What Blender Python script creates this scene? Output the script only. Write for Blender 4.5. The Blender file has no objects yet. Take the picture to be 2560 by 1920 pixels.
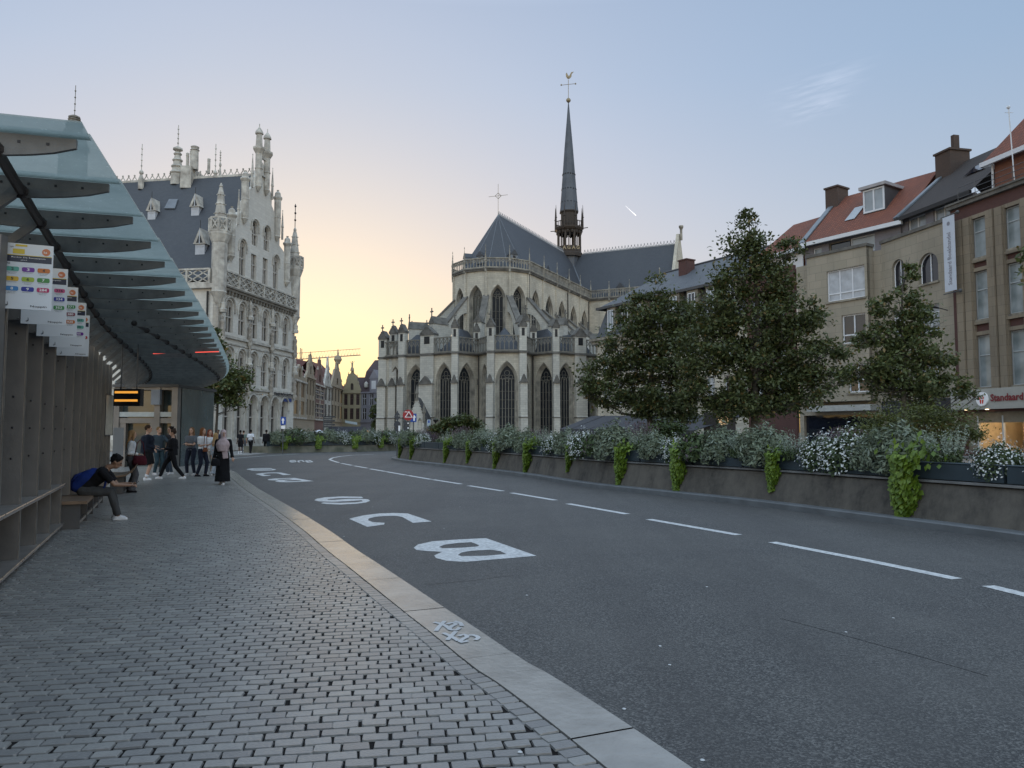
import bpy, math, random
import numpy as np
from math import sin, cos, tan, atan, pi, radians as R
from mathutils import Vector, Matrix
from mathutils.geometry import tessellate_polygon
random.seed(7); rng = np.random.default_rng(7)
SC = bpy.context.scene
# ---------------------------------------------------------------- camera
F = 1897.0; TH = atan(120.0/F); EYE = 1.55
cd = bpy.data.cameras.new('camera'); cam = bpy.data.objects.new('camera', cd)
SC.collection.objects.link(cam); SC.camera = cam
cam.location = (0, 0, EYE); cam.rotation_euler = (pi/2+TH, 0, 0)
cd.sensor_width = 36; cd.lens = F/2560*36; cd.clip_start = .1; cd.clip_end = 9000
# ---------------------------------------------------------------- sky, sun, exposure
SUN_AZ, SUN_EL = R(-15.5), R(3.2)
w = bpy.data.worlds.new('World'); SC.world = w; w.use_nodes = True
nt = w.node_tree; nt.nodes.clear()
sky = nt.nodes.new('ShaderNodeTexSky'); sky.sky_type = 'NISHITA'; sky.sun_disc = False
sky.sun_elevation = SUN_EL; sky.sun_rotation = SUN_AZ
sky.air_density = 1.0; sky.dust_density = 1.6; sky.ozone_density = 1.6; sky.altitude = 30
gm = nt.nodes.new('ShaderNodeGamma'); gm.inputs[1].default_value = .33
nt.links.new(sky.outputs[0], gm.inputs[0])
hs = nt.nodes.new('ShaderNodeHueSaturation'); hs.inputs['Saturation'].default_value = 1.4; nt.links.new(gm.outputs[0], hs.inputs['Color'])
tn = nt.nodes.new('ShaderNodeMix'); tn.data_type = 'RGBA'; tn.blend_type = 'MULTIPLY'; tn.inputs[0].default_value = 1
tn.inputs[7].default_value = (.97, .99, 1.06, 1); nt.links.new(hs.outputs[0], tn.inputs[6])
# added fill light: sky boosted and warmed overhead and behind the viewer
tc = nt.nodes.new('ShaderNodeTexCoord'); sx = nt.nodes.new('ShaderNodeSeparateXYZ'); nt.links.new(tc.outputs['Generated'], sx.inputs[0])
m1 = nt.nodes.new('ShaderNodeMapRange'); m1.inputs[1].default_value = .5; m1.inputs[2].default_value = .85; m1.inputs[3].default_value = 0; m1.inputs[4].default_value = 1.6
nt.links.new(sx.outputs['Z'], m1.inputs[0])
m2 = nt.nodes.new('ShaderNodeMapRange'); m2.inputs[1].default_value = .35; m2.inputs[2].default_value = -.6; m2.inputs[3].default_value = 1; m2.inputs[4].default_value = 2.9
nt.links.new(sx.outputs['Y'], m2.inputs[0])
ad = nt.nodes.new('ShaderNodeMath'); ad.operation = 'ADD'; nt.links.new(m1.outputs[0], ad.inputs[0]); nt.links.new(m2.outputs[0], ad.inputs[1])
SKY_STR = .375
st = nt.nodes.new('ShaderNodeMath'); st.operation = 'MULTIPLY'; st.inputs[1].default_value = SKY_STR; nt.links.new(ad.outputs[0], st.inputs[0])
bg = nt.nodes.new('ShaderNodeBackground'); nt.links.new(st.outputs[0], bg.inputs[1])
wo = nt.nodes.new('ShaderNodeOutputWorld')
tz = nt.nodes.new('ShaderNodeMapRange'); tz.inputs[1].default_value = .02; tz.inputs[2].default_value = .42; nt.links.new(sx.outputs['Z'], tz.inputs[0])
t2 = nt.nodes.new('ShaderNodeMix'); t2.data_type = 'RGBA'; t2.inputs[6].default_value = (1.06,.96,.96,1); t2.inputs[7].default_value = (.87,.975,1.12,1); nt.links.new(tz.outputs[0], t2.inputs[0])
t3 = nt.nodes.new('ShaderNodeMix'); t3.data_type = 'RGBA'; t3.blend_type = 'MULTIPLY'; t3.inputs[0].default_value = 1; nt.links.new(tn.outputs[2], t3.inputs[6]); nt.links.new(t2.outputs[2], t3.inputs[7])
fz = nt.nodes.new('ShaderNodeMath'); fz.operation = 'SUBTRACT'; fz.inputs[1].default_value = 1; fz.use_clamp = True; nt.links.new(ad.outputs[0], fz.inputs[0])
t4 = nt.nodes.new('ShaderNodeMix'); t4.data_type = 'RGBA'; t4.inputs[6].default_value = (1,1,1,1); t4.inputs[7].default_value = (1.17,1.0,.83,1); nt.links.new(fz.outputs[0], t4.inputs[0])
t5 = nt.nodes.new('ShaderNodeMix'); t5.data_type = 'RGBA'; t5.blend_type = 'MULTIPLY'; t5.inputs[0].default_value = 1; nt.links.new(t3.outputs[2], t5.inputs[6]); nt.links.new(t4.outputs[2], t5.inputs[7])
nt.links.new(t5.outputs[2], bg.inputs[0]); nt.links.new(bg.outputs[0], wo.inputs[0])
sl = bpy.data.lights.new('sun', 'SUN'); so = bpy.data.objects.new('sun', sl); SC.collection.objects.link(so)
sl.energy = 0.5; sl.angle = R(0.5); sl.color = (1, .72, .42)
sd = Vector((sin(SUN_AZ)*cos(SUN_EL), cos(SUN_AZ)*cos(SUN_EL), sin(SUN_EL)))
so.rotation_euler = sd.to_track_quat('Z', 'Y').to_euler(); so.location = (0, 0, 60)
SC.view_settings.view_transform = 'Standard'; SC.view_settings.look = 'None'
SC.view_settings.exposure = 0.40; SC.view_settings.gamma = 1
# ---------------------------------------------------------------- pixel <-> world helpers (photo is 2560x1920)
CT, ST = cos(TH), sin(TH)
def ray(u, v):
    a = (u-1280)/F; b = (960-v)/F
    return Vector((a, CT-b*ST, ST+b*CT))
def PY(u, v, Y):
    d = ray(u, v); t = Y/d.y
    return Vector((d.x*t, Y, EYE+d.z*t))
def GR(u, v, z=0.0):
    d = ray(u, v); t = (z-EYE)/d.z
    return Vector((d.x*t, d.y*t, z))
def PL(u, v, p0, d):
    r = ray(u, v); n = (-d[1], d[0])
    t = (n[0]*p0[0]+n[1]*p0[1])/(n[0]*r.x+n[1]*r.y)
    x, y = r.x*t, r.y*t
    return ((x-p0[0])*d[0]+(y-p0[1])*d[1], EYE+r.z*t)
def frame(A, B, z=0.0):
    dx, dy = B[0]-A[0], B[1]-A[1]; L = math.hypot(dx, dy); dx /= L; dy /= L
    return Matrix(((dx, -dy, 0, A[0]), (dy, dx, 0, A[1]), (0, 0, 1, z), (0, 0, 0, 1))), L
# ---------------------------------------------------------------- object helpers
def tag(o, label=None, cat=None, group=None, kind=None):
    if label: o['label'] = label
    if cat: o['category'] = cat
    if group: o['group'] = group
    if kind: o['kind'] = kind
    return o
def empty(name, loc=(0, 0, 0), label=None, cat=None, group=None, rz=0):
    o = bpy.data.objects.new(name, None); SC.collection.objects.link(o)
    o.location = loc; o.rotation_euler = (0, 0, rz); o.empty_display_size = .2
    return tag(o, label, cat, group)
def copy_tree(o, parent=None):
    c = o.copy(); SC.collection.objects.link(c)
    if parent is not None: c.parent = parent
    for ch in list(o.children): copy_tree(ch, c)
    return c
ID = Matrix.Identity(4)
class MB:
    def __init__(s, M=None): s.v = []; s.f = []; s.m = []; s.M = M or ID; s.mi = 0; s.sm = False; s.smo = []
    def pt(s, p): return tuple(s.M @ Vector(p))
    def add(s, vs, fs):
        b = len(s.v); s.v += [s.pt(p) for p in vs]
        for f in fs: s.f.append(tuple(b+i for i in f)); s.m.append(s.mi); s.smo.append(s.sm)
        return s
    def box(s, x0, x1, y0, y1, z0, z1):
        return s.add([(x0,y0,z0),(x1,y0,z0),(x1,y1,z0),(x0,y1,z0),(x0,y0,z1),(x1,y0,z1),(x1,y1,z1),(x0,y1,z1)],
            [(3,2,1,0),(4,5,6,7),(0,1,5,4),(1,2,6,5),(2,3,7,6),(3,0,4,7)])
    def quad(s, a, b, c, d): return s.add([a,b,c,d], [(0,1,2,3)])
    def poly(s, pts): return s.add(pts, [tuple(range(len(pts)))])
    def prism(s, pts, z0, z1, bottom=True):       # pts: xy ccw
        n = len(pts); vs = [(p[0],p[1],z0) for p in pts]+[(p[0],p[1],z1) for p in pts]
        fs = [(i,(i+1)%n,n+(i+1)%n,n+i) for i in range(n)]+[tuple(range(n,2*n))]
        if bottom: fs.append(tuple(range(n-1,-1,-1)))
        return s.add(vs, fs)
    def slab(s, pts, y0, y1):                      # pts: xz outline, extruded along y
        n = len(pts); vs = [(p[0],y0,p[1]) for p in pts]+[(p[0],y1,p[1]) for p in pts]
        return s.add(vs, [tuple(range(n)), tuple(range(2*n-1,n-1,-1))]+[((i+1)%n,i,n+i,n+(i+1)%n) for i in range(n)])
    def side(s, pts, x0, x1):                      # pts: yz outline, extruded along x
        n = len(pts); vs = [(x0,p[0],p[1]) for p in pts]+[(x1,p[0],p[1]) for p in pts]
        return s.add(vs, [tuple(range(n-1,-1,-1)), tuple(range(n,2*n))]+[(i,(i+1)%n,n+(i+1)%n,n+i) for i in range(n)])
    def lathe(s, cx, cy, prof, n=12, rot=0, arc=None):  # prof: (r,z) from the bottom up
        vs = []; fs = []
        for r, z in prof:
            for i in range(n):
                a = 2*pi*i/n+rot; vs.append((cx+r*cos(a), cy+r*sin(a), z))
        for k in range(len(prof)-1):
            for i in range(n):
                j = (i+1)%n; fs.append((k*n+i, k*n+j, (k+1)*n+j, (k+1)*n+i))
        fs.append(tuple(range(n-1,-1,-1))); fs.append(tuple(range((len(prof)-1)*n, len(prof)*n)))
        return s.add(vs, fs)
    def tube(s, pts, r, n=6, r2=None, cap=True, flat=None):    # r: number or list; flat: ellipse ratio with fixed up
        P = [Vector(p) for p in pts]; m = len(P)
        rr = r if isinstance(r, (list, tuple)) else [r]*m
        vs = []; fs = []
        t0 = (P[1]-P[0]).normalized(); up = Vector((0,0,1)) if abs(t0.z) < .95 else Vector((0,1,0))
        u = t0.cross(up).normalized()
        for i in range(m):
            t = (P[min(i+1,m-1)]-P[max(i-1,0)]).normalized()
            u = (u-t*u.dot(t)).normalized(); wv = t.cross(u)
            ra = rr[i]; 
            if isinstance(ra, (tuple, list)): ra, rb = ra
            else: rb = ra
            for k in range(n):
                a = 2*pi*k/n; vs.append(P[i]+u*(ra*cos(a))+wv*(rb*sin(a)))
        for i in range(m-1):
            for k in range(n):
                j = (k+1)%n; fs.append((i*n+j, i*n+k, (i+1)*n+k, (i+1)*n+j))
        if cap: fs.append(tuple(range(n))); fs.append(tuple(range(m*n-1,(m-1)*n-1,-1)))
        return s.add(vs, fs)
    def bar(s, a, b, w, h):                        # rectangular bar from a to b
        a = Vector(a); b = Vector(b); t = (b-a).normalized()
        up = Vector((0,0,1)) if abs(t.z) < .98 else Vector((0,1,0))
        u = t.cross(up).normalized()*w/2; q = u.cross(t).normalized()*h/2
        vs = [a-u-q,a+u-q,a+u+q,a-u+q,b-u-q,b+u-q,b+u+q,b-u+q]
        return s.add(vs, [(3,2,1,0),(4,5,6,7),(0,1,5,4),(1,2,6,5),(2,3,7,6),(3,0,4,7)])
    def sphere(s, c, rx, ry=None, rz=None, nu=10, nv=7, rm=None):
        ry = rx if ry is None else ry; rz = rx if rz is None else rz
        vs = [Vector((0,0,-rz))]; fs = []
        for j in range(1,nv):
            ph = -pi/2+pi*j/nv
            for i in range(nu): a = 2*pi*i/nu; vs.append(Vector((rx*cos(ph)*cos(a), ry*cos(ph)*sin(a), rz*sin(ph))))
        vs.append(Vector((0,0,rz))); T = len(vs)-1
        if rm: vs = [rm @ q for q in vs]
        vs = [Vector(c)+q for q in vs]
        for i in range(nu):
            j = (i+1)%nu; fs.append((0,1+j,1+i)); fs.append((T,T-nu+i,T-nu+j))
            for k in range(nv-2): fs.append((1+k*nu+i,1+k*nu+j,1+(k+1)*nu+j,1+(k+1)*nu+i))
        return s.add(vs, fs)
    def plate(s, outer, holes, y0, depth, back=False, rim=True):  # wall in xz with real openings and reveals
        loops = [[Vector((p[0],p[1],0)) for p in outer]]+[[Vector((p[0],p[1],0)) for p in h] for h in holes]
        tris = tessellate_polygon(loops); flat = [p for l in loops for p in l]
        vs = [(p.x,y0,p.y) for p in flat]; fs = []
        for a,b,c in tris:
            A,B,C = flat[a],flat[b],flat[c]; cr = (B.x-A.x)*(C.y-A.y)-(B.y-A.y)*(C.x-A.x)
            fs.append((a,b,c) if cr > 0 else (a,c,b))
        s.add(vs, fs)
        for h in holes:
            n = len(h)
            ar = sum(h[i][0]*h[(i+1)%n][1]-h[(i+1)%n][0]*h[i][1] for i in range(n))
            vs = [(p[0],y0,p[1]) for p in h]+[(p[0],y0+depth,p[1]) for p in h]
            fs = [(i,(i+1)%n,n+(i+1)%n,n+i) if ar < 0 else ((i+1)%n,i,n+i,n+(i+1)%n) for i in range(n)]
            s.add(vs, [tuple(reversed(f)) for f in fs])
        if rim:
            n = len(outer); vs = [(p[0],y0,p[1]) for p in outer]+[(p[0],y0+depth,p[1]) for p in outer]
            ar = sum(outer[i][0]*outer[(i+1)%n][1]-outer[(i+1)%n][0]*outer[i][1] for i in range(n))
            fs = [((i+1)%n,i,n+i,n+(i+1)%n) if ar > 0 else (i,(i+1)%n,n+(i+1)%n,n+i) for i in range(n)]
            s.add(vs, fs)
        return s
    def build(s, name, mats, parent=None, smooth=False):
        if not isinstance(mats, (list, tuple)): mats = [mats]
        me = bpy.data.meshes.new(name); me.from_pydata(s.v, [], s.f)
        for m in mats: me.materials.append(m)
        me.polygons.foreach_set('material_index', s.m)
        me.polygons.foreach_set('use_smooth', [smooth or q for q in s.smo]) if (smooth or any(s.smo)) else me.polygons.foreach_set('use_smooth', [False]*len(s.f))
        boxuv(me)
        o = bpy.data.objects.new(name, me); SC.collection.objects.link(o)
        if parent is not None:
            o.parent = parent
            o.matrix_parent_inverse = Matrix.Identity(4)
            if not getattr(s, 'local', False):
                mw = Matrix.Identity(4); q = parent
                chain = []
                while q is not None: chain.append(q.matrix_basis.copy()); q = q.parent
                for c in reversed(chain): mw = mw @ c
                if mw != Matrix.Identity(4): me.transform(mw.inverted())
        return o
def boxuv(me):
    nl = len(me.loops)
    if nl == 0: return
    nv = len(me.vertices); co = np.empty(nv*3); me.vertices.foreach_get('co', co); co = co.reshape(-1,3)
    npol = len(me.polygons); nor = np.empty(npol*3); me.polygons.foreach_get('normal', nor); nor = nor.reshape(-1,3)
    lv = np.empty(nl, dtype=np.int32); me.loops.foreach_get('vertex_index', lv)
    lt = np.empty(npol, dtype=np.int32); me.polygons.foreach_get('loop_total', lt)
    ln = np.repeat(nor, lt, axis=0); p = co[lv]
    h = np.hypot(ln[:,0], ln[:,1]); hs = np.maximum(h, 1e-6)
    tx = -ln[:,1]/hs; ty = ln[:,0]/hs
    flat = h < .3
    # v axis lies in the face
    vz = p[:,2]/np.maximum(hs, .3)
    U = np.where(flat, p[:,0], p[:,0]*tx+p[:,1]*ty); V = np.where(flat, p[:,1], vz)
    uv = me.uv_layers.new(name='UVMap'); uv.data.foreach_set('uv', np.stack([U,V],1).ravel())
# ---------------------------------------------------------------- materials
def newmat(name):
    m = bpy.data.materials.new(name); m.use_nodes = True; n = m.node_tree.nodes
    return m, m.node_tree, n['Principled BSDF']
def col4(c): return (c[0], c[1], c[2], 1)
def mixn(t, a, b, fac, mode='MIX'):
    n = t.nodes.new('ShaderNodeMix'); n.data_type = 'RGBA'; n.blend_type = mode
    for i, s in ((0, fac), (6, a), (7, b)):
        if hasattr(s, 'is_linked') or hasattr(s, 'links'): t.links.new(s, n.inputs[i])
        elif isinstance(s, (int, float)): n.inputs[i].default_value = s
        else: n.inputs[i].default_value = col4(s)
    return n.outputs[2]
def coords(t, kind='Object', scale=(1,1,1), rot=0):
    c = t.nodes.new('ShaderNodeTexCoord'); mp = t.nodes.new('ShaderNodeMapping')
    mp.inputs['Scale'].default_value = scale; mp.inputs['Rotation'].default_value = (0,0,rot)
    t.links.new(c.outputs[kind], mp.inputs[0]); return mp.outputs[0]
def noise(t, vec, scale, detail=4, rough=.55, lo=.3, hi=.7):
    n = t.nodes.new('ShaderNodeTexNoise'); n.inputs['Scale'].default_value = scale; n.inputs['Detail'].default_value = detail
    n.inputs['Roughness'].default_value = rough; t.links.new(vec, n.inputs['Vector'])
    r = t.nodes.new('ShaderNodeMapRange'); r.inputs[1].default_value = lo; r.inputs[2].default_value = hi
    t.links.new(n.outputs[0], r.inputs[0]); return r.outputs[0]
def bump(t, b, h, strength=.3, dist=.02):
    n = t.nodes.new('ShaderNodeBump'); n.inputs['Strength'].default_value = strength; n.inputs['Distance'].default_value = dist
    t.links.new(h, n.inputs['Height']); t.links.new(n.outputs[0], b.inputs['Normal']); return n
def simple(name, c, rough=.6, metal=0, var=.25, scale=3, spec=.5, bumps=.1, c2=None):
    m, t, b = newmat(name); v = coords(t)
    f = noise(t, v, scale, 6); c2 = c2 or tuple(x*(1-var) for x in c)
    t.links.new(mixn(t, c, c2, f), b.inputs['Base Color'])
    b.inputs['Roughness'].default_value = rough; b.inputs['Metallic'].default_value = metal
    b.inputs['Specular IOR Level'].default_value = spec
    if bumps: bump(t, b, noise(t, v, scale*8, 4), bumps, .01)
    return m
def masonry(name, c1, c2, mortar, bw=.6, bh=.3, mw=.012, stain=.5, stainc=(.08,.075,.07), rough=.85, off=.5, bumps=.3, sscale=.35):
    m, t, b = newmat(name); v = coords(t, 'UV')
    br = t.nodes.new('ShaderNodeTexBrick'); t.links.new(v, br.inputs['Vector'])
    br.inputs['Color1'].default_value = col4(c1); br.inputs['Color2'].default_value = col4(c2); br.inputs['Mortar'].default_value = col4(mortar)
    br.inputs['Scale'].default_value = 1; br.inputs['Mortar Size'].default_value = mw; br.inputs['Brick Width'].default_value = bw
    br.inputs['Row Height'].default_value = bh; br.offset = off; br.inputs['Mortar Smooth'].default_value = .3
    o = coords(t, 'Object', (1,1,.35))
    f = noise(t, o, sscale, 8, .65, .45, .75)
    mu = t.nodes.new('ShaderNodeMath'); mu.operation = 'MULTIPLY'; mu.inputs[1].default_value = stain; t.links.new(f, mu.inputs[0])
    k = mixn(t, br.outputs[0], stainc, mu.outputs[0])
    g = noise(t, coords(t), 9, 6, .6, .2, .8); mg = t.nodes.new('ShaderNodeMath'); mg.operation = 'MULTIPLY'; mg.inputs[1].default_value = .25
    t.links.new(g, mg.inputs[0]); k = mixn(t, k, tuple(x*.55 for x in c1), mg.outputs[0])
    t.links.new(k, b.inputs['Base Color']); b.inputs['Roughness'].default_value = rough
    bn = bump(t, b, br.outputs['Fac'], bumps, .02); bn.invert = True
    return m
def glassy(name, c, rough=.08, var=.4, scale=.6, metal=0.0):
    m, t, b = newmat(name); f = noise(t, coords(t), scale, 3)
    t.links.new(mixn(t, c, tuple(x*(1-var) for x in c), f), b.inputs['Base Color'])
    b.inputs['Roughness'].default_value = rough; b.inputs['Specular IOR Level'].default_value = .8; b.inputs['Metallic'].default_value = metal
    bump(t, b, noise(t, coords(t), 1.2, 1), .05, .05)
    return m
def emit(name, c, s):
    m, t, b = newmat(name); b.inputs['Base Color'].default_value = col4(c)
    b.inputs['Emission Color'].default_value = col4(c); b.inputs['Emission Strength'].default_value = s; return m
def leafmat(name, c1, c2, c3=None, rough=.6, trans=.25):
    m, t, b = newmat(name)
    a = t.nodes.new('ShaderNodeAttribute'); a.attribute_name = 'rnd'
    k = mixn(t, c1, c2, a.outputs['Fac'])
    if c3:
        r = t.nodes.new('ShaderNodeMapRange'); r.inputs[1].default_value = .93; r.inputs[2].default_value = .96; t.links.new(a.outputs['Fac'], r.inputs[0])
        k = mixn(t, k, c3, r.outputs[0])
    t.links.new(k, b.inputs['Base Color']); b.inputs['Roughness'].default_value = rough
    tr = t.nodes.new('ShaderNodeBsdfTranslucent'); t.links.new(k, tr.inputs[0])
    mx = t.nodes.new('ShaderNodeMixShader'); mx.inputs[0].default_value = trans
    out = t.nodes['Material Output']; t.links.new(b.outputs[0], mx.inputs[1]); t.links.new(tr.outputs[0], mx.inputs[2]); t.links.new(mx.outputs[0], out.inputs[0])
    return m
_txt = {}
def text_geo(s, size=1.0, bold=0.0, align='LEFT'):
    c = bpy.data.curves.new('t', 'FONT'); c.body = s; c.size = size; c.offset = bold; c.align_x = align; c.resolution_u = 2
    o = bpy.data.objects.new('t', c); SC.collection.objects.link(o)
    dg = bpy.context.evaluated_depsgraph_get(); ev = o.evaluated_get(dg); me = ev.to_mesh()
    vs = [tuple(v.co) for v in me.vertices]; fs = [tuple(p.vertices) for p in me.polygons]
    ev.to_mesh_clear(); bpy.data.objects.remove(o); bpy.data.curves.remove(c)
    return vs, fs
def put_text(mb, s, x, z, h, y=0, bold=0.0, width=None, align='LEFT', rot=0):   # text in the xz plane of the frame
    vs, fs = text_geo(s, 1.0, bold)
    if not vs: return
    x0 = min(p[0] for p in vs); x1 = max(p[0] for p in vs); z0 = min(p[1] for p in vs); z1 = max(p[1] for p in vs)
    k = h/max(z1-z0, 1e-6) if h else width/(x1-x0)
    kx = width/(x1-x0) if width else k
    ox = -(x0) if align == 'LEFT' else -(x0+x1)/2
    P = [((p[0]+ox)*kx, (p[1]-z0)*k) for p in vs]
    c, s_ = cos(rot), sin(rot)
    mb.add([(x+a*c-b*s_, y, z+a*s_+b*c) for a, b in P], fs)
# ---------------------------------------------------------------- shape helpers
def arch(xc, w, z0, z1, kind='round', n=8):
    h = w/2
    if kind == 'rect': return [(xc-h,z0),(xc+h,z0),(xc+h,z1),(xc-h,z1)]
    if kind == 'round': rise = h
    elif kind == 'seg': rise = w*.22
    else: rise = w*.95
    sp = z1-rise; pts = [(xc-h,z0),(xc+h,z0)]
    if kind == 'pointed':
        rr = (h*h+rise*rise)/(2*h)
        for i in range(n+1):
            a = i/n; z = rise*a; x = math.sqrt(max(rr*rr-z*z,0))-(rr-h); pts.append((xc+x, sp+z))
        for i in range(n-1,-1,-1):
            a = i/n; z = rise*a; x = math.sqrt(max(rr*rr-z*z,0))-(rr-h); pts.append((xc-x, sp+z))
    elif kind == 'round':
        for i in range(2*n+1):
            a = pi*i/(2*n); pts.append((xc+h*cos(a), sp+h*sin(a)))
    else:
        for i in range(n+1):
            a = -1+2*i/n; pts.append((xc-h*a, sp+rise*(1-a*a)))
    return pts
def inset(pts, k, c=None):
    c = c or (sum(p[0] for p in pts)/len(pts), sum(p[1] for p in pts)/len(pts))
    return [(c[0]+(p[0]-c[0])*k, c[1]+(p[1]-c[1])*k) for p in pts]
def pane(mb, pts, y): mb.add([(p[0],y,p[1]) for p in pts], [tuple(range(len(pts)))])
def smooth_path(pts, n=8):
    out = []; P = [Vector(p) for p in pts]
    for i in range(len(P)-1):
        a = P[max(i-1,0)]; b = P[i]; c = P[i+1]; d = P[min(i+2,len(P)-1)]
        for k in range(n):
            t = k/n
            out.append(.5*((2*b)+(c-a)*t+(2*a-5*b+4*c-d)*t*t+(3*b-a-3*c+d)*t**3))
    out.append(P[-1]); return out
def resample(pts, step=None, n=None):
    P = [Vector(p) for p in pts]; L = [0]
    for i in range(1,len(P)): L.append(L[-1]+(P[i]-P[i-1]).length)
    if n is None: n = max(2, int(L[-1]/step)+1)
    out = []; j = 0
    for k in range(n):
        s = L[-1]*k/(n-1)
        while j < len(L)-2 and L[j+1] < s: j += 1
        t = (s-L[j])/max(L[j+1]-L[j],1e-9); out.append(P[j].lerp(P[j+1], t))
    return out, L[-1]
# ================================================================ materials of the setting
ZR = -0.12      # road level; the platform is level 0
def asphalt():
    m, t, b = newmat('asphalt'); v = coords(t)
    vo = t.nodes.new('ShaderNodeTexVoronoi'); vo.inputs['Scale'].default_value = 85; t.links.new(v, vo.inputs['Vector'])
    bw = t.nodes.new('ShaderNodeSeparateColor'); t.links.new(vo.outputs['Color'], bw.inputs[0])
    pw = t.nodes.new('ShaderNodeMath'); pw.operation = 'POWER'; pw.inputs[1].default_value = 2.2; t.links.new(bw.outputs[0], pw.inputs[0])
    k = mixn(t, (.026,.027,.029), (.135,.133,.13), pw.outputs[0])
    v2 = t.nodes.new('ShaderNodeTexVoronoi'); v2.inputs['Scale'].default_value = 30; t.links.new(v, v2.inputs['Vector'])
    s2 = t.nodes.new('ShaderNodeSeparateColor'); t.links.new(v2.outputs['Color'], s2.inputs[0])
    g2 = t.nodes.new('ShaderNodeMath'); g2.operation = 'GREATER_THAN'; g2.inputs[1].default_value = .955; t.links.new(s2.outputs[1], g2.inputs[0])
    l2 = t.nodes.new('ShaderNodeMath'); l2.operation = 'LESS_THAN'; l2.inputs[1].default_value = .010; t.links.new(v2.outputs['Distance'], l2.inputs[0])
    m2_ = t.nodes.new('ShaderNodeMath'); m2_.operation = 'MULTIPLY'; t.links.new(g2.outputs[0], m2_.inputs[0]); t.links.new(l2.outputs[0], m2_.inputs[1]); k = mixn(t, k, (.32,.31,.29), m2_.outputs[0])
    f2 = noise(t, v, .45, 8, .7, .38, .66); mf = t.nodes.new('ShaderNodeMath'); mf.operation = 'MULTIPLY'; mf.inputs[1].default_value = .45; t.links.new(f2, mf.inputs[0])
    k = mixn(t, k, (.100,.097,.092), mf.outputs[0])
    sk = coords(t, 'Object', (1.5,.07,1), R(-14)); f4 = noise(t, sk, .9, 5, .6, .45, .66)
    m4 = t.nodes.new('ShaderNodeMath'); m4.operation = 'MULTIPLY'; m4.inputs[1].default_value = .38; t.links.new(f4, m4.inputs[0])
    k = mixn(t, k, (.042,.041,.042), m4.outputs[0])
    t.links.new(k, b.inputs['Base Color']); b.inputs['Roughness'].default_value = .66; b.inputs['Specular IOR Level'].default_value = .4
    bump(t, b, vo.outputs['Distance'], .5, .006); return m
M_ASPH = asphalt()
def cobblemat():
    m, t, b = newmat('cobble'); a = t.nodes.new('ShaderNodeAttribute'); a.attribute_name = 'rnd'
    k = mixn(t, (.165,.165,.167), (.275,.272,.263), a.outputs['Fac'])
    f = noise(t, coords(t), 30, 5, .6, .3, .8); mu = t.nodes.new('ShaderNodeMath'); mu.operation = 'MULTIPLY'; mu.inputs[1].default_value = .4; t.links.new(f, mu.inputs[0])
    k = mixn(t, k, (.10,.10,.105), mu.outputs[0])
    g = noise(t, coords(t), .5, 4, .6, .4, .7); mg = t.nodes.new('ShaderNodeMath'); mg.operation = 'MULTIPLY'; mg.inputs[1].default_value = .35; t.links.new(g, mg.inputs[0])
    k = mixn(t, k, (.09,.09,.09), mg.outputs[0])
    t.links.new(k, b.inputs['Base Color']); b.inputs['Roughness'].default_value = .30; b.inputs['Specular IOR Level'].default_value = .7
    bump(t, b, noise(t, coords(t), 60, 4), .35, .004); return m
M_COB = cobblemat()
M_JOINT = simple('joint_sand', (.022,.02,.02), .95, var=.4, scale=40, spec=.1)
M_KERB = simple('kerb_limestone', (.29,.283,.265), .22, var=.4, scale=2.5, spec=.8, bumps=.15)
M_KERB2 = simple('kerb_bluestone', (.13,.14,.15), .6, var=.35, scale=2)
M_PAINT = simple('road_paint', (.62,.63,.64), .55, var=.45, scale=22, bumps=.2, c2=(.30,.31,.32))
M_PAVE = masonry('plaza_paving', (.24,.23,.22), (.19,.185,.18), (.09,.09,.09), .5, .5, .012, .2)
M_CONC = None
def concrete_wall():
    m, t, b = newmat('stained_concrete'); o = coords(t, 'Object', (1,1,.25))
    f = noise(t, o, 1.6, 8, .7, .38, .68); g = noise(t, coords(t), 5, 8, .7, .35, .7)
    k = mixn(t, (.090,.079,.067), (.020,.018,.017), f); mu = t.nodes.new('ShaderNodeMath'); mu.operation = 'MULTIPLY'; mu.inputs[1].default_value = .55; t.links.new(g, mu.inputs[0])
    k = mixn(t, k, (.125,.11,.09), mu.outputs[0])
    t.links.new(k, b.inputs['Base Color']); b.inputs['Roughness'].default_value = .85; bump(t, b, g, .4, .01); return m
M_CONC = concrete_wall()
# ================================================================ ground, road
mb = MB(); mb.quad((-900,-300,-.20),(900,-300,-.20),(900,2500,-.20),(-900,2500,-.20))
tag(mb.build('ground', M_PAVE), kind='structure')
mb = MB(); mb.poly([(-16,-8,ZR),(14,-8,ZR),(22,8,ZR),(14,25,ZR),(6,45,ZR),(2,52,ZR),(2,70,ZR),(-60,70,ZR),(-60,52,ZR),(-16,24,ZR)])
tag(mb.build('road', M_ASPH), kind='structure')
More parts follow.
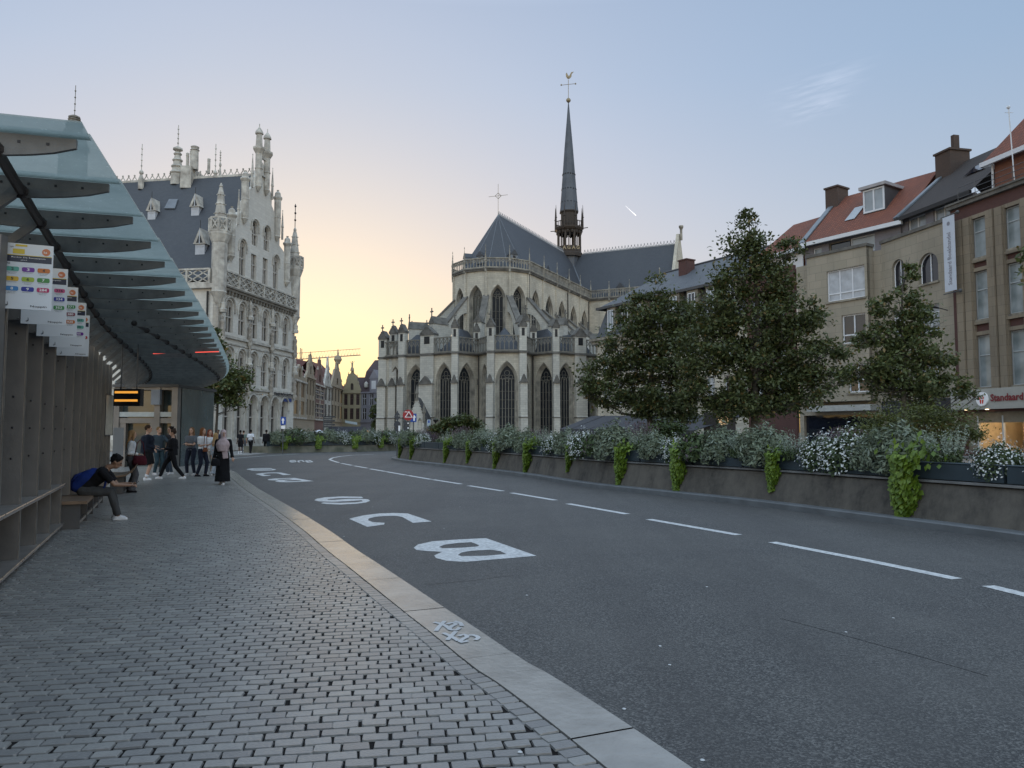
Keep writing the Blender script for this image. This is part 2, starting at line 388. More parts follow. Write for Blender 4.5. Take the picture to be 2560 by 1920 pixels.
# kerb curves traced in the photo, put on the platform level
K_OUT = [(1960,2090),(1736,1920),(1400,1700),(1316,1653),(1193,1570),(1103,1512),(972,1425),(889,1371),(817,1321),(745,1277),(692,1247),(645,1220),(610,1196),(585,1178)]
K_IN = [(1700,2090),(1529,1920),(1215,1675),(1070,1559),(907,1454),(802,1368),(719,1302),(655,1254),(610,1224),(575,1200)]
ko = [GR(u,v,0) for u,v in K_OUT]; ko = ko+[Vector((-12.2,32,0)),Vector((-15.5,38,0)),Vector((-21,43,0)),Vector((-30,46,0))]
ko, LKO = resample(smooth_path([Vector((1.75,1.3,0))]+ko[1:], 10), .25)
def offset_path(P, d):
    out = []
    for i,p in enumerate(P):
        t = (P[min(i+1,len(P)-1)]-P[max(i-1,0)]).normalized(); out.append(p+Vector((-t.y,t.x,0))*d)
    return out
KW = .37
ki = offset_path(ko, KW); ks = offset_path(ko, KW+.115); ks2 = offset_path(ko, KW+.125)
# start the platform behind the camera
mb = MB()
poly = [Vector((1.6,-6,0))]+ki+[Vector((-40,60,0)),Vector((-40,-6,0))]
mb.prism([(p.x,p.y) for p in reversed(poly)][::-1], -.19, -.014, False)
tag(mb.build('pavement', M_JOINT), kind='structure')
# far plaza paving in front of the white building
mb = MB(); mb.poly([(-80,30,-.012),(-22,30,-.012),(-13,33.5,-.012),(-16.5,39.2,-.012),(-22,44.6,-.012),(-30,47.6,-.012),(-80,62,-.012)])
mb = MB()
zf = ZR+.05
mb.prism([(-80,49),(-30,49.5),(-22.5,50.5),(-18.6,54),(-19,60),(-23,90),(-80,90)], -.19, zf)
tag(mb.build('plaza', M_PAVE), kind='structure')
# kerb slabs with open joints
mb = MB(); s = 0; i = 0
n_per = 6
for k in range(0, len(ko)-1, n_per):
    a = list(range(k, min(k+n_per, len(ko)-1)+1))
    if len(a) < 2: continue
    O = [ko[j].copy() for j in a]; I = [ki[j].copy() for j in a]
    g = .006
    t = (O[-1]-O[-2]).normalized(); O[-1] -= t*g; I[-1] -= t*g; t = (O[1]-O[0]).normalized(); O[0] += t*g; I[0] += t*g
    dz = random.uniform(-.002,.002)
    pts = [(p.x,p.y) for p in O]+[(p.x,p.y) for p in reversed(I)]
    m = len(O)
    vs = [(p.x,p.y,ZR-.02) for p in O]+[(p.x,p.y,-.015+dz) for p in O]+[(p.x*(.985)+q.x*.015,p.y*.985+q.y*.015,dz) for p,q in zip(O,I)]+[(p.x,p.y,dz) for p in I]+[(p.x,p.y,-.05) for p in I]
    fs = []
    for r in range(4):
        for j in range(m-1): fs.append((r*m+j, r*m+j+1, (r+1)*m+j+1, (r+1)*m+j))
    mb.add(vs, [tuple(f) for f in fs])
KERB = tag(mb.build('kerb', M_KERB), kind='structure')
# cobbles as real stones
def in_poly(x, y, P):
    c = np.zeros(x.shape, bool); n = len(P)
    for i in range(n):
        x1,y1 = P[i]; x2,y2 = P[(i+1)%n]
        k = (y1 > y) != (y2 > y)
        with np.errstate(divide='ignore', invalid='ignore'): c ^= k & (x < (x2-x1)*(y-y1)/(y2-y1+1e-12)+x1)
    return c
def stones(name, cx, cy, ang, lx, ly, mat, zo=0.0):
    n = len(cx); ch = .12
    ox = np.array([-1+ch,1-ch,1,1,1-ch,-1+ch,-1,-1]); oy = np.array([-1,-1,-1+ch*1.3,1-ch*1.3,1,1,1-ch*1.3,-1+ch*1.3])
    jit = rng.normal(0,.03,(n,8,2))
    ca, sa = np.cos(ang)[:,None], np.sin(ang)[:,None]
    tilt = rng.normal(0,.008,(n,2)); hz = rng.normal(0,.0012,n)+zo
    V = np.zeros((n,16,3))
    for ring,(k,z) in enumerate(((1.0,-.011),(.95,0.0))):
        X = (ox[None,:]+jit[:,:,0])*lx[:,None]*.5*k; Y = (oy[None,:]+jit[:,:,1])*ly[:,None]*.5*k
        V[:,ring*8:(ring+1)*8,0] = cx[:,None]+X*ca-Y*sa; V[:,ring*8:(ring+1)*8,1] = cy[:,None]+X*sa+Y*ca
        V[:,ring*8:(ring+1)*8,2] = z+hz[:,None]+X*tilt[:,:1]+Y*tilt[:,1:]
    base = (np.arange(n)*16)[:,None]
    top = base+np.arange(8,16)[None,:]
    i = np.arange(8); j = (i+1)%8
    q = np.stack([i,j,j+8,i+8],1)
    Q = base[:,:,None]+q[None]
    me = bpy.data.meshes.new(name); nv = n*16
    me.vertices.add(nv); me.vertices.foreach_set('co', V.ravel())
    loops = np.concatenate([top.reshape(n,8), Q.reshape(n,32)],1).ravel()
    tot = np.tile(np.array([8]+[4]*8), n); st = np.concatenate([[0],np.cumsum(tot)[:-1]])
    me.loops.add(len(loops)); me.loops.foreach_set('vertex_index', loops)
    me.polygons.add(len(tot)); me.polygons.foreach_set('loop_start', st); me.polygons.foreach_set('loop_total', tot)
    me.update(calc_edges=True); me.validate(); me.polygons.foreach_set('use_smooth', np.zeros(len(me.polygons),bool))
    at = me.attributes.new('rnd','FLOAT','FACE'); at.data.foreach_set('value', np.repeat(np.clip(rng.normal(.5,.24,n),0,1),9))
    me.materials.append(mat); o = bpy.data.objects.new(name, me); SC.collection.objects.link(o); return o
ra = R(9); px, py = .142, .098
I_, J_ = np.meshgrid(np.arange(-330,60), np.arange(-20,520))
gx = (I_+.5*(J_%2))*px+rng.normal(0,.003,I_.shape)+(np.sin(J_*1.7)*.01); gy = J_*py+rng.normal(0,.003,I_.shape)+.03*np.sin(I_*.021+J_*.013)
X = gx*cos(ra)-gy*sin(ra); Y = gx*sin(ra)+gy*cos(ra)
Pin = [(1.0,-1)]+[(p.x,p.y) for p in offset_path(ko, KW+.09)]+[(-36,44),(-36,-1)]
ins = in_poly(X,Y,Pin) & (Y > 1.6) & (Y < 40) & (X > -.78*Y-1.0)
X = X[ins]; Y = Y[ins]; n = len(X)
lowz = np.where(in_poly(X,Y,[(1.0,-1)]+[(p.x,p.y) for p in offset_path(ko, KW+.205)]+[(-36,44),(-36,-1)]), 0.0, -.0045)
lx = np.full(n,px*.95)*rng.uniform(.955,1.03,n); ly = np.full(n,py*.82)*rng.uniform(.94,1.04,n)
o = stones('cobblestones', X, Y, np.full(n,ra)+rng.normal(0,.03,n), lx, ly, M_COB, lowz); tag(o, kind='structure')
# soldier course beside the kerb
P, L = resample(offset_path(ko, KW+.072), .098)
P = P[:-1]; cx = np.array([p.x for p in P]); cy = np.array([p.y for p in P])
an = np.array([math.atan2((P[min(i+1,len(P)-1)]-P[max(i-1,0)]).y,(P[min(i+1,len(P)-1)]-P[max(i-1,0)]).x) for i in range(len(P))])
o = stones('edge_cobbles', cx, cy, an, np.full(len(P),.086), np.full(len(P),.120), M_COB); tag(o, kind='structure')
# ---------------------------------------------------------------- road markings
def Z1(x,y): return (600+x/2.765, 1100+y/2.765)
def gpoly(mb, outer, holes, z=ZR+.004):
    loops = [[GR(*Z1(*p), z) for p in outer]]+[[GR(*Z1(*p), z) for p in h] for h in holes]
    flat = [p for l in loops for p in l]
    tr = tessellate_polygon([[Vector((p.x,p.y,0)) for p in l] for l in loops])
    fs = []
    for a,b,c in tr:
        A,B,C = flat[a],flat[b],flat[c]; cr = (B.x-A.x)*(C.y-A.y)-(B.y-A.y)*(C.x-A.x); fs.append((a,b,c) if cr > 0 else (a,c,b))
    mb.add(flat, fs)
LB = ([(1700,678),(2050,800),(1560,842),(1430,835),(1355,815),(1342,798),(1400,772),(1300,768),(1220,760),(1200,745),(1230,722),(1330,700),(1500,688)],
      [[(1600,706),(1500,712),(1420,722),(1375,738),(1400,748),(1530,745),(1640,736),(1655,728)],[(1730,758),(1600,765),(1530,778),(1505,795),(1530,803),(1700,800),(1840,788),(1800,768)]])
LU = ([(1325,563),(1195,572),(1122,532),(1080,524),(1010,524),(940,530),(890,542),(885,555),(920,568),(1000,572),(995,584),(880,600),(755,545),(790,535),(860,520),(960,508),(1060,504),(1160,508)],[])
LS = ([(840,392),(700,390),(590,396),(530,406),(513,416),(545,424),(640,427),(760,422),(840,416),(850,424),(800,431),(700,434),(575,431),(558,437),(610,443),(700,446),(800,441),(870,432),(900,420),(885,410),(830,406),(740,408),(650,414),(600,413),(612,407),(680,402),(780,401),(852,401)],[])
def boxmap(shape, b):   # squeeze a letter into another box of the zoomed photo
    o, hs = shape; x0 = min(p[0] for p in o); x1 = max(p[0] for p in o); y0 = min(p[1] for p in o); y1 = max(p[1] for p in o)
    f = lambda p: (b[0]+(p[0]-x0)/(x1-x0)*(b[2]-b[0]), b[1]+(p[1]-y0)/(y1-y0)*(b[3]-b[1]))
    return [f(p) for p in o], [[f(p) for p in h] for h in hs]
for nm, sh in (('B',LB),('U',LU),('S',LS)):
    mb = MB(); gpoly(mb, *sh); tag(mb.build('road_marking', M_PAINT), kind='structure')
for sh, b in ((LB,(190,262,510,292)),(LU,(105,224,355,250)),(LS,(45,194,250,213))):
    mb = MB(); gpoly(mb, *boxmap(sh,b)); tag(mb.build('road_marking', M_PAINT), kind='structure')
mb = MB()
for sh, b in ((LB,(448,139,508,156)),(LU,(395,139,448,155)),(LS,(340,139,390,155))): gpoly(mb, *boxmap(sh,b))
tag(mb.build('road_marking', M_PAINT), kind='structure')
def stripe(pts, wd, z=ZR+.004, mb=None):
    P, L = resample([GR(u,v,z) for u,v in pts], .5); A = offset_path(P, wd/2); B = offset_path(P, -wd/2); n = len(P)
    mb = mb or MB(); mb.add(A+B, [(i,i+1,n+i+1,n+i) for i in range(n-1)]); 
    return mb
mb = MB()
for d in ([(2470,1464),(2700,1520)],[(1930,1355),(2150,1397),(2393,1447)],[(1622,1298),(1846,1337)],[(1420,1259),(1568,1285)],[(1279,1232),(1389,1250.5)],[(1172,1214),(1257,1227.5)],
          [(1083,1199),(1153,1210)],[(1020,1188.5),(1078,1198.4)],[(966,1179),(1015,1187.8)],[(925,1172),(963,1178.5)],[(886,1164.5),(918,1170.3)],[(853,1158),(880,1163.4)]):
    stripe(d, .17, mb=mb)
stripe([(847,1156.5),(832,1152),(824,1148.5),(832,1144.5),(850,1141),(880,1138),(936,1135.5)], .16, mb=mb)
f = mb.f; mb.f = [tuple(reversed(q)) for q in f]
tag(mb.build('lane_line', M_PAINT), kind='structure')
mb = MB(); stripe([(560,1148.5),(600,1144.6),(660,1140),(700,1137.5),(745,1135)], .15, mb=mb); mb.f = [tuple(reversed(q)) for q in mb.f]
tag(mb.build('edge_line', M_PAINT), kind='structure')
# chewing gum and small scraps
mb = MB()
for u,v in ((1317,1488),(1767,1467),(1674,1662),(2115,1580),(1560,1772),(1650,1615),(1110,1321),(860,1341),(786,1275),(932,1267),(1150,1267),(2233,1545),(1300,1920-40),(1756,1900),(1565,1902)):
    c = GR(u,v,ZR+.003 if u > 1330 or v < 1500 else .003); mb.lathe(c.x,c.y,[(.013,c.z),(.010,c.z+.003)],8)
tag(mb.build('gum_spots', M_PAINT), kind='structure')
# tar crack
mb = MB(); stripe([(2470,1690),(2360,1660),(2200,1610),(2060,1575),(1950,1545)], .012, ZR+.002, mb); stripe([(1062,1462),(1150,1455),(1280,1438)], .012, ZR+.002, mb)
mb.f = [tuple(reversed(q)) for q in mb.f]; tag(mb.build('tar_crack', simple('tar',(.02,.02,.02),.5)), kind='structure')
# sprayed scribbles on the kerb
mb = MB(); M_SPRAY = simple('white_spray', (.46,.46,.47), .6, var=.2)
for pts in ([(1085,1555),(1110,1562),(1125,1573)],[(1112,1552),(1098,1566),(1090,1577)],[(1118,1560),(1130,1556),(1140,1560),(1128,1566),(1124,1573),(1140,1575),(1150,1568)],[(1136,1553),(1150,1557),(1155,1565)],
            [(1108,1582),(1130,1592),(1146,1602)],[(1140,1578),(1126,1592),(1118,1600)],[(1146,1590),(1160,1586),(1168,1592),(1156,1598),(1150,1606),(1170,1602)],[(1172,1588),(1185,1588),(1196,1594),(1188,1600)]):
    P = [GR(u,v,.003) for u,v in pts]; P,_ = resample(smooth_path(P,4), .03); A = offset_path(P,.018); B = offset_path(P,-.018); n=len(P)
    for q in A+B: q.z += len(mb.v)*1e-5
    mb.add(A+B, [(n+i,n+i+1,i+1,i) for i in range(n-1)])
tag(mb.build('spray_mark', M_SPRAY), kind='structure')
# ================================================================ bus shelter: bronze wall, ribbed glass canopy
M_BRONZE = simple('bronze_panel', (.19,.185,.185), .36, .4, .45, 1.2, bumps=.15, c2=(.12,.118,.118))
M_STEEL = simple('dark_painted_steel', (.085,.085,.09), .5, .3, .3, 2, bumps=.08)
M_RIB = simple('rib_metal', (.16,.16,.163), .5, .35, .35, 5, bumps=.15)
M_STRUT = simple('purlin_metal', (.04,.033,.033), .5, .4, .2, 2, bumps=.05)
M_BOLT = simple('bolt_metal', (.03,.03,.035), .4, .7, .2, 2, bumps=0)
M_LITEDGE = simple('brushed_lit_edge', (.50,.47,.44), .3, .9, .3, 6, bumps=.1)  # paler metal colour puts the caught light on fin and ledge edges
def canopy_glass():
    m, t, b = newmat('canopy_glass'); v = coords(t)
    f = noise(t, v, 1.1, 7, .65, .3, .75); g = noise(t, v, 22, 5, .7, .62, .75)
    k = mixn(t, (.47,.51,.495), (.33,.375,.37), f); k2 = mixn(t, k, (.75,.8,.8), g)
    t.links.new(k2, b.inputs['Base Color']); b.inputs['Roughness'].default_value = .22; b.inputs['Specular IOR Level'].default_value = .6
    tl = t.nodes.new('ShaderNodeBsdfTranslucent'); t.links.new(k2, tl.inputs[0])
    tp = t.nodes.new('ShaderNodeBsdfTransparent'); tp.inputs[0].default_value = (.88,.94,.94,1)
    m1 = t.nodes.new('ShaderNodeMixShader'); m1.inputs[0].default_value = .68; m2 = t.nodes.new('ShaderNodeMixShader'); m2.inputs[0].default_value = .32
    out = t.nodes['Material Output']; t.links.new(b.outputs[0], m1.inputs[1]); t.links.new(tl.outputs[0], m1.inputs[2])
    t.links.new(m1.outputs[0], m2.inputs[1]); t.links.new(tp.outputs[0], m2.inputs[2]); t.links.new(m2.outputs[0], out.inputs[0]); return m
M_CGLASS = canopy_glass()
SH = empty('bus_shelter', (-6, 9, 0), 'long bus shelter with bronze metal wall and curved ribbed glass canopy beside the cobbled platform', 'bus shelter')
ZC = 4.15
tips = [(193,345),(273,456),(333,539),(378,602),(413,652),(440,693),(463,726),(482,754),(499,781),(513,803),(523,819),(532,838),(540,855),(548,870),(556,886),(562,899),(566,910),(567,920),(565,932),(556,944),(540,954),(515,964),(480,973)]
E = [GR(u,v,ZC) for u,v in tips]
E = smooth_path(E, 8); E, LE = resample(E, .3)
# smooth the traced edge
for _ in range(40): E = [E[0]]+[(E[i-1]+E[i]*2+E[i+1])/4 for i in range(1,len(E)-1)]+[E[-1]]
ribs, LE = resample(E, 1.245); NR = len(ribs)
def wallx(Y): return -1.63-.455*Y
def woff(p): return (p.x-(-1.63-.455*p.y))/1.0986
dirs = []
for i in range(NR):
    t = (ribs[min(i+1,NR-1)]-ribs[max(i-1,0)]).normalized(); dirs.append((t, Vector((-t.y,t.x,0))))
nodes = []; nodes2 = []
for i,(p,(t,nrm)) in enumerate(zip(ribs,dirs)):
    d = min(max(woff(p)-.08,.6), 2.1+.06*max(i-8,0)); wd = min(d+1.15, 4.6)
    nodes.append(p+nrm*d+Vector((0,0,-.17))); nodes2.append((d,wd))
    mb = MB(Matrix.Translation(p) @ Matrix(((-nrm.x,-t.x,0,0),(-nrm.y,-t.y,0,0),(0,0,1,0),(0,0,0,1))))
    # local x: outwards, so the rib runs from x=-wd to 0
    up = [(-wd,-.02),(0,-.02)]; lo = []
    for k in range(11):
        a = k/10; x = -wd*a; lo.append((x, -.10-.13*(1-(2*a-1)**2)**.8))
    mb.slab([(-wd,-.02)]+lo[::-1]+[(0,-.02)], -.022, .022)
    if i < 16:
        mb.mi = 1
        for k in range(1,8): mb.lathe(0,0,[(0,0)],3) if False else mb.box(-wd*k/8-.012,-wd*k/8+.012,.022,.027,-.10,-.076)
    mb.build('rib', [M_RIB, M_BOLT], SH)
# glass panels, one from rib to rib, each lapped over the next
for i in range(-1, NR-1):
    if i < 0: p0, n0, w0 = ribs[0]-dirs[0][0]*.28, dirs[0][1], nodes2[0][1]
    else: p0, n0, w0 = ribs[i], dirs[i][1], nodes2[i][1]
    p1, n1, w1 = ribs[i+1], dirs[i+1][1], nodes2[i+1][1]
    t = dirs[max(i,0)][0]; ov = .10
    a = p0-n0*ov+Vector((0,0,.035)); b = p1-n1*ov+t*.05+Vector((0,0,.004)); c = p1+n1*w1+t*.05+Vector((0,0,.004)); d = p0+n0*w0+Vector((0,0,.035))
    mb = MB(); dz = Vector((0,0,.014)); mb.add([a,b,c,d,a+dz,b+dz,c+dz,d+dz],[(0,1,2,3),(7,6,5,4),(1,0,4,5),(2,1,5,6),(3,2,6,7),(0,3,7,4)])
    mb.build('glass_panel', M_CGLASS, SH)
mb = MB(); P = [n.copy() for n in nodes]
for _ in range(3): P = [P[0]]+[(P[i-1]+P[i]*2+P[i+1])/4 for i in range(1,len(P)-1)]+[P[-1]]
mb.tube([P[0]-dirs[0][0]*.1]+P, .05, 8)
for q in P: mb.sphere(q,.075,nu=8,nv=5)
mb.build('purlin', M_STRUT, SH)
mb = MB(); Q = [ribs[i]+dirs[i][1]*(.55+.0*i)*(1+.12*max(0,13-i)*0)+Vector((0,0,-.16)) for i in range(10,NR)]
Q = [ribs[i]+dirs[i][1]*max(.25,1.45-.085*(i-9))+Vector((0,0,-.16)) for i in range(9,min(25,NR))]
mb.tube(Q,.045,8); [mb.sphere(q,.07,nu=8,nv=5) for q in Q]
mb.build('purlin', M_STRUT, SH)
for i in range(0,min(NR,22)):
    a = P[i]+Vector((0,0,.05)); b = P[i]+dirs[i][1]*.75+Vector((0,0,-.75))-dirs[i][0]*.15
    mb = MB(); mb.bar(a,b,.10,.09); mb.build('strut', M_RIB, SH)
# wall panels: saw-tooth of folded sheets
wd_ = Vector((-.455,1,0)).normalized(); wn = Vector((wd_.y,-wd_.x,0))   # normal towards the road
def wp(Y, off=0, z=0): return Vector((wallx(Y),Y,z))+wn*off
Ys = [7.53-1.12*k for k in range(8,0,-1)]+[7.53+1.12*k for k in range(0,14)]
def fin(Y, zlow, ztop, dep=.62):
    a = wp(Y,.0); b = wp(Y,-dep); t = wd_*.018; mb = MB()
    mb.prism([(q.x,q.y) for q in (a-t,a+t,b+t,b-t)], zlow, ztop)
    mb.mi = 1; c = wp(Y,.003); mb.tube([(c.x,c.y,zlow+.02),(c.x,c.y,ztop-.02)],.012,5)
    mb.mi = 2
    for z in (ztop-.12, ztop-.42, ztop-.75, 1.95, 1.6, 1.25):
        for s_ in (.10,.30):
            q = wp(Y,-s_)-wd_*.02; mb.sphere((q.x,q.y,z),.013,nu=6,nv=4)
    return mb.build('wall_fin', [M_BRONZE, M_LITEDGE, M_BOLT], SH)
for Y in Ys: fin(Y, .0 if Y < 12.1 else .47, 3.42)
for k in range(len(Ys)-1):
    mb = MB(); a = wp(Ys[k],-.60); b = wp(Ys[k+1],-.60); mb.bar((a.x,a.y,1.71),(b.x,b.y,1.71),.03,3.42); mb.build('back_panel', M_STEEL, SH)
M_LEDGE = simple('ledge_metal',(.48,.46,.45),.35,.75,.3,3)
for k in range(len(Ys)-1):
    if Ys[k+1] > 12.1: break
    for nm,z,o1 in (('ledge',.735,.05),('foot_plate',.12,.05)):
        Ya, Yb = Ys[k]+.02, Ys[k+1]-.02; p = [wp(Ya,-.48,z-.01),wp(Yb,-.48,z-.01),wp(Yb,o1,z),wp(Ya,o1,z)]; lo = [q-Vector((0,0,.04)) for q in p]; mb = MB()
        mb.add(lo+p,[(3,2,1,0),(4,5,6,7),(0,1,5,4),(1,2,6,5),(2,3,7,6),(3,0,4,7)][:1]+[(7,6,5,4),(4,5,1,0),(5,6,2,1),(6,7,3,2),(7,4,0,3)])
        mb.mi = 1; e0 = wp(Ya,o1+.006,z); e1 = wp(Yb,o1+.006,z); mb.tube([e0,e1],.010,6); mb.build(nm, [M_LEDGE, M_LITEDGE], SH)
# bench below the farther fins
M_BWOOD = simple('bench_wood', (.20,.13,.085), .5, 0, .4, 4)
BN = empty('bench', tuple(wp(14.6,0,0)), 'dark wooden bench fixed along the bronze shelter wall, under the seated man', 'bench')
for k in range(5):
    Ya, Yb = 12.1+k*1.12, 12.1+(k+1)*1.12-.03; mb = MB()
    p = [wp(Ya,-.36,.45),wp(Ya,.36,.45),wp(Yb,.36,.45),wp(Yb,-.36,.45)]; mb.prism([(q.x,q.y) for q in p],.40,.45); mb.build('seat', M_BWOOD, BN)
    mb = MB(); p = [wp(Ya+.06,-.34),wp(Ya+.06,.26),wp(Ya+.13,.26),wp(Ya+.13,-.34)]; mb.prism([(q.x,q.y) for q in p],0,.40); mb.build('leg', M_STEEL, BN)
    mb = MB(); mb.bar(wp(Ya+.14,.24,.10),wp(Yb,.24,.10),.03,.05); mb.build('rail', M_LITEDGE, BN)
BC = empty('bench', tuple(wp(20.2,.2,0)), 'curved wooden bench seat curling up from the platform behind the seated man', 'bench')
cur = [(.0,.44),(.25,.43),(.45,.46),(.6,.56),(.68,.72)]
Ma = Matrix.Translation(wp(18.6,.15)) @ Matrix.Rotation(math.atan2(wd_.y,wd_.x),4,'Z')
mb = MB(Ma); mb.side([(-y,z) for y,z in cur][::-1]+[(-y-.03,z+.045) for y,z in cur], 0, 1.9); mb.build('seat', M_BWOOD, BC)
for x in (.3,1.5): mb = MB(Ma); mb.box(x,x+.06,-.4,-.1,0,.43); mb.build('leg', M_STEEL, BC)
# ---------------------------------------------------------------- route boards
M_BOARD = simple('board_white', (.62,.66,.72), .35, 0, .08, 1, bumps=0)
M_NAVY = simple('board_navy', (.012,.02,.05), .4, var=.1, bumps=0); M_YEL = simple('board_yellow', (.60,.45,.03), .4, var=.1, bumps=0)
M_INK = simple('board_ink', (.02,.02,.035), .5, var=.1, bumps=0); M_ORB = simple('board_orange', (.55,.17,.07), .4, var=.1, bumps=0); M_WHT = simple('sign_white', (.78,.78,.8), .4, var=.05, bumps=0)
bcol = {}
def BC_(c):
    if c not in bcol: bcol[c] = simple('badge_'+str(len(bcol)), c, .4, var=.05, bumps=0)
    return bcol[c]
TEAL=(.10,.36,.30); PUR=(.14,.02,.28); ORG=(.50,.14,.02); YLO=(.60,.38,.03); LIM=(.32,.42,.04); GRN=(.05,.22,.05); BLU=(.05,.22,.50); NVY=(.02,.03,.28); CRI=(.45,.02,.12); PNK=(.5,.08,.2); DG=(.05,.25,.08); BRN=(.2,.05,.08); RED=(.4,.03,.03)
bd = [(131,770,777,[(0,0,'2',TEAL,0),(1,0,'3',PUR,1),(2,0,'4',ORG,0),(0,1,'5',YLO,0),(1,1,'6',LIM,0),(2,1,'7',GRN,1),(0,2,'8',BLU,1),(1,2,'9',NVY,1),(2,2,'284',CRI,1)],'uppermost and nearest'),
      (168,814,814,[(1,0,'316',PUR,1),(2,0,'316',PNK,0),(1,1,'333',YLO,0),(2,1,'334',NVY,1),(1,2,'351',YLO,0),(2,2,'352',DG,1)],'second'),
      (194,844,844,[(1,0,'370',NVY,1),(2,0,'371',DG,1),(1,1,'379',BRN,1),(2,1,'380',BRN,1),(1,2,'524',BRN,1),(2,2,'525',ORG,1)],'third'),
      (215,870,870,[(2,0,'537',TEAL,0),(2,1,'N2',TEAL,0),(2,2,'NA',PUR,1)],'fourth'),
      (224,891,891,[(2,1,'600',RED,1)],'last and lowest')]
lab = ['white route board nearest the camera listing buses 2 to 9 and 284','white route board second in the row with badge 334','white route board third in the row with badges 371 and 380','white route board fourth in the row with teal badges','white route board farthest in the row with one red badge']
for k,(ur,v0,v1,items,_) in enumerate(bd):
    Yk = 7.47+1.12*k; W, H = .445, .655
    pr = PY(ur-3, v1, Yk+.08)
    dx = Vector((wn.x,wn.y,0)); A = pr-dx*W
    Mx = Matrix(((dx.x,-dx.y,0,A.x),(dx.y,dx.x,0,A.y),(0,0,1,A.z),(0,0,0,1)))
    sg = empty('route_board', tuple(A), lab[k], 'bus sign', 'route boards on the shelter wall')
    mb = MB(Mx); mb.box(0,W,0,.012,0,H)
    mats = [M_BOARD, M_NAVY, M_YEL, M_INK, M_ORB, M_WHT]
    def pl(x0,x1,z0,z1,mi,y=-.002): mb.mi = mi; mb.quad((x0,y,z0),(x1,y,z0),(x1,y,z1),(x0,y,z1))
    pl(.035,W-.012,.470,.535,1); pl(.035,W-.012,.535,.541,2)
    if k < 5: pl(.10,.20,.551,.60,2,-.003); pl(.12,.22,.625,.645,2)
    mb.mi = 3; put_text(mb,'DELIJN'[2:],.075,.607,.017,-.003,.01)
    mb.mi = 4; mb.add([(W-.062+.036*cos(a*pi/8),-.003,.585+.036*sin(a*pi/8)) for a in range(16)],[tuple(range(16))])
    mb.mi = 5; put_text(mb,'ks',W-.082,.572,.025,-.005,.01)
    put_text(mb,'Rector De Somerplein',.09,.507,.015,-.004,.01,width=.29); put_text(mb,'perron A',.17,.482,.013,-.004,.01)
    mb.mi = 3; put_text(mb,'Bus',.05,.445,.016,-.003,.02); put_text(mb,'Noppin',W-.18,.018,.026,-.003,.01,width=.14)
    for a in range(3): mb.tube([(.05+.006*a,-.003,.035),(.06,-.003,.02+.012*a),(.075,-.003,.05-.01*a),(.07,-.003,.07)],.0016,4)
    for (c,r,tx,colr,wt) in items:
        m = BC_(colr)
        if m not in mats: mats.append(m)
        x = .050+c*.132; z = .375-r*.098
        mb.mi = mats.index(m); w_, h_ = .108, .045
        rr = .014; pts = []
        for (cx,cz,a0) in ((x+w_-rr,z+h_-rr,0),(x+rr,z+h_-rr,pi/2),(x+rr,z+rr,pi),(x+w_-rr,z+rr,1.5*pi)):
            for q in range(4): pts.append((cx+rr*cos(a0+q*pi/6),-.003,cz+rr*sin(a0+q*pi/6)))
        mb.add(pts,[tuple(range(16))])
        mb.mi = 5 if wt else 3; tw = .026*len(tx); put_text(mb,tx,x+w_/2,z+.010,.027,-.005,.02,width=tw*.85,align='CENTER')
        mb.mi = 3; put_text(mb,'Heverlee',x+.01,z-.013,.007,-.003,width=.08); 
        if (c+r) % 2 == 0: put_text(mb,'Station',x+.02,z-.026,.007,-.003,width=.06)
    mb.build('board', mats, sg)
    mb = MB(Mx); mb.box(-.16,.015,.013,.03,.04,H-.25); [mb.sphere((-.02,.008,z),.012,nu=6,nv=4) for z in (.06,.36)]
    mb.build('bracket', [M_BRONZE], sg)
# post at the very left with rivets
a = wp(7.30,-.05); mb = MB(); mb.bar((a.x,a.y,0.3),(a.x,a.y,3.46),.12,.10); mb.mi = 1; 
for z in (3.36,3.2,3.07,2.9,2.0): mb.sphere((a.x+.02,a.y-.055,z),.018,nu=6,nv=4)
mb.build('post', [M_BRONZE,M_BOLT], SH)
# timetable panel and notice board past the wall end
def upright(name, u0, v0, u1, v1, Y, mat, label, cat, th=.03, turn=0, frm=None):
    a = PY(u0,v1,Y); b = PY(u1,v1,Y+turn); c = PY(u0,v0,Y); Mx, L = frame(a,b)
    mb = MB(Mx); mb.box(0,L,0,th,a.z,c.z)
    if frm: mb.mi = 1; mb.box(-.02,0,-.01,th,a.z-.02,c.z+.02); mb.box(L,L+.02,-.01,th,a.z-.02,c.z+.02); mb.box(0,L,-.01,th,c.z,c.z+.02); mb.box(0,L,-.01,th,a.z-.02,a.z)
    o = mb.build(name, [mat, frm or mat]); tag(o, label, cat); return o
M_POSTER = simple('poster_paper', (.5,.47,.4), .5, 0, .35, 9, bumps=0)
upright('timetable_panel', 262,987,281,1087, 20.6, M_POSTER, 'pale framed timetable panel at the far end of the shelter wall', 'timetable', .04, .9, M_STEEL)
o = upright('notice_board', 281,1069,307,1142, 22.4, simple('grey_panel',(.36,.39,.43),.4,var=.1,bumps=0), 'blank pale grey notice board standing behind the seated man', 'notice board', .05, .1)
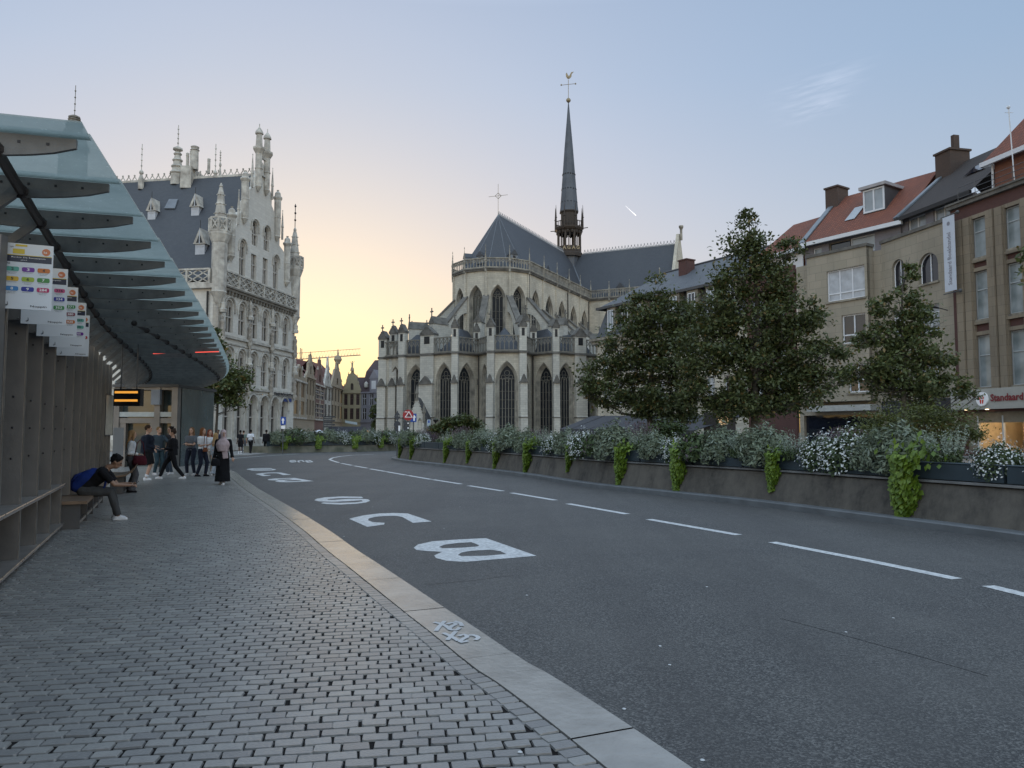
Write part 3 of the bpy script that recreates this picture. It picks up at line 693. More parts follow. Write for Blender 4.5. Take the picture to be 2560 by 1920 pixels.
# departure display
q = PY(283,1015,21.0); q2 = PY(350,1015,21.0); q3 = PY(283,972,21.0)
DD = empty('departure_display', tuple(q), 'black hanging departure display with two orange lines of text', 'display')
mb = MB(); mb.box(q.x,q2.x,21.0,21.2,q.z,q3.z); mb.build('housing', simple('display_black',(.008,.008,.01),.4,bumps=0), DD)
mb = MB(); hh = q3.z-q.z
for f0,f1 in ((.10,.30),(.72,.86)): mb.quad((q.x+.03,20.995,q.z+hh*(.32 if f0<.5 else .80)-.03),(q2.x-.07,20.995,q.z+hh*(.32 if f0<.5 else .80)-.03),(q2.x-.07,20.995,q.z+hh*(.32 if f0<.5 else .80)+.03),(q.x+.03,20.995,q.z+hh*(.32 if f0<.5 else .80)+.03))
mb.build('screen_line', emit('amber_led',(1,.42,.06),.55), DD)
mb = MB(); [mb.tube([(x,21.1,q3.z),(x,21.1,ZC-.05)],.02,6) for x in (q.x+.15,q2.x-.15)]; mb.build('rod', M_STEEL, DD)
# added glowing tube standing in for a red reflection under the canopy
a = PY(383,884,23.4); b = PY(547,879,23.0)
mb = MB(); mb.tube([(a.x,a.y,a.z),(b.x,b.y,b.z)],.013,6); tag(mb.build('red_reflection_tube', emit('red_reflection_glow',(1,.10,.07),.9)), 'thin glowing red line added for a reflection under the canopy ribs', 'reflection')
# glass stair house beyond the wall
KX = empty('glass_kiosk', tuple(PY(360,1165,34)), 'glass and bronze stair house standing under the far end of the canopy', 'kiosk')
M_KGLASS = glassy('kiosk_glass', (.06,.09,.10), .1, .5)
kz = PY(360,968,34).z
def kp(u, Y=34): return PY(u,1165,Y).x
mb = MB(); 
for u0,u1 in ((283,296),(384,398),(427,442)): mb.box(kp(u0),kp(u1),33.9,34.25,0,kz)
for z0,z1 in ((kz-.12,kz),(PY(0,1058,34).z,PY(0,1045,34).z)): mb.box(kp(296),kp(427),33.95,34.2,z0,z1)
mb.box(kp(296),kp(312),33.97,34.2,0,PY(0,1045,34).z); mb.box(kp(372),kp(384),33.97,34.2,0,PY(0,1045,34).z)
mb.build('frame', M_BRONZE, KX)
mb = MB(); mb.box(kp(296),kp(427),33.93,34.0,PY(0,1042,34).z,PY(0,1030,34).z); mb.build('pale_beam', simple('pale_beam',(.42,.45,.45),.5), KX)
mb = MB(); mb.box(kp(283),kp(442),34.3,34.34,0,kz); mb.box(kp(283),kp(283)+.04,34.3,38,0,kz); mb.box(kp(442)-.04,kp(442),34.3,38,0,kz); mb.box(kp(283),kp(442),38,38.04,0,kz); mb.build('glazing', M_KGLASS, KX)
mb = MB(); mb.box(kp(280),kp(446),33.8,38.2,kz,kz+.12); mb.build('roof', M_STEEL, KX)
mb = MB(); mb.box(kp(380),kp(402),33.7,33.9,PY(0,1012,34).z,PY(0,975,34).z); mb.build('loudspeaker_box', simple('grey_box',(.22,.25,.30),.5), KX)
# ================================================================ gothic church
M_ST = masonry('church_stone', (.56,.515,.425), (.44,.405,.335), (.33,.30,.25), .62, .26, .014, .75, (.17,.16,.14), .85, sscale=.5)
M_STP = masonry('pier_stone', (.55,.53,.47), (.45,.435,.39), (.34,.33,.31), .62, .26, .014, .55, (.14,.14,.135), .85)
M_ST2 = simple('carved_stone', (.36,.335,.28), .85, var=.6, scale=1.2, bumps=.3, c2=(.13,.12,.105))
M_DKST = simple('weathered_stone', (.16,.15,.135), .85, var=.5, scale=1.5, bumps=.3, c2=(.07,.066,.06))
M_SLATE = masonry('slate', (.046,.050,.060), (.036,.040,.050), (.02,.022,.028), .28, .16, .006, .35, (.07,.073,.08), .55, sscale=.2, bumps=.2)
M_SLATE2 = simple('spire_slate', (.075,.085,.105), .5, var=.35, scale=.8, bumps=.2)
M_LEAD = simple('lead', (.16,.18,.21), .5, var=.3, scale=2)
M_DWOOD = simple('dark_oak', (.045,.032,.024), .7, var=.4, scale=3)
M_CWIN = masonry('church_glass', (.020,.024,.030), (.010,.012,.016), (.022,.025,.028), .17, .22, .01, .0, rough=.5)
M_CWIN.node_tree.nodes['Principled BSDF'].inputs['Specular IOR Level'].default_value = .2
M_CWINL = masonry('church_glass_pale', (.10,.095,.075), (.07,.07,.06), (.03,.03,.03), .22, .25, .014, .0, rough=.3)
M_TRAC = simple('tracery_stone', (.22,.205,.175), .85, var=.4, scale=2)
M_IRON = simple('dark_iron', (.02,.02,.022), .5, .3, .2, bumps=0)
M_COPPER = simple('gilded_metal', (.30,.24,.15), .5, .5, .3, bumps=0)
CX, CY = 9.9, 129.7
CA = Vector((-.432,-.901,0)).normalized(); CS = Vector((-CA.y, CA.x, 0))
if CS.x < 0: CS = -CS
def cp(p, q, z=0): return Vector((CX,CY,0))+CA*p+CS*q+Vector((0,0,z))
CHU = empty('church', tuple(cp(20,0)), 'gothic stone church with slate roof, ringed chapels and a slender spire', 'church')
R0 = 5.95; PA = 28.2
ang = [R(a) for a in (90,75,45,15,-15,-45,-75,-90)]
def ap(r, a, z=0): return cp(PA+r*cos(a), r*sin(a), z)
ZCOR = 22.75; wch = 5.75
def gothic_window(parent, M, xc, w, z0, z1, y, nm=3, mat=None, deep=.55, splay=True):
    pts = arch(xc, w, z0, z1, 'pointed', 8)
    mb = MB(M); pane(mb, pts, y); win = mb.build('window', mat or M_CWIN, parent)
    mb = MB(M); rise = w*.95; sp = z1-rise; h = w/2; rr = (h*h+rise*rise)/(2*h); b = .030+.010*w/2
    for k in range(1, nm+1):
        x = xc-h+w*k/(nm+1); mb.box(x-b, x+b, y-.12, y-.01, z0, sp+.02)
    def ring(cx, cz, r0, n=10, a0=0, a1=2*pi, t=b*.8):
        P = [(cx+r0*cos(a0+(a1-a0)*i/n), y-.06, cz+r0*sin(a0+(a1-a0)*i/n)) for i in range(n+1)]
        mb.tube(P, t, 4, cap=False)
    sub = w/(nm+1)
    for k in range(nm+1):
        x = xc-h+sub*(k+.5); ring(x, sp-.02, sub/2, 6, 0, pi)
    ring(xc, sp+rise*.48, w*.17)
    ring(xc-w*.24, sp+rise*.20, w*.13); ring(xc+w*.24, sp+rise*.20, w*.13)
    ring(xc, sp+.05, w*.13)
    P = [(p[0],y-.06,p[1]) for p in pts]; mb.tube(P+[P[0]], b, 4, cap=False)
    for kz in range(1, int((sp-z0)/1.0)): mb.box(xc-h, xc+h, y-.05, y-.02, z0+kz*1.0-.015, z0+kz*1.0+.015)
    mb.build('tracery', M_TRAC, win)
    return win
def moulded(mb, xc, w, z0, z1, y, steps=3, grow=.16, dp=.16):
    """splayed jamb made of nested pointed reveals; returns the outer opening"""
    prev = None
    for k in range(steps+1):
        g = grow*k; pts = arch(xc, w+2*g, z0-.12*k, z1+g*1.25, 'pointed', 8); yy = y-dp*k
        if prev is not None:
            n = len(pts)
            for i in range(n):
                j = (i+1)%n
                mb.quad((pts[i][0],yy,pts[i][1]),(pts[j][0],yy,pts[j][1]),(prev[j][0],yy+dp*.35,prev[j][1]),(prev[i][0],yy+dp*.35,prev[i][1]))
                mb.quad((prev[i][0],yy+dp*.35,prev[i][1]),(prev[j][0],yy+dp*.35,prev[j][1]),(prev[j][0],yy+dp,prev[j][1]),(prev[i][0],yy+dp,prev[i][1]))
        prev = pts
    return prev
def balustrade(name, parent, A, B, z, h, mat, pitch=.42, ends=True, thick=.16):
    M, L = frame(A,B); mb = MB(M)
    mb.box(0,L,-thick/2,thick/2,z,z+.14); mb.box(0,L,-thick*.7,thick*.7,z+h-.13,z+h)
    n = max(1,int(L/pitch)); p = L/n
    for i in range(n+1): mb.box(i*p-.045, i*p+.045, -.05, .05, z+.14, z+h-.13)
    for i in range(n):
        x = i*p; zt = z+h-.13; za = z+h*.52
        mb.bar((x+.04,0,za),(x+p/2,0,za+h*.22),.07,.06); mb.bar((x+p-.04,0,za),(x+p/2,0,za+h*.22),.07,.06)
        mb.bar((x+p/2,0,za+h*.2),(x+.05,0,zt-.02),.06,.05); mb.bar((x+p/2,0,za+h*.2),(x+p-.05,0,zt-.02),.06,.05)
    return mb.build(name, mat, parent)
def pinnacle(name, parent, p, z, h, r, mat, n=4, crock=True):
    mb = MB(Matrix.Translation((p.x,p.y,0)))
    mb.lathe(0,0,[(r,z),(r,z+h*.38),(r*1.35,z+h*.40),(r*1.35,z+h*.43),(r*.95,z+h*.45),(r*.12,z+h*.90),(r*.45,z+h*.93),(r*.1,z+h)], n, pi/4)
    if crock:
        for k in range(3):
            t = k/3.2; rr = r*(.95-.85*t); zz = z+h*(.47+.43*t)
            for a in range(4): mb.sphere((rr*cos(a*pi/2+pi/4)*1.05, rr*sin(a*pi/2+pi/4)*1.05, zz), r*.22, nu=5, nv=3)
    return mb.build(name, mat, parent)
# clerestory: apse facets then the straight choir side on the right (window on each)
vs = [ap(R0,a) for a in (R(75),R(45),R(15),R(-15),R(-45),R(-75))]
# order seen from outside left->right: CS points right, so angles go from -75 (left) to +75 (right)
V = vs[::-1]
leftstart = cp(5.75,-wch)
segs = [(leftstart, V[0], 5)] + [(V[i],V[i+1],1) for i in range(5)] + [(V[5], cp(5.75,wch), 5)]
walls = MB(); mould = MB()
for si,(A,B,nw) in enumerate(segs):
    M, L = frame(A,B); holes = []
    if si == 0: walls.M = M; walls.quad((0,0,5),(L,0,5),(L,0,ZCOR),(0,0,ZCOR)); continue
    bay = L/nw
    for k in range(nw):
        xc = bay*(k+.5); w = 1.42 if nw == 1 else 2.15
        z0, z1 = (11.4, 20.55) if nw == 1 else (13.2, 20.45)
        mould.M = M; out = moulded(mould, xc, w, z0, z1, .6, 3, .10 if nw == 1 else .14, .2)
        holes.append(out)
        gothic_window(CHU, M, xc, w, z0, z1, .58, 2, M_CWINL if si == 3 else M_CWIN)
    walls.M = M; walls.plate([(0,5),(L,5),(L,ZCOR),(0,ZCOR)], holes, 0, .001, rim=False)
    for k in range(nw+1):
        x = bay*k
        if 0 < k < nw or nw == 1: walls.box(x-.16,x+.16,-.14,.0,10,ZCOR)
# transept east wall (right) and its end gable
TQ = 19.2
M, L = frame(cp(5.75,wch), cp(5.75,TQ)); walls.M = M; walls.box(0,L,0,.6,0,ZCOR)
M, L = frame(cp(5.75,TQ), cp(-5.75,TQ)); walls.M = M
walls.slab([(0,0),(L,0),(L,ZCOR),(L/2+.3,33.6),(L/2-.3,33.6),(0,ZCOR)], 0, .5)
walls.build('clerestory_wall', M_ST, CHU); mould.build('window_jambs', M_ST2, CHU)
mb = MB()
for (A,B,nw) in segs[1:]+[(cp(5.75,wch),cp(5.75,TQ),1)]:
    M, L = frame(A,B); mb.M = M; mb.box(-.1,L+.1,-.22,.1,ZCOR-.05,ZCOR+.16); mb.box(-.1,L+.1,-.32,.1,ZCOR+.16,ZCOR+.32)
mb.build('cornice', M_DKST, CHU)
for (A,B,nw) in segs+[(cp(5.75,wch),cp(5.75,TQ-.5),1)]:
    n = (B-A).normalized(); o = Vector((n.y,-n.x,0))*.18
    balustrade('parapet', CHU, A+o, B+o, ZCOR+.32, 1.35, M_ST2, .40)
for (A,B,nw) in segs:
    for k in range(nw): 
        q = A.lerp(B,(k+1)/nw) if nw > 1 else B
        n = (B-A).normalized(); q = q+Vector((n.y,-n.x,0))*.2
        pinnacle('pinnacle', CHU, q, ZCOR-.2, 3.6, .17, M_ST2)
q = V[0]+Vector((0,0,0)); pinnacle('pinnacle', CHU, q+CS*-.2, ZCOR-.2, 3.9, .18, M_ST2)
for s_ in (.25,.5,.75): pinnacle('pinnacle', CHU, cp(5.75,wch+(TQ-wch)*s_)+CA*.2, ZCOR-.2, 3.2, .16, M_ST2)
for A,B,s_ in ((segs[6][0],segs[6][1],.0),(segs[6][0],segs[6][1],.585),(segs[6][0],segs[6][1],.97)):
    q = A.lerp(B,s_)+CS*.12+CA*.0; mb = MB(); mb.tube([(q.x,q.y,9),(q.x,q.y,ZCOR-.2)],.07,6); mb.build('downpipe', M_IRON, CHU)
# roof
ZE = ZCOR+.35; ZR_ = 32.05; wi = 5.05; Ri = 5.25
ri = [ap(Ri,a,ZE) for a in (R(-90),R(-75),R(-45),R(-15),R(15),R(45),R(75),R(90))]
tipp = cp(27.4,0,ZR_)
mb = MB()
for i in range(len(ri)-1): mb.add([ri[i],ri[i+1],tipp],[(0,1,2)])
mb.quad(ri[-1], cp(wi,wi,ZE), cp(0,0,ZR_), tipp)
mb.quad(tipp, cp(0,0,ZR_), cp(wi,-wi,ZE), ri[0])
mb.quad(cp(wi,wi,ZE), cp(wi,TQ,ZE), cp(0,TQ,ZR_), cp(0,0,ZR_))
mb.quad(cp(-wi,TQ,ZE), cp(-wi,wi,ZE), cp(0,0,ZR_), cp(0,TQ,ZR_))
mb.quad(cp(-wi,wi,ZE), cp(-45,wi,ZE), cp(-45,0,ZR_), cp(0,0,ZR_))
mb.quad(cp(-45,-wi,ZE), cp(wi,-wi,ZE), cp(0,0,ZR_), cp(-45,0,ZR_))
mb.build('roof', M_SLATE, CHU)
for q in ri[1:-1]: mb = MB(); mb.tube([q, tipp],.035,4); mb.build('hip_lead', M_LEAD, CHU)
mb = MB(); mb.tube([cp(wi,wi,ZE+.05), cp(0,0,ZR_+.05)],.14,4); mb.build('valley_lead', M_LEAD, CHU)
def cresting(parent, a, b, h, mat, pitch=.55, zig=True):
    M, L = frame(a,b,a.z); mb = MB(M); mb.box(0,L,-.06,.06,-.08,.12)
    n = int(L/pitch)
    for i in range(n):
        x = pitch*(i+.5)
        if zig: mb.bar((x-pitch*.42,0,.1),(x,0,h*.8),.05,.07); mb.bar((x+pitch*.42,0,.1),(x,0,h*.8),.05,.07); mb.sphere((x,0,h*.95),h*.16,nu=5,nv=3)
        else: mb.tube([(x,0,.1),(x,0,h*.6)],.05,4); mb.sphere((x,0,h*.7),h*.22,nu=5,nv=4)
    return mb.build('cresting', mat, parent)
cresting(CHU, cp(0,2.6,ZR_), cp(0,TQ,ZR_), .62, simple('cresting_lead',(.30,.31,.33),.6), .55)
cresting(CHU, tipp, cp(2.6,0,ZR_), .5, bpy.data.materials['cresting_lead'], .55)
# cross over the apse tip
mb = MB(); z = ZR_; t = tipp; mb.tube([(t.x,t.y,z),(t.x,t.y,z+4.4)],.03,5)
mb.tube([(t.x-1.35,t.y,z+2.55),(t.x+1.35,t.y,z+2.85)],.03,5)
ring = [(t.x+.42*cos(a*pi/2),t.y,z+2.7+.42*sin(a*pi/2)) for a in range(5)]; mb.tube(ring,.04,4)
mb.build('roof_cross', M_COPPER, CHU)
# dormers of the choir roof
def dormer(base, parent, fw=.55, h=1.1, dirv=None):
    n = dirv; A = base-Vector((-n.y,n.x,0))*-fw; M, L = frame(base+Vector((n.y,-n.x,0))*0-Vector((-n.y,n.x,0))*fw, base+Vector((-n.y,n.x,0))*fw)
    mb = MB(M); mb.box(0,L,0,1.4,base.z,base.z+h); mb.mi = 1; mb.slab([(-.1,base.z+h),(L+.1,base.z+h),(L/2,base.z+h*1.7)],-.1,1.6); mb.mi = 2; mb.box(L*.3,L*.7,-.02,.05,base.z+h*.2,base.z+h*.85)
    mb.build('dormer', [M_LEAD, M_SLATE, M_IRON], parent)
for a,k in ((R(-45),.14),(R(0),.10),(R(60),.14)):
    q = ap(Ri,a,ZE).lerp(tipp,k); n = (CA*cos(a)+CS*sin(a)); dormer(q, CHU, .5, 1.0, n)
for pp in (20,12): q = cp(pp,wi,ZE).lerp(cp(pp,0,ZR_),.13); dormer(q, CHU, .5, 1.0, CS)
q = cp(wi,10.6,ZE).lerp(cp(0,10.6,ZR_),.05); dormer(q, CHU, .6, 1.2, CA)
# pinnacle before the gable
pinnacle('pinnacle', CHU, cp(5.4,TQ-2.0), ZE-1, 5.2, .35, M_ST2)
mb = MB(); g = cp(0,TQ+.25); mb.lathe(g.x,g.y,[(.22,32.6),(.2,34.3),(.38,34.7),(.38,34.95),(.2,35.0)],8); mb.build('gable_finial', M_ST2, CHU)
# fleche
FX, FY = cp(0,0).x, cp(0,0).y
zL0 = PY(1425,632,CY).z; zG = PY(1425,573,CY).z; zS = PY(1425,541,CY).z; zT = PY(1425,255,CY).z; zTop = PY(1425,178,CY).z
FL = MB(); FL.lathe(FX,FY,[(1.95,26.5),(1.95,zL0-1.0),(2.25,zL0-.7)],8,pi/8); FL.build('spire_drum', M_SLATE2, CHU)
mb = MB(); mb.lathe(FX,FY,[(2.4,zL0-.9),(2.4,zL0-.3),(2.2,zL0-.1),(2.2,zL0+.9)],8,pi/8)
for i in range(8):
    a = pi/8+i*pi/4
    mb.box(FX+2.0*cos(a)-.16,FX+2.0*cos(a)+.16,FY+2.0*sin(a)-.16,FY+2.0*sin(a)+.16,zL0+.8,zG-.4)
    a2 = a+pi/8; rx = 2.0*cos(pi/8)
    mb.box(FX+rx*cos(a2)-.07,FX+rx*cos(a2)+.07,FY+rx*sin(a2)-.07,FY+rx*sin(a2)+.07,zL0+.8,zG-.4)
    for s_ in (-1,1):
        am = a2+s_*pi/16; mb.sphere((FX+1.97*cos(am),FY+1.97*sin(am),zG-.75),.30,.30,.35,6,4)
mb.lathe(FX,FY,[(2.15,zG-.6),(2.45,zG-.35),(2.6,zG-.05),(2.6,zG+.12),(2.2,zG+.15)],8,pi/8)
mb.lathe(FX,FY,[(1.5,zG),(1.5,zS+.5),(1.72,zS+.6),(1.72,zS+.8)],8,pi/8)
mb.build('lantern', M_DWOOD, CHU)
mb = MB(); 
for i in range(8):
    a = pi/8+i*pi/4; b = a+pi/4
    A = Vector((FX+2.5*cos(b),FY+2.5*sin(b),0)); B = Vector((FX+2.5*cos(a),FY+2.5*sin(a),0))
    M, L = frame(A,B); mb.M = M; mb.box(0,L,-.05,.05,zG+1.0,zG+1.12)
    for k in range(5): mb.box(L*k/4-.05,L*k/4+.05,-.04,.04,zG+.1,zG+1.0)
    mb.M = ID; q = A; mb.lathe(q.x,q.y,[(.14,zG-.3),(.12,zG+1.7),(.22,zG+1.8),(.12,zG+1.9),(.02,zG+4.0)],6)
    if i % 2 == 0: mb.bar((q.x,q.y,zG-.1),(q.x+(q.x-FX)*.36,q.y+(q.y-FY)*.36,zG-.05),.1,.12)
mb.build('gallery', M_DWOOD, CHU)
M, L = frame((FX-1.9,FY-2.25),(FX+1.9,FY-2.25)); mb = MB(M)
for k,ch in enumerate('AGAG'): put_text(mb, ch, .62+k*.78, zL0+.12, .62, -.01, .02)
mb.build('letter_band', M_COPPER, CHU)
mb = MB(); rS = 1.72
mb.lathe(FX,FY,[(rS,zS+.7),(rS*.93,zS+1.6),(rS*.45,zS+(zT-zS)*.60),(rS*.18,zS+(zT-zS)*.86),(.07,zT)],8,pi/8)
mb.mi = 1
for lv,f in ((0,.115),(1,.23),(2,.36)):
    for i in range(8):
        a = i*pi/4; zz = zS+(zT-zS)*f; rr = rS*(.93-(.48)*(f/.60))*cos(pi/8)
        for s_ in (-.35,.35): mb.sphere((FX+rr*cos(a)-s_*rr*sin(a)*.6, FY+rr*sin(a)+s_*rr*cos(a)*.6, zz),.17,nu=5,nv=4)
mb.build('spire', [M_SLATE2, M_IRON], CHU)
mb = MB(); mb.sphere((FX,FY,zT+.3),.42,nu=8,nv=5); mb.tube([(FX,FY,zT),(FX,FY,zTop-1.5)],.05,5)
zc = PY(1425,211,CY).z; mb.tube([(FX-1.1,FY,zc-.12),(FX+1.1,FY,zc+.12)],.045,5); mb.sphere((FX-1.25,FY,zc-.1),.16,nu=5,nv=4); mb.sphere((FX+1.25,FY,zc+.12),.16,nu=5,nv=4); mb.sphere((FX,FY,zc+1.2),.2,nu=6,nv=4)
mb.build('spire_cross', M_COPPER, CHU)
mb = MB(Matrix.Translation((FX,FY,zTop-1.4))); mb.slab([(-.45,.9),(-.25,1.15),(-.15,.85),(0,.55),(.2,.6),(.5,1.2),(.95,1.3),(.6,.9),(.55,.4),(.2,.05),(-.15,.05),(-.4,.4)],-.06,.06); mb.build('weathercock', M_COPPER, CHU)
# ---------------------------------------------------------------- ring of chapels
ZK = 10.75
pts_uv = [(957,96.0),(968,95.0),(1009,93.2),(1069,92.4),(1081,91.0),(1138,89.2),(1195,91.9),(1228,88.2),(1306,88.0),(1330,91.8),(1389,89.3),(1441,91.0),(1449,92.0),(1490,93.6)]
CP = [Vector(((u-1280)/F*Y*1.0027, Y, 0)) for u,Y in pts_uv]
cw = MB(); cj = MB()
wins = {1:('n',0),2:('w',2),3:None,4:('w',3),5:('w',3),6:('n',0),7:('w',4),8:('n',0),9:('w',3),10:('w',3),12:('w',2)}
ring_start = cp(8,-16.8)
M, L = frame(ring_start, CP[0]); cw.M = M; cw.quad((0,0,0),(L,0,0),(L,0,ZK),(0,0,ZK))
for i in range(len(CP)-1):
    M, L = frame(CP[i],CP[i+1]); cw.M = M; cj.M = M; holes = []
    wdef = wins.get(i)
    if wdef:
        w = min(L*.50, 2.15) if wdef[0] == 'w' else L*.34
        g = .14 if wdef[0] == 'w' else .10
        if L > 1.2:
            out = moulded(cj, L/2, w, 1.3, 9.35, .54, 3, g, .18); holes.append(out)
            gothic_window(CHU, M, L/2, w, 1.3, 9.35, .52, max(1,wdef[1]), M_CWIN)
    cw.plate([(0,0),(L,0),(L,ZK),(0,ZK)], holes, 0, .001, rim=False)
M, L = frame(CP[-1], CP[-1]+Vector((9,14,0))); cw.M = M; cw.quad((0,0,0),(L,0,0),(L,0,ZK),(0,0,ZK))
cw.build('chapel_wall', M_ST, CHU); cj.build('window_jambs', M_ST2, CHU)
mb = MB(); pl = MB()
for i in range(len(CP)-1):
    M, L = frame(CP[i],CP[i+1]); mb.M = M; mb.box(-.12,L+.12,-.26,.1,ZK,ZK+.12); mb.box(-.12,L+.12,-.38,.1,ZK+.12,ZK+.26)
    pl.M = M; pl.slab([(0,0)]*0 or [(-.1,0),(L+.1,0),(L+.1,1.0),(-.1,1.0)], -.16,-.002); pl.box(-.1,L+.1,-.2,-.01,1.0,1.1)
    if L > 1: balustrade('balustrade', CHU, Vector(CP[i])+Vector((M[0][1],M[1][1],0))*-.1, Vector(CP[i+1])+Vector((M[0][1],M[1][1],0))*-.1, ZK+.26, 1.85, M_TRAC, .5)
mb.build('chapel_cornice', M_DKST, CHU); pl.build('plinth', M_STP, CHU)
mb = MB(); poly = [Vector((p.x,p.y,ZK+.02)) for p in CP]+[cp(10,17,ZK+.02), cp(8,-16.8,ZK+.02)]
tr = tessellate_polygon([[Vector((p.x,p.y,0)) for p in poly]])
fs = []
for a,b,c in tr:
    A,B,C_ = poly[a],poly[b],poly[c]; cr = (B.x-A.x)*(C_.y-A.y)-(B.y-A.y)*(C_.x-A.x); fs.append((a,b,c) if cr > 0 else (a,c,b))
mb.add(poly, fs); mb.build('ambulatory_roof', M_LEAD, CHU)
# pointed chapel roofs
def mid(i,j): return (CP[i]+CP[j])/2
cen = cp(PA,0)
for idx, base, hgt in ((0,[1,2,3],3.0),(1,[4,5,6],3.4),(2,[6,7,8,9],3.5),(3,[9,10,11],3.4),(4,[12,13],3.0)):
    c = sum((CP[i] for i in base), Vector())/len(base); inn = (cen-c); inn.z = 0; inn.normalize()
    bs = [CP[i].lerp(c+inn*1.2,.18)+Vector((0,0,ZK+.3)) for i in base]
    bs = bs+[bs[-1]+inn*3.2-Vector((0,0,0)), bs[0]+inn*3.2]
    apx = c+inn*1.6+Vector((0,0,ZK+hgt)); mb = MB()
    mb.add([*bs, apx, apx+inn*2.5],[(k,k+1,len(bs)) for k in range(len(base)-1)]+[(len(base)-1,len(base),len(bs)+1,len(bs)),(len(bs)-1,0,len(bs),len(bs)+1)])
    mb.build('chapel_roof', M_SLATE, CHU)
# buttresses on the chapel corners
def buttress(p, d, w, proj, ztop, name='buttress', cap=True):
    d = d.normalized(); A = p-Vector((-d.y,d.x,0))*(-w/2); M, L = frame(p+Vector((d.y,-d.x,0))*(w/2)*1, p-Vector((d.y,-d.x,0))*(w/2))
    # frame x runs left->right, y into the building
    if (M @ Vector((0,1,0))-M @ Vector((0,0,0))).dot(d) > 0: M, L = frame(p-Vector((d.y,-d.x,0))*(w/2), p+Vector((d.y,-d.x,0))*(w/2))
    mb = MB(M)
    mb.side([(.3,0),(-proj,0),(-proj,3.2),(-proj+.14,3.45),(-proj+.14,7.3),(-proj+.45,7.9),(-proj+.45,ZK+.3),(.3,ZK+.3)][::-1] if False else [(-proj,0),(.3,0),(.3,ztop),(-proj+.45,ztop),(-proj+.45,7.9),(-proj+.14,7.3),(-proj+.14,3.45),(-proj,3.2)], 0, L)
    mb.mi = 1
    mb.box(-.06,L+.06,-proj-.06,.0,3.2,3.32); 
    # little gabled weathering
    mb.slab([(-.08,7.25),(L+.08,7.25),(L/2,8.25)],-proj-.02,-proj+.62)
    mb.box(-.08,L+.08,-proj+.36,.3,ZK,ZK+.26)
    if cap:
        mb.slab([(-.1,ztop),(L+.1,ztop),(L/2,ztop+.95)],-proj+.35,.35)
        mb.tube([(L/2,-proj+.4,ztop+.7),(L/2,-proj+.4,ztop+1.65)],.07,5); mb.box(L/2-.2,L/2+.2,-proj+.34,-proj+.46,ztop+1.2,ztop+1.35)
        for s_ in (0,1,2):
            for x,sg in ((L*.12+L*.13*s_,1),(L*.88-L*.13*s_,1)): mb.sphere((x,-proj+.34,ztop+.15+.28*s_),.09,nu=5,nv=3)
        mb.mi = 2; mb.box(L*.3,L*.7,-proj+.42,-proj+.46,ztop-1.25,ztop-.35)
        mb.mi = 1; mb.box(-.05,L+.05,-proj+.36,.3,ztop-.2,ztop)
    return mb.build(name, [M_STP, M_DKST, M_IRON], CHU)
def outn(i):
    a = CP[max(i-1,0)]; b = CP[min(i+1,len(CP)-1)]; t = (b-a).normalized(); return Vector((t.y,-t.x,0))
buttress(CP[0]+Vector((.3,0,0)), Vector((-.35,-1,0)), 1.15, 1.2, 13.4)
buttress(CP[1]+Vector((.9,0,0)), Vector((-.25,-1,0)), .95, 1.0, 14.0)
buttress(CP[2], Vector((-.35,-1,0)), .85, 1.1, 13.9)
buttress((CP[3]+CP[4])/2, Vector((-.5,-1,0)), 1.9, 1.2, 13.4)
buttress(CP[5], Vector((-.1,-1,0)), .75, .9, 14.0)
buttress(CP[6]+Vector((-.2,.2,0)), Vector((0.0,-1,0)), .8, .3, 14.0)
buttress(CP[7], Vector((-.28,-1,0)), .85, .8, 14.0)
buttress(CP[8], Vector((.28,-1,0)), .85, .8, 14.0)
buttress(CP[9]+Vector((.2,.2,0)), Vector((.0,-1,0)), .8, .3, 14.0)
buttress(CP[10], Vector((.15,-1,0)), .75, .9, 14.0)
buttress((CP[11]+CP[12])/2, Vector((.4,-1,0)), 1.5, 1.2, 13.2)
for q in (CP[6],CP[9]):
    mb = MB(); mb.tube([(q.x+.1,q.y-.35,0),(q.x+.1,q.y-.35,ZK)],.09,6); mb.build('downpipe', M_IRON, CHU)
# radial piers and flying buttresses
def radial(base, d, r0, r1, zt_wall, zt_pier, w=.62, ro=2.6, cap=15.6, up=0):
    """base on the wall, d outwards; flyer from (0,zt_wall) down to (r0,zt_pier); pier block r0..r0+ro"""
    Mx = Matrix(((d.x,-d.y,0,base.x),(d.y,d.x,0,base.y),(0,0,1,0),(0,0,0,1)))
    mb = MB(Mx); n = 8; low = []
    for k in range(n+1):
        t = k/n; x = r0*t; low.append((x, (zt_wall-2.1)-(zt_wall-2.1-(zt_pier-3.4))*(t**2.2)))
    up_ = [(0,zt_wall),(r0,zt_pier)]
    P = low+[(r0,zt_pier),(0,zt_wall)]
    mb.slab(P, -w/2, w/2); mb.mi = 1
    a = Vector((-.05,0,zt_wall+.12)); b = Vector((r0+.1,0,zt_pier+.12)); mb.bar(a,b,w+.22,.22)
    mb.build('flying_buttress', [M_STP, M_DKST], CHU)
    mb = MB(Mx); wp_ = w*.78
    mb.box(r0,r0+ro,-wp_,wp_,ZK-.5,cap); mb.mi = 1
    mb.side([(-wp_-.12,cap),(wp_+.12,cap),(0,cap+1.0)], r0-.1, r0+ro+.1)
    mb.tube([(r0+ro,0,cap+.9),(r0+ro,0,cap+2.0)],.08,5); mb.box(r0+ro-.06,r0+ro+.06,-.24,.24,cap+1.45,cap+1.62)
    mb.build('pier', [M_STP, M_DKST], CHU)
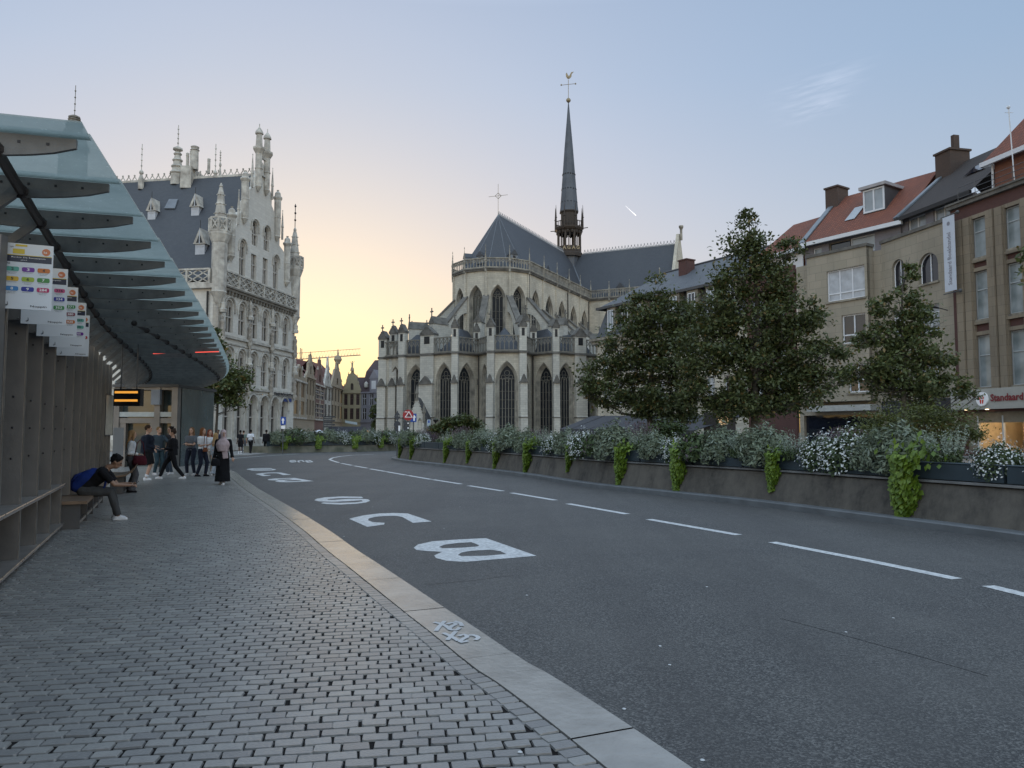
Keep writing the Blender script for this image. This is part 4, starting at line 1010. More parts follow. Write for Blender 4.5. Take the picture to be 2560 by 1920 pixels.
for a in (75,45,15,-15,-45,-75):
    A = R(a); d = (CA*cos(A)+CS*sin(A)); base = ap(R0,A)
    near = abs(a-26) < 30
    radial(base, d, 3.7 if not (a in (15,)) else 3.0, 0, 19.3, 15.3, .62, 2.4 if a != 15 else 1.8, 15.2)
L6 = (segs[6][1]-segs[6][0]).length
for k in range(1,5):
    base = segs[6][0].lerp(segs[6][1],k/5); radial(base, CS, 4.2, 0, 18.4, 14.6, .7, 2.4, 14.4)
    base = cp((PA-4.2*k),-wch); radial(base, -CS, 4.2, 0, 18.4, 14.6, .7, 2.4, 14.4)
# side-aisle wall right of the chapels
# gothic porch annex at the left
PX = empty('sacristy_porch', tuple(PY(1045,1084,86)), 'small gabled gothic annex with steep slate roof at the foot of the church', 'annex')
Yp = 86.0; def_x = lambda u: (u-1280)/F*Yp
def zz(v): return PY(1045,v,Yp).z
mb = MB(Matrix.Translation((0,Yp,0)))
gx0, gx1 = def_x(1024), def_x(1060)
mb.plate([(gx0,0),(gx1,0),(gx1,zz(1042)),(gx1-.0,zz(1042)),((gx0+gx1)/2,zz(990)),(gx0,zz(1042))],[arch(def_x(1050),.5,zz(1070),zz(1045),'pointed',5),arch(def_x(1031),.5,zz(1070),zz(1045),'pointed',5)],0,.25)
mb.build('front_wall', M_STP, PX)
mb = MB(Matrix.Translation((0,Yp,0))); mb.box(gx0,gx1,.25,4,0,zz(1042)); mb.build('body', M_STP, PX)
mb = MB(Matrix.Translation((0,Yp,0))); mb.slab([(gx0-.1,zz(1042)-.1),(gx1+.5,zz(1042)-.3),((gx0+gx1)/2,zz(992))],.2,4); mb.build('roof', M_SLATE, PX)
mb = MB(Matrix.Translation((0,Yp,0)))
for x,s_ in ((gx0,1),(gx1,1),((gx0+gx1)/2,2)): 
    b_ = zz(1042) if s_ == 1 else zz(995); mb.lathe(x,0,[(.16,b_-(.6 if s_==1 else .3)),(.14,b_+.4),(.24,b_+.5),(.03,b_+1.5)],5)
for k in range(6):
    for sx in (-1,1): mb.sphere(((gx0+gx1)/2+sx*(gx1-gx0)/2*k/6,0,zz(992)-(zz(992)-zz(1042))*k/6+.1),.11,nu=5,nv=3)
mb.build('finials', M_TRAC, PX)
# ================================================================ white gothic town building with a stepped gable
M_WST = masonry('white_stone', (.62,.60,.55), (.55,.53,.49), (.45,.43,.40), .55, .28, .008, .45, (.27,.25,.22), .8, sscale=.25)
M_WTRIM = simple('white_trim', (.56,.54,.49), .8, var=.5, scale=1.5, bumps=.25, c2=(.24,.22,.195))
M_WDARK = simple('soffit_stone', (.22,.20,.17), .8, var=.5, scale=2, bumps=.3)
M_WGL = glassy('hall_window_glass', (.03,.028,.03), .12, .5)
M_WFR = simple('window_stone', (.45,.42,.38), .8, var=.3, scale=3)
M_TYMP = simple('tympanum', (.36,.33,.29), .85, var=.5, scale=6, bumps=.6, c2=(.2,.18,.16))
HN, HF = Vector((-24.2,62,0)), Vector((-21.9,76,0))
HM, HL = frame(HN,HF); hd = (HF-HN).normalized()
HALL = empty('town_hall_hotel', tuple(HN), 'ornate white stone building with stepped gable, turrets and a steep blue slate roof', 'building')
def hz(u,v): return PL(u,v,(HN.x,HN.y),(hd.x,hd.y))
ZB0, ZB1 = 13.75, 15.05      # parapet foot and top
def hall_window(s, w, z0, z1, kind, parent=HALL, M=None, y=.28, cross=True, tymp=True, nm=1):
    """window with stone mullion and a carved head; returns its hole"""
    M = M or HM; pts = arch(s,w,z0,z1,kind,7)
    mb = MB(M); pane(mb, pts, y); win = mb.build('window', M_WGL, parent)
    mb = MB(M); b = .055; rise = w/2 if kind == 'round' else 0; sp = z1-rise
    for k in range(1,nm+1): mb.box(s-w/2+w*k/(nm+1)-b, s-w/2+w*k/(nm+1)+b, y-.16, y-.01, z0, sp)
    if cross: zt = z0+(sp-z0)*.60; mb.box(s-w/2,s+w/2,y-.15,y-.01,zt-b,zt+b)
    mb.box(s-w/2,s-w/2+.07,y-.12,y-.01,z0,sp); mb.box(s+w/2-.07,s+w/2,y-.12,y-.01,z0,sp)
    if kind == 'round' and tymp:
        mb.mi = 1; q = [(s-w/2,sp-.03),(s+w/2,sp-.03)]+[p for p in pts[2:]]; mb.slab(q, y-.14, y-.03)
        mb.mi = 0
        for a in range(5): mb.sphere((s+w*.28*cos(pi*a/4),y-.15,sp+.08+w*.22*sin(pi*a/4)),.07,nu=5,nv=3)
    mb.build('mullion', [M_WFR, M_TYMP], win)
    return pts
holes = []; trim = MB(HM)
def label_arch(s, w, z1, kind='round', t=.10, g=.22, zb=None):
    n = 8; pts = []
    if kind == 'round':
        sp = z1-w/2; r = w/2+g
        P = [(s+r,-.06,sp-.5)]+[(s+r*cos(pi*i/n),-.06,sp+r*sin(pi*i/n)) for i in range(n+1)]+[(s-r,-.06,sp-.5)]
        trim.tube(P, t, 5)
ctr = [(.124+.1466*k)*HL for k in range(6)]
for s in ctr:
    for (z0,z1) in ((9.95,12.75),(5.75,8.6)):
        holes.append(hall_window(s, 1.18, z0, z1, 'round')); label_arch(s,1.18,z1)
for s in ctr:   # ground floor arches with deep reveal
    holes.append(hall_window(s, 1.42, 1.1, 4.75, 'round', y=.45)); label_arch(s,1.42,4.75,g=.16,t=.12)
# gable windows, traced
gw = [(607,601,690,1.05,'round'),(635,636,701,.95,'rect'),(663.5,646,713,.95,'rect'),(690,640,723,1.05,'round'),(638,551.5,615,1.05,'round'),(667,567,628,1.05,'round')]
for u,v0,v1,w,k in gw:
    s, zt = hz(u,v0); zb = hz(u,v1)[1]
    holes.append(hall_window(s,w,max(zb,ZB1+.05),zt,k,tymp=(v0>600))); label_arch(s,w,zt,k,g=.16,t=.08)
# stepped outline of the gable
ax = HL/2
def stepd(pts):
    o = []
    for i in range(len(pts)-1):
        (s0,z0),(s1,z1) = pts[i],pts[i+1]; m = (s0+s1)/2; o += [(s0,z0),(m,z0+.15*(z1-z0)),(m,z0+.75*(z1-z0))]
    return o+[pts[-1]]
gr = [hz(u,v) for u,v in ((727,706),(718,655),(706,624),(692,574),(683,522),(676,478),(667,440))]; gl = [hz(u,v) for u,v in ((577,655),(584,616),(592,562),(602,530),(618,498),(632,468),(645,436))]
out = [(0,0),(HL,0),(HL,ZB0),(HL-.5,ZB0)]+stepd(gr)+[((gr[-1][0]+gl[-1][0])/2,max(gr[-1][1],gl[-1][1])+1.0)]+list(reversed(stepd(gl)))+[(.5,ZB0),(0,ZB0)]
mb = MB(HM); mb.plate(out, holes, 0, .5); mb.build('front_wall', M_WST, HALL)
# string courses
for z,h,p in ((9.45,.22,.20),(8.95,.12,.10),(5.25,.22,.20),(4.98,.10,.08)): trim.box(-.05,HL+.05,-p,.02,z,z+h)
trim.box(-.05,HL+.05,-.10,.02,.0,.95)
for k in (1.0,2,3,4,5):     # pilasters between the ground arches
    s = (ctr[int(k)-1]+ctr[int(k)])/2; trim.box(s-.16,s+.16,-.14,.02,.9,3.9); trim.box(s-.22,s+.22,-.18,.02,3.8,4.0)
trim.build('mouldings', M_WTRIM, HALL)
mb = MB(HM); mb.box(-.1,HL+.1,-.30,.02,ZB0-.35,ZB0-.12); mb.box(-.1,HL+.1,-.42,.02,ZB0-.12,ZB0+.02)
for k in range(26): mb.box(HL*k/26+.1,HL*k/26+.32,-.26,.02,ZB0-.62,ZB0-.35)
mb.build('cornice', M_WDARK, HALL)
def flamboyant(name, M, x0, x1, z0, z1, n, parent, y=-.34):
    mb = MB(M); mb.box(x0,x1,y-.02,y+.16,z0,z0+.14); mb.box(x0,x1,y-.06,y+.18,z1-.14,z1)
    p = (x1-x0)/n
    for i in range(n+1): mb.box(x0+i*p-.09,x0+i*p+.09,y-.03,y+.17,z0,z1)
    for i in range(n):
        a = x0+i*p+.09; b = a+p-.18; zl, zu = z0+.14, z1-.14; c = (a+b)/2; h = zu-zl
        for (p0,p1) in (((a,zl),(b,zu)),((a,zu),(b,zl)),((a,zl+h/2),(c,zu)),((c,zu),(b,zl+h/2)),((b,zl+h/2),(c,zl)),((c,zl),(a,zl+h/2))):
            mb.bar((p0[0],y+.07,p0[1]),(p1[0],y+.07,p1[1]),.12,.09)
        mb.sphere((c,y+.05,zl+h/2),.13,.08,.13,6,4)
    return mb.build(name, M_WTRIM, parent)
flamboyant('parapet', HM, .5, HL-.5, ZB0, ZB1, 6, HALL)
# corbelled statues between windows
for s0 in ((ctr[1]+ctr[2])/2,(ctr[3]+ctr[4])/2,.35,HL-.3):
    for zb in (9.2,5.0):
        mb = MB(HM); mb.lathe(s0,-.22,[(.03,zb-.35),(.22,zb),(.26,zb+.22)],8); mb.build('corbel', M_WTRIM, HALL)
        mb = MB(HM); mb.lathe(s0,-.22,[(.20,zb+.22),(.21,zb+.8),(.15,zb+1.15),(.21,zb+1.45),(.17,zb+1.62),(.06,zb+1.68),(.10,zb+1.75),(.10,zb+1.9),(.03,zb+1.97)],8); mb.build('statue', M_TYMP, HALL)
        mb = MB(HM); mb.lathe(s0,-.22,[(.28,zb+2.25),(.30,zb+2.5),(.22,zb+2.6),(.24,zb+3.0),(.14,zb+3.1),(.15,zb+3.6),(.03,zb+4.0)],6); mb.build('canopy', M_WTRIM, HALL)
# round turrets and pinnacles on the gable (traced: u centre, v top, v foot, radius, crown?)
def shaft(u, vt, vb, r, crown, name='gable_turret', y=-.12):
    s, zt = hz(u,vt); zb = hz(u,vb)[1]; mb = MB(HM); h = zt-zb
    if crown == 2:      # tall chimney-like turret
        zc = zb+h*.62
        pr = [(.05,zb),(r*1.0,zb+.5),(r*.9,zb+.6),(r,zb+.8),(r,zb+h*.33),(r*1.15,zb+h*.335),(r*1.15,zb+h*.35),(r,zb+h*.355),(r,zc-.4),(r*1.75,zc),(r*1.75,zc+.18),(r*1.05,zc+.25),(r*.85,zb+h*.84),(r*1.25,zb+h*.85),(r*1.2,zb+h*.87),(r*.9,zb+h*.90),(r*.3,zb+h*.94),(r*.12,zb+h*.95),(r*.12,zt)]
    elif crown == 1:    # small round turret with onion cap
        pr = [(.05,zb),(r*1.0,zb+.45),(r*.85,zb+.55),(r,zb+.75),(r,zb+h*.45),(r*1.12,zb+h*.455),(r,zb+h*.47),(r,zt-1.0),(r*1.35,zt-.8),(r*1.35,zt-.7),(r*.95,zt-.6),(r*.85,zt-.3),(r*.25,zt-.1),(r*.4,zt)]
    else:               # crocketed needle
        pr = [(r,zb),(r,zb+h*.4),(r*1.4,zb+h*.42),(r*1.1,zb+h*.46),(r*.2,zt-.15),(r*.5,zt-.1),(r*.1,zt)]
    mb.lathe(s,y,pr,8 if crown else 4,pi/4)
    if not crown:
        for k in range(5):
            t = k/5; [mb.sphere((s+sx*r*(1.15-t),y,zb+h*(.48+.45*t)),r*.3,nu=4,nv=3) for sx in (-1,1)]
    return mb.build(name, M_WTRIM, HALL)
shaft(646,310,482,.31,2); shaft(666,323,492,.31,2)
shaft(611,427,562,.33,1); shaft(692,476,605,.33,1); shaft(577,517,655,.33,1); shaft(716,591,718,.33,1)
for u,vt,vb in ((629,384,470),(679,419,500),(594.6,473,562),(704,525,600)): shaft(u,vt,vb,.11,0,'pinnacle')
mb = MB(HM); 
for z0_,z1_ in ((25.2,25.5),(26.8,27.0)): mb.bar((hz(646,400)[0],-.1,z0_),(hz(666,400)[0],-.1,z0_),.2,.25)
mb.build('gable_bridge', M_WTRIM, HALL)
# corner turrets with balcony and stepped spire
def corner_turret(s, y, ztop, fin=0, name='corner_turret'):
    mb = MB(HM); zb = 12.9
    mb.lathe(s,y,[(.08,zb-1.2),(.45,zb-.2),(.66,zb+.2),(.60,zb+.3),(.62,zb+4.3),(.66,zb+4.35),(.84,zb+4.9),(.88,zb+5.0),(.88,zb+5.2),(.7,zb+5.2)],8,pi/8)
    mb.lathe(s,y,[(.62,zb+5.2),(.50,zb+6.2),(.36,zb+7.4),(.23,zb+ztop-.8),(.12,zb+ztop-.35),(.17,zb+ztop-.3),(.04,zb+ztop)],8,pi/8)
    for k in range(4):
        rr = .52-.095*k; zz_ = zb+5.9+.8*k
        mb.lathe(s,y,[(rr*.95,zz_),(rr+.05,zz_+.04),(rr+.05,zz_+.09),(rr*.9,zz_+.16)],8,pi/8)
        for a in range(8): mb.sphere((s+(rr+.07)*cos(a*pi/4+pi/8),y+(rr+.07)*sin(a*pi/4+pi/8),zz_+.08),.055,nu=5,nv=3)
    o = mb.build(name, M_WTRIM, HALL)
    mb = MB(HM); 
    for a in range(8):
        a0 = a*pi/4+pi/8; a1 = a0+pi/4; P0 = (s+.84*cos(a0),y+.84*sin(a0)); P1 = (s+.84*cos(a1),y+.84*sin(a1))
        for z_ in (5.25,6.3): mb.bar((P0[0],P0[1],zb+z_),(P1[0],P1[1],zb+z_),.10,.14)
        mb.box(P0[0]-.07,P0[0]+.07,P0[1]-.07,P0[1]+.07,zb+5.2,zb+6.35)
        mb.bar((P0[0],P0[1],zb+5.25),(P1[0],P1[1],zb+6.3),.06,.09); mb.bar((P0[0],P0[1],zb+6.3),(P1[0],P1[1],zb+5.25),.06,.09)
    mb.build('balcony', M_WTRIM, HALL)
    if fin:
        mb = MB(HM); mb.tube([(s,y,zb+ztop-.1),(s,y,zb+ztop+fin)],.04,5)
        for k in range(3): mb.sphere((s,y,zb+ztop+fin*(.3+.3*k)),.12,nu=5,nv=4)
        mb.build('finial', M_IRON, HALL)
corner_turret(.15,.1,9.4); corner_turret(HL-.15,.1,9.4,2.4)
# wall facing the viewer (left side) : from the near corner running left
SM, SL_ = frame(Vector(HN)+Vector((-hd.y,hd.x,0))*27, HN)
sh = []; mb = MB(SM)
strim = MB(SM)
def sidewin(u, v0, v1, w, kind='rect', cross=True):
    d = Vector((SM[0][0],SM[1][0],0)); s, zt = PL(u,v0,(SM[0][3],SM[1][3]),(d.x,d.y)); zb = PL(u,v1,(SM[0][3],SM[1][3]),(d.x,d.y))[1]
    sh.append(hall_window(s,w,max(zb,.3),zt,kind,M=SM,cross=cross))
for u in (456,477,436,415): sidewin(u,1000,1089,1.35)
for u in (508,470,430,392): sidewin(u,770,850,1.2,'round') if u < 500 else None
mb.plate([(0,0),(SL_,0),(SL_,ZB0),(0,ZB0)], sh, 0, .4); mb.build('side_wall', M_WST, HALL)
for z,h,p in ((9.45,.22,.18),(5.25,.22,.18),(0,.9,.08),(ZB0-.35,.37,.35)): strim = MB(SM); strim.box(0,SL_,-p,.02,z,z+h); strim.build('string_course', M_WTRIM, HALL)
flamboyant('parapet', SM, 0, SL_-.7, ZB0, ZB1, 13, HALL)
mb = MB(SM); mb.tube([(SL_-.9,-.15,0),(SL_-.9,-.15,ZB0-.6)],.09,6); mb.build('downpipe', M_IRON, HALL)
# roof
inn = Vector((-hd.y,hd.x,0)); ZRG = PY(620,438,69.3).z; D = 29.0
e0 = HN+hd*.5; e1 = HF-hd*.5; rm_ = (HN+HF)/2
mb = MB(); up = lambda p,z: Vector((p.x,p.y,z))
A0 = up(e0+inn*.4,ZB0+.5); A1 = up(e0+inn*D,ZB0+.5); R0_ = up(rm_+inn*.4,ZRG); R1_ = up(rm_+inn*D,ZRG); B0 = up(e1+inn*.4,ZB0+.5); B1 = up(e1+inn*D,ZB0+.5)
mb.quad(A1,A0,R0_,R1_); mb.quad(B0,B1,R1_,R0_); mb.add([A1,R1_,B1],[(0,1,2)]); mb.build('roof', M_SLATE, HALL)
cresting(HALL, R1_, R0_, .62, M_WTRIM, .62)
def onroof(u,v):       # point on the roof slope facing the viewer
    n = (R0_-A0).cross(A1-A0).normalized(); r = ray(u,v); o_ = Vector((0,0,EYE)); t = (A0-o_).dot(n)/r.dot(n); return o_+r*t
for u,v,k in ((380,545,.9),(489,535,.9),(501,632,1.05)):
    q = onroof(u,v); M, L = frame(q-inn*-.42*k, q-inn*.42*k); M = Matrix(((-M[0][0],-M[0][1],0,q.x+inn.x*.42*k),(-M[1][0],-M[1][1],0,q.y+inn.y*.42*k),(0,0,1,0),(0,0,0,1)))
    fr, L = frame(up(q+inn*.42*k,0), up(q-inn*.42*k,0)); mb = MB(fr)
    mb.box(0,L,-.1,.9,q.z-.55,q.z+.75*k); mb.mi = 1; mb.slab([(-.15,q.z+.7*k),(L+.15,q.z+.7*k),(L/2,q.z+2.05*k)],-.2,1.1); mb.mi = 2
    mb.add([(.12,-.205,q.z+.78*k),(L-.12,-.205,q.z+.78*k),(L/2,-.205,q.z+1.6*k)],[(0,1,2)]); mb.mi = 0
    mb.box(L/2-.04,L/2+.04,-.22,-.1,q.z+.7*k,q.z+1.9*k)
    mb.mi = 3; mb.slab([(L*.95,q.z-.2),(L*.95+.12,q.z-.2),(L+.75,q.z+1.5),(L+.6,q.z+1.5)],.9,1.0)
    mb.mi = 0; mb.box(.1,L-.1,-.13,-.1,q.z+.48*k,q.z+.53*k); mb.box(.1,L-.1,-.13,-.1,q.z-.38,q.z-.32)
    mb.mi = 2; mb.tube([(L/2,-.1,q.z+2*k),(L/2,-.1,q.z+2.7*k)],.03,4)
    mb.build('dormer', [simple('dormer_paint',(.42,.44,.48),.6,var=.15) if 'dormer_paint' not in bpy.data.materials else bpy.data.materials['dormer_paint'], M_WTRIM, M_IRON, M_LEAD], HALL)
q = [onroof(u,v) for u,v in ((412,523),(438,523),(446,500),(424,500))]; nn = (R0_-A0).cross(A1-A0).normalized(); nn = nn if nn.y < 0 else -nn
mb = MB(); mb.add([p+nn*.02 for p in q]+[p+nn*.12 for p in q],[(4,5,6,7),(0,1,5,4),(1,2,6,5),(2,3,7,6),(3,0,4,7)]); mb.build('skylight', M_LEAD, HALL)
# chimney on the roof (traced) and thin spires
c = onroof(463,470); mb = MB(Matrix.Translation((c.x,c.y,0)))
mb.box(-.45,.55,-.1,3.0,c.z,PY(470,424,c.y+1).z); zt = PY(470,424,c.y+1).z
for x_,y_,r_,h_ in ((.25,.5,.36,2.1),(-.05,.4,.13,1.6),(-.6,.9,.14,1.6),(1.15,1.6,.14,1.3)): mb.lathe(x_+.35,y_,[(r_,zt-.2),(r_*.95,zt+h_*.78),(r_*1.2,zt+h_*.8),(r_*.9,zt+h_*.84),(r_*1.1,zt+h_*.95),(r_*.5,zt+h_)],10)
mb.build('chimney', M_WTRIM, HALL)
def spirelet(u, vt, vb, r, vmid, extra=0):
    Y = 70.5 if u > 300 else 73; zt, zb, zm = PY(u,vt,Y).z, PY(u,vb,Y).z, PY(u,vmid,Y).z; x = PY(u,vb,Y).x; mb = MB()
    if u < 250: mb.lathe(x,Y-1,[(1.3,14),(1.3,zb-2.2),(1.5,zb-2.0),(.8,zb-.2)],8); Y = Y-1
    mb.lathe(x,Y,[(r,zb-1.0),(r*.95,zb),(r*.35,zm-.5),(r*.75,zm-.35),(r*.7,zm-.2),(r*.15,zm)],8)
    if r > .6:
        for k in range(4): mb.lathe(x,Y,[(r*(1.0-.16*k),zb+(zm-zb)*.22*k+.1),(r*(1.12-.16*k),zb+(zm-zb)*.22*k+.2),(r*(.9-.16*k),zb+(zm-zb)*.22*k+.35)],8)
    mb.tube([(x,Y,zm-.1),(x,Y,zt)],.035,4)
    for k in range(4): mb.sphere((x,Y,zm+(zt-zm)*(.15+.22*k)),.09,nu=5,nv=4)
    mb.build('roof_spire', M_WTRIM if u > 250 else M_WDARK, HALL)
spirelet(443,313,438,.62,366); spirelet(353,360,448,.28,424); spirelet(538,360,440,.22,424); spirelet(550,376,440,.16,405); spirelet(200,225,330,.75,298)
# name in capitals over the arches
a = hz(678,985); b = hz(726,985); mb = MB(HM); put_text(mb,'THE FOURTH',a[0],a[1]-.16,.34,-.26,.02,width=b[0]-a[0]); mb.build('name_letters', M_INK, HALL)
a = hz(708,996); b = hz(727,996); mb = MB(HM); mb.box(a[0],min(b[0],HL-.1),-.09,-.02,a[1]-.3,a[1]+.05); mb.build('street_name_plate', simple('plate_blue',(.03,.06,.22),.4), HALL)
# ================================================================ far market houses
def house_wins(M, L, rows, cols, z0, z1, wfrac, parent, gl, y=.15, kind='rect', fr=None):
    hs_ = []; dz = (z1-z0)/rows
    for r in range(rows):
        for c in range(cols):
            w = L/cols*wfrac; s = L*(c+.5)/cols; a, b = z0+dz*r+dz*.12, z0+dz*(r+1)-dz*.12
            pts = arch(s,w,a,b,kind,4); hs_.append(pts); mb = MB(M); pane(mb,pts,y); wn_ = mb.build('window', gl, parent)
            if fr: mb = MB(M); mb.box(s-.04,s+.04,y-.08,y-.01,a,b); mb.box(s-w/2,s+w/2,y-.08,y-.01,a+(b-a)*.6-.04,a+(b-a)*.6+.04); mb.box(s-w/2,s-w/2+.06,y-.08,y-.01,a,b); mb.box(s+w/2-.06,s+w/2,y-.08,y-.01,a,b); mb.build('frame', fr, wn_)
    return hs_
M_CRM = masonry('cream_stucco', (.34,.28,.205), (.30,.25,.185), (.22,.19,.145), .8, .4, .008, .4, (.2,.16,.12))
M_RBR = masonry('red_brick', (.17,.06,.045), (.13,.045,.035), (.2,.17,.15), .22, .07, .012, .4, (.06,.03,.025))
M_GRYH = masonry('grey_render', (.20,.19,.215), (.18,.175,.20), (.15,.145,.16), .8, .4, .01, .3, (.12,.11,.12))
M_YLB = masonry('yellow_stone', (.30,.26,.17), (.27,.235,.155), (.2,.17,.12), .7, .35, .008, .4, (.16,.13,.09))
M_TRD = masonry('red_roof_tiles', (.16,.05,.035), (.12,.04,.03), (.06,.02,.018), .25, .3, .03, .4, (.05,.03,.028), bumps=.8)
M_BRTILE = masonry('brown_tiles', (.07,.045,.05), (.055,.035,.042), (.03,.02,.02), .25, .28, .02, .3, (.04,.03,.03))
M_FGL = glassy('far_glass', (.03,.022,.022), .25, .4); M_DRD = simple('dark_red_frame', (.07,.025,.025), .5)
M_FWH = simple('far_white_frame', (.5,.5,.52), .5, var=.1)
def far_wall(u0, u1, Y0, Y1): return frame(((u0-1280)/F*Y0*1.003,Y0,0),((u1-1280)/F*Y1*1.003,Y1,0))
def far_house(name, label, u0, u1, Y0, Y1, zc, mat, gable, roofm, rows, cols, wf, gl=M_FGL, fr=None, extra=None, gm=None, kind='rect', gs_=1.0):
    M, L = far_wall(u0,u1,Y0,Y1); H = empty(name, (M[0][3],M[1][3],0), label, 'house', 'market square houses in the distance')
    hs_ = house_wins(M,L,rows,cols,4.2,zc,wf,H,gl,fr=fr,kind=kind)
    gab = [(g[0]*L, zc+g[1]*gs_) for g in gable]
    if gable:
        gs = arch(L/2,L*.16,zc+.6,zc+2.2,'round',4); hs2 = hs_+[gs]; mb = MB(M); pane(mb,gs,.2); mb.build('window', gl, H)
    else: hs2 = hs_
    mb = MB(M); mb.plate([(0,0),(L,0),(L,zc)]+gab+[(0,zc)], hs2, 0, .4); mb.build('front_wall', mat, H)
    mb = MB(M); mb.box(-.05,L+.05,-.25,.02,zc-.2,zc+.1); mb.box(-.05,L+.05,-.2,.02,3.8,4.1)
    for k in range(cols+1): mb.box(L*k/cols-.12,L*k/cols+.12,-.12,.02,4.1,zc-.2)
    for g in gab[1:-1:2]: mb.lathe(g[0],0,[(.16,g[1]-.1),(.2,g[1]+.1),(.07,g[1]+.2),(.1,g[1]+.4),(.03,g[1]+.6)],6)
    mb.build('trim', gm or M_WDARK, H)
    mb = MB(M); zr = zc+extra
    mb.add([(0,.3,zc),(L,.3,zc),(L,5,zr),(0,5,zr),(0,10,zc),(L,10,zc)],[(0,1,2,3),(3,2,5,4)]); mb.build('roof', roofm, H)
    mb = MB(M); mb.box(.2,L-.2,.12,.3,.3,3.4); mb.build('shop_front', M_FGL, H)
    return H, M, L
Y1_, Y2_ = 125, 182
def yl(u): k = (u-1280)/F; k0 = (736-1280)/F; X0 = (k0+.085)*Y1_; return X0/(k+.085)
def zat(v, Y): return PY(800,v,Y).z
G1 = [(1,0),(.8,1.5),(.75,3.5),(.6,4.2),(.58,6),(.42,6),(.4,4.2),(.25,3.5),(.2,1.5)]
G2 = [(1,0),(.85,2.2),(.7,2.6),(.68,5),(.5,6.8),(.32,5),(.3,2.6),(.15,2.2)]
cz = 10.2
for nm,lb,u0,u1,zc,mat,gb,rf,rows,cols,wf,fr,ex in (
  ('market_house','cream corner house with classical stone front beside the white building',733,766,10.3,M_CRM,G2,M_TRD,2,2,.5,None,5),
  ('market_house','cream house with three tall windows per floor and small gabled dormer',766,788,11.6,M_CRM,G1,M_TRD,2,3,.55,None,5),
  ('market_house','dark brick house with large white framed window grids',788,812,10.8,M_RBR,G1,M_TRD,2,2,.82,M_FWH,5.5),
  ('market_house','narrow white house with pointed gothic tracery gable',812,829,11.3,M_WTRIM,[(1,0),(.62,5.5),(.5,9.5),(.38,5.5)],M_TRD,2,2,.6,None,5.5),
  ('market_house','striped brick and stone house with round-topped baroque gable',829,858,11.8,M_CRM,[(1,0),(.86,3),(.74,6.5),(.6,7.2),(.58,9.4),(.42,9.4),(.4,7.2),(.26,6.5),(.14,3)],M_TRD,2,4,.55,None,9)):
    H, M, L = far_house(nm,lb,u0,u1,yl(u0),yl(u1),zc,mat,gb,rf,rows,cols,wf,fr=fr,extra=ex*.62,gm=M_WTRIM if 'white' in lb else M_CRM, gs_={733:.42,766:.7,788:.85,812:.66,829:.58}[u0])
    if 'striped' in lb: mb = MB(M); mb.lathe(L/2,0,[(.5,zc+5.4),(.6,zc+5.8),(.95,zc+6.4),(.7,zc+7.1),(.2,zc+7.5),(.2,zc+7.9),(.05,zc+8.9)],10); mb.build('onion_finial', M_CRM, H)
    if 'dark brick' in lb: mb = MB(M); [mb.box(L*.1,L*.9,-.06,.02,4.3+k*.9,4.5+k*.9) for k in range(7)]; mb.build('stone_bands', M_CRM, H)
# the big red roof behind the left houses
BH = empty('hall_roof_house', (-50,150,0), 'long brick hall with a high dark red tiled roof behind the market houses', 'house', 'market square houses in the distance')
a = PY(738,990,170); b = PY(868,990,196); M, L = frame((a.x,a.y),(b.x,b.y)); mb = MB(M); mb.box(0,L,0,12,0,12); mb.build('wall', M_RBR, BH)
zr = PY(800,901,185).z; mb = MB(M); mb.add([(-.3,-.3,12),(L+.3,-.3,12),(L-3,6,zr),(5,6,zr),(-.3,12.3,12),(L+.3,12.3,12)],[(0,1,2,3),(3,2,5,4),(0,3,4),(1,5,2)]); mb.build('roof', M_TRD, BH)
YB = 182
H, M, L = far_house('market_house','yellow baroque house with curled gable topped by a small statue',858,903,YB,YB,PY(880,981,YB).z,M_YLB,
  [(1,0),(.98,1.0),(.93,3),(.86,4.5),(.80,5.5),(.78,7.5),(.7,8.6),(.58,9.3),(.55,10.6),(.45,10.6),(.42,9.3),(.3,8.6),(.22,7.5),(.2,5.5),(.14,4.5),(.07,3),(.02,1.0)],M_BRTILE,2,3,.55,fr=M_DRD,extra=4,gm=M_YLB,gs_=.50)
zc = PY(880,981,YB).z
mb = MB(M); mb.lathe(L/2,-.05,[(.5,zc+5.2),(.35,zc+5.9),(.2,zc+6.1),(.2,zc+6.6),(.24,zc+7.0),(.08,zc+7.2),(.12,zc+7.5),(.05,zc+7.6)],8); mb.tube([(L/2-.5,-.05,zc+7.4),(L/2,-.05,zc+6.9),(L/2+.5,-.05,zc+7.5)],.06,5); mb.build('gable_statue', M_CRM, H)
H, M, L = far_house('market_house','grey rendered house with white cross-bar windows and mansard roof',903,975,YB,YB-3,PY(930,981,YB).z,M_GRYH,[],M_BRTILE,2,4,.52,fr=M_FWH,extra=7,gm=M_GRYH)
zc = PY(930,981,YB).z; mb = MB(M); mb.add([(0,0,zc),(L,0,zc),(L,2.2,zc+5.2),(0,2.2,zc+5.2)],[(0,1,2,3)]); mb.add([(0,2.2,zc+5.2),(L,2.2,zc+5.2),(L,6,zc+8.3),(0,6,zc+8.3)],[(0,1,2,3)]); mb.build('mansard', M_BRTILE, H)
mb = MB(M); s = L*.45; mb.box(s-1.1,s+1.1,-.1,2.4,zc,zc+3.2); mb.slab([(s-1.3,zc+3.2),(s+1.3,zc+3.2),(s,zc+5.4)],-.2,3); d_ = mb.build('dormer', M_GRYH, H)
mb = MB(M); mb.mi = 0; mb.box(s-.6,s+.6,-.14,-.08,zc+.7,zc+2.7); mb.build('window', M_FWH, H)
for x in (L*.15,L*.78): mb = MB(M); mb.lathe(x,.4,[(.5,zc+1.2),(.5,zc+2.2),(.1,zc+2.6)],8); mb.build('oval_dormer', M_WTRIM, H)
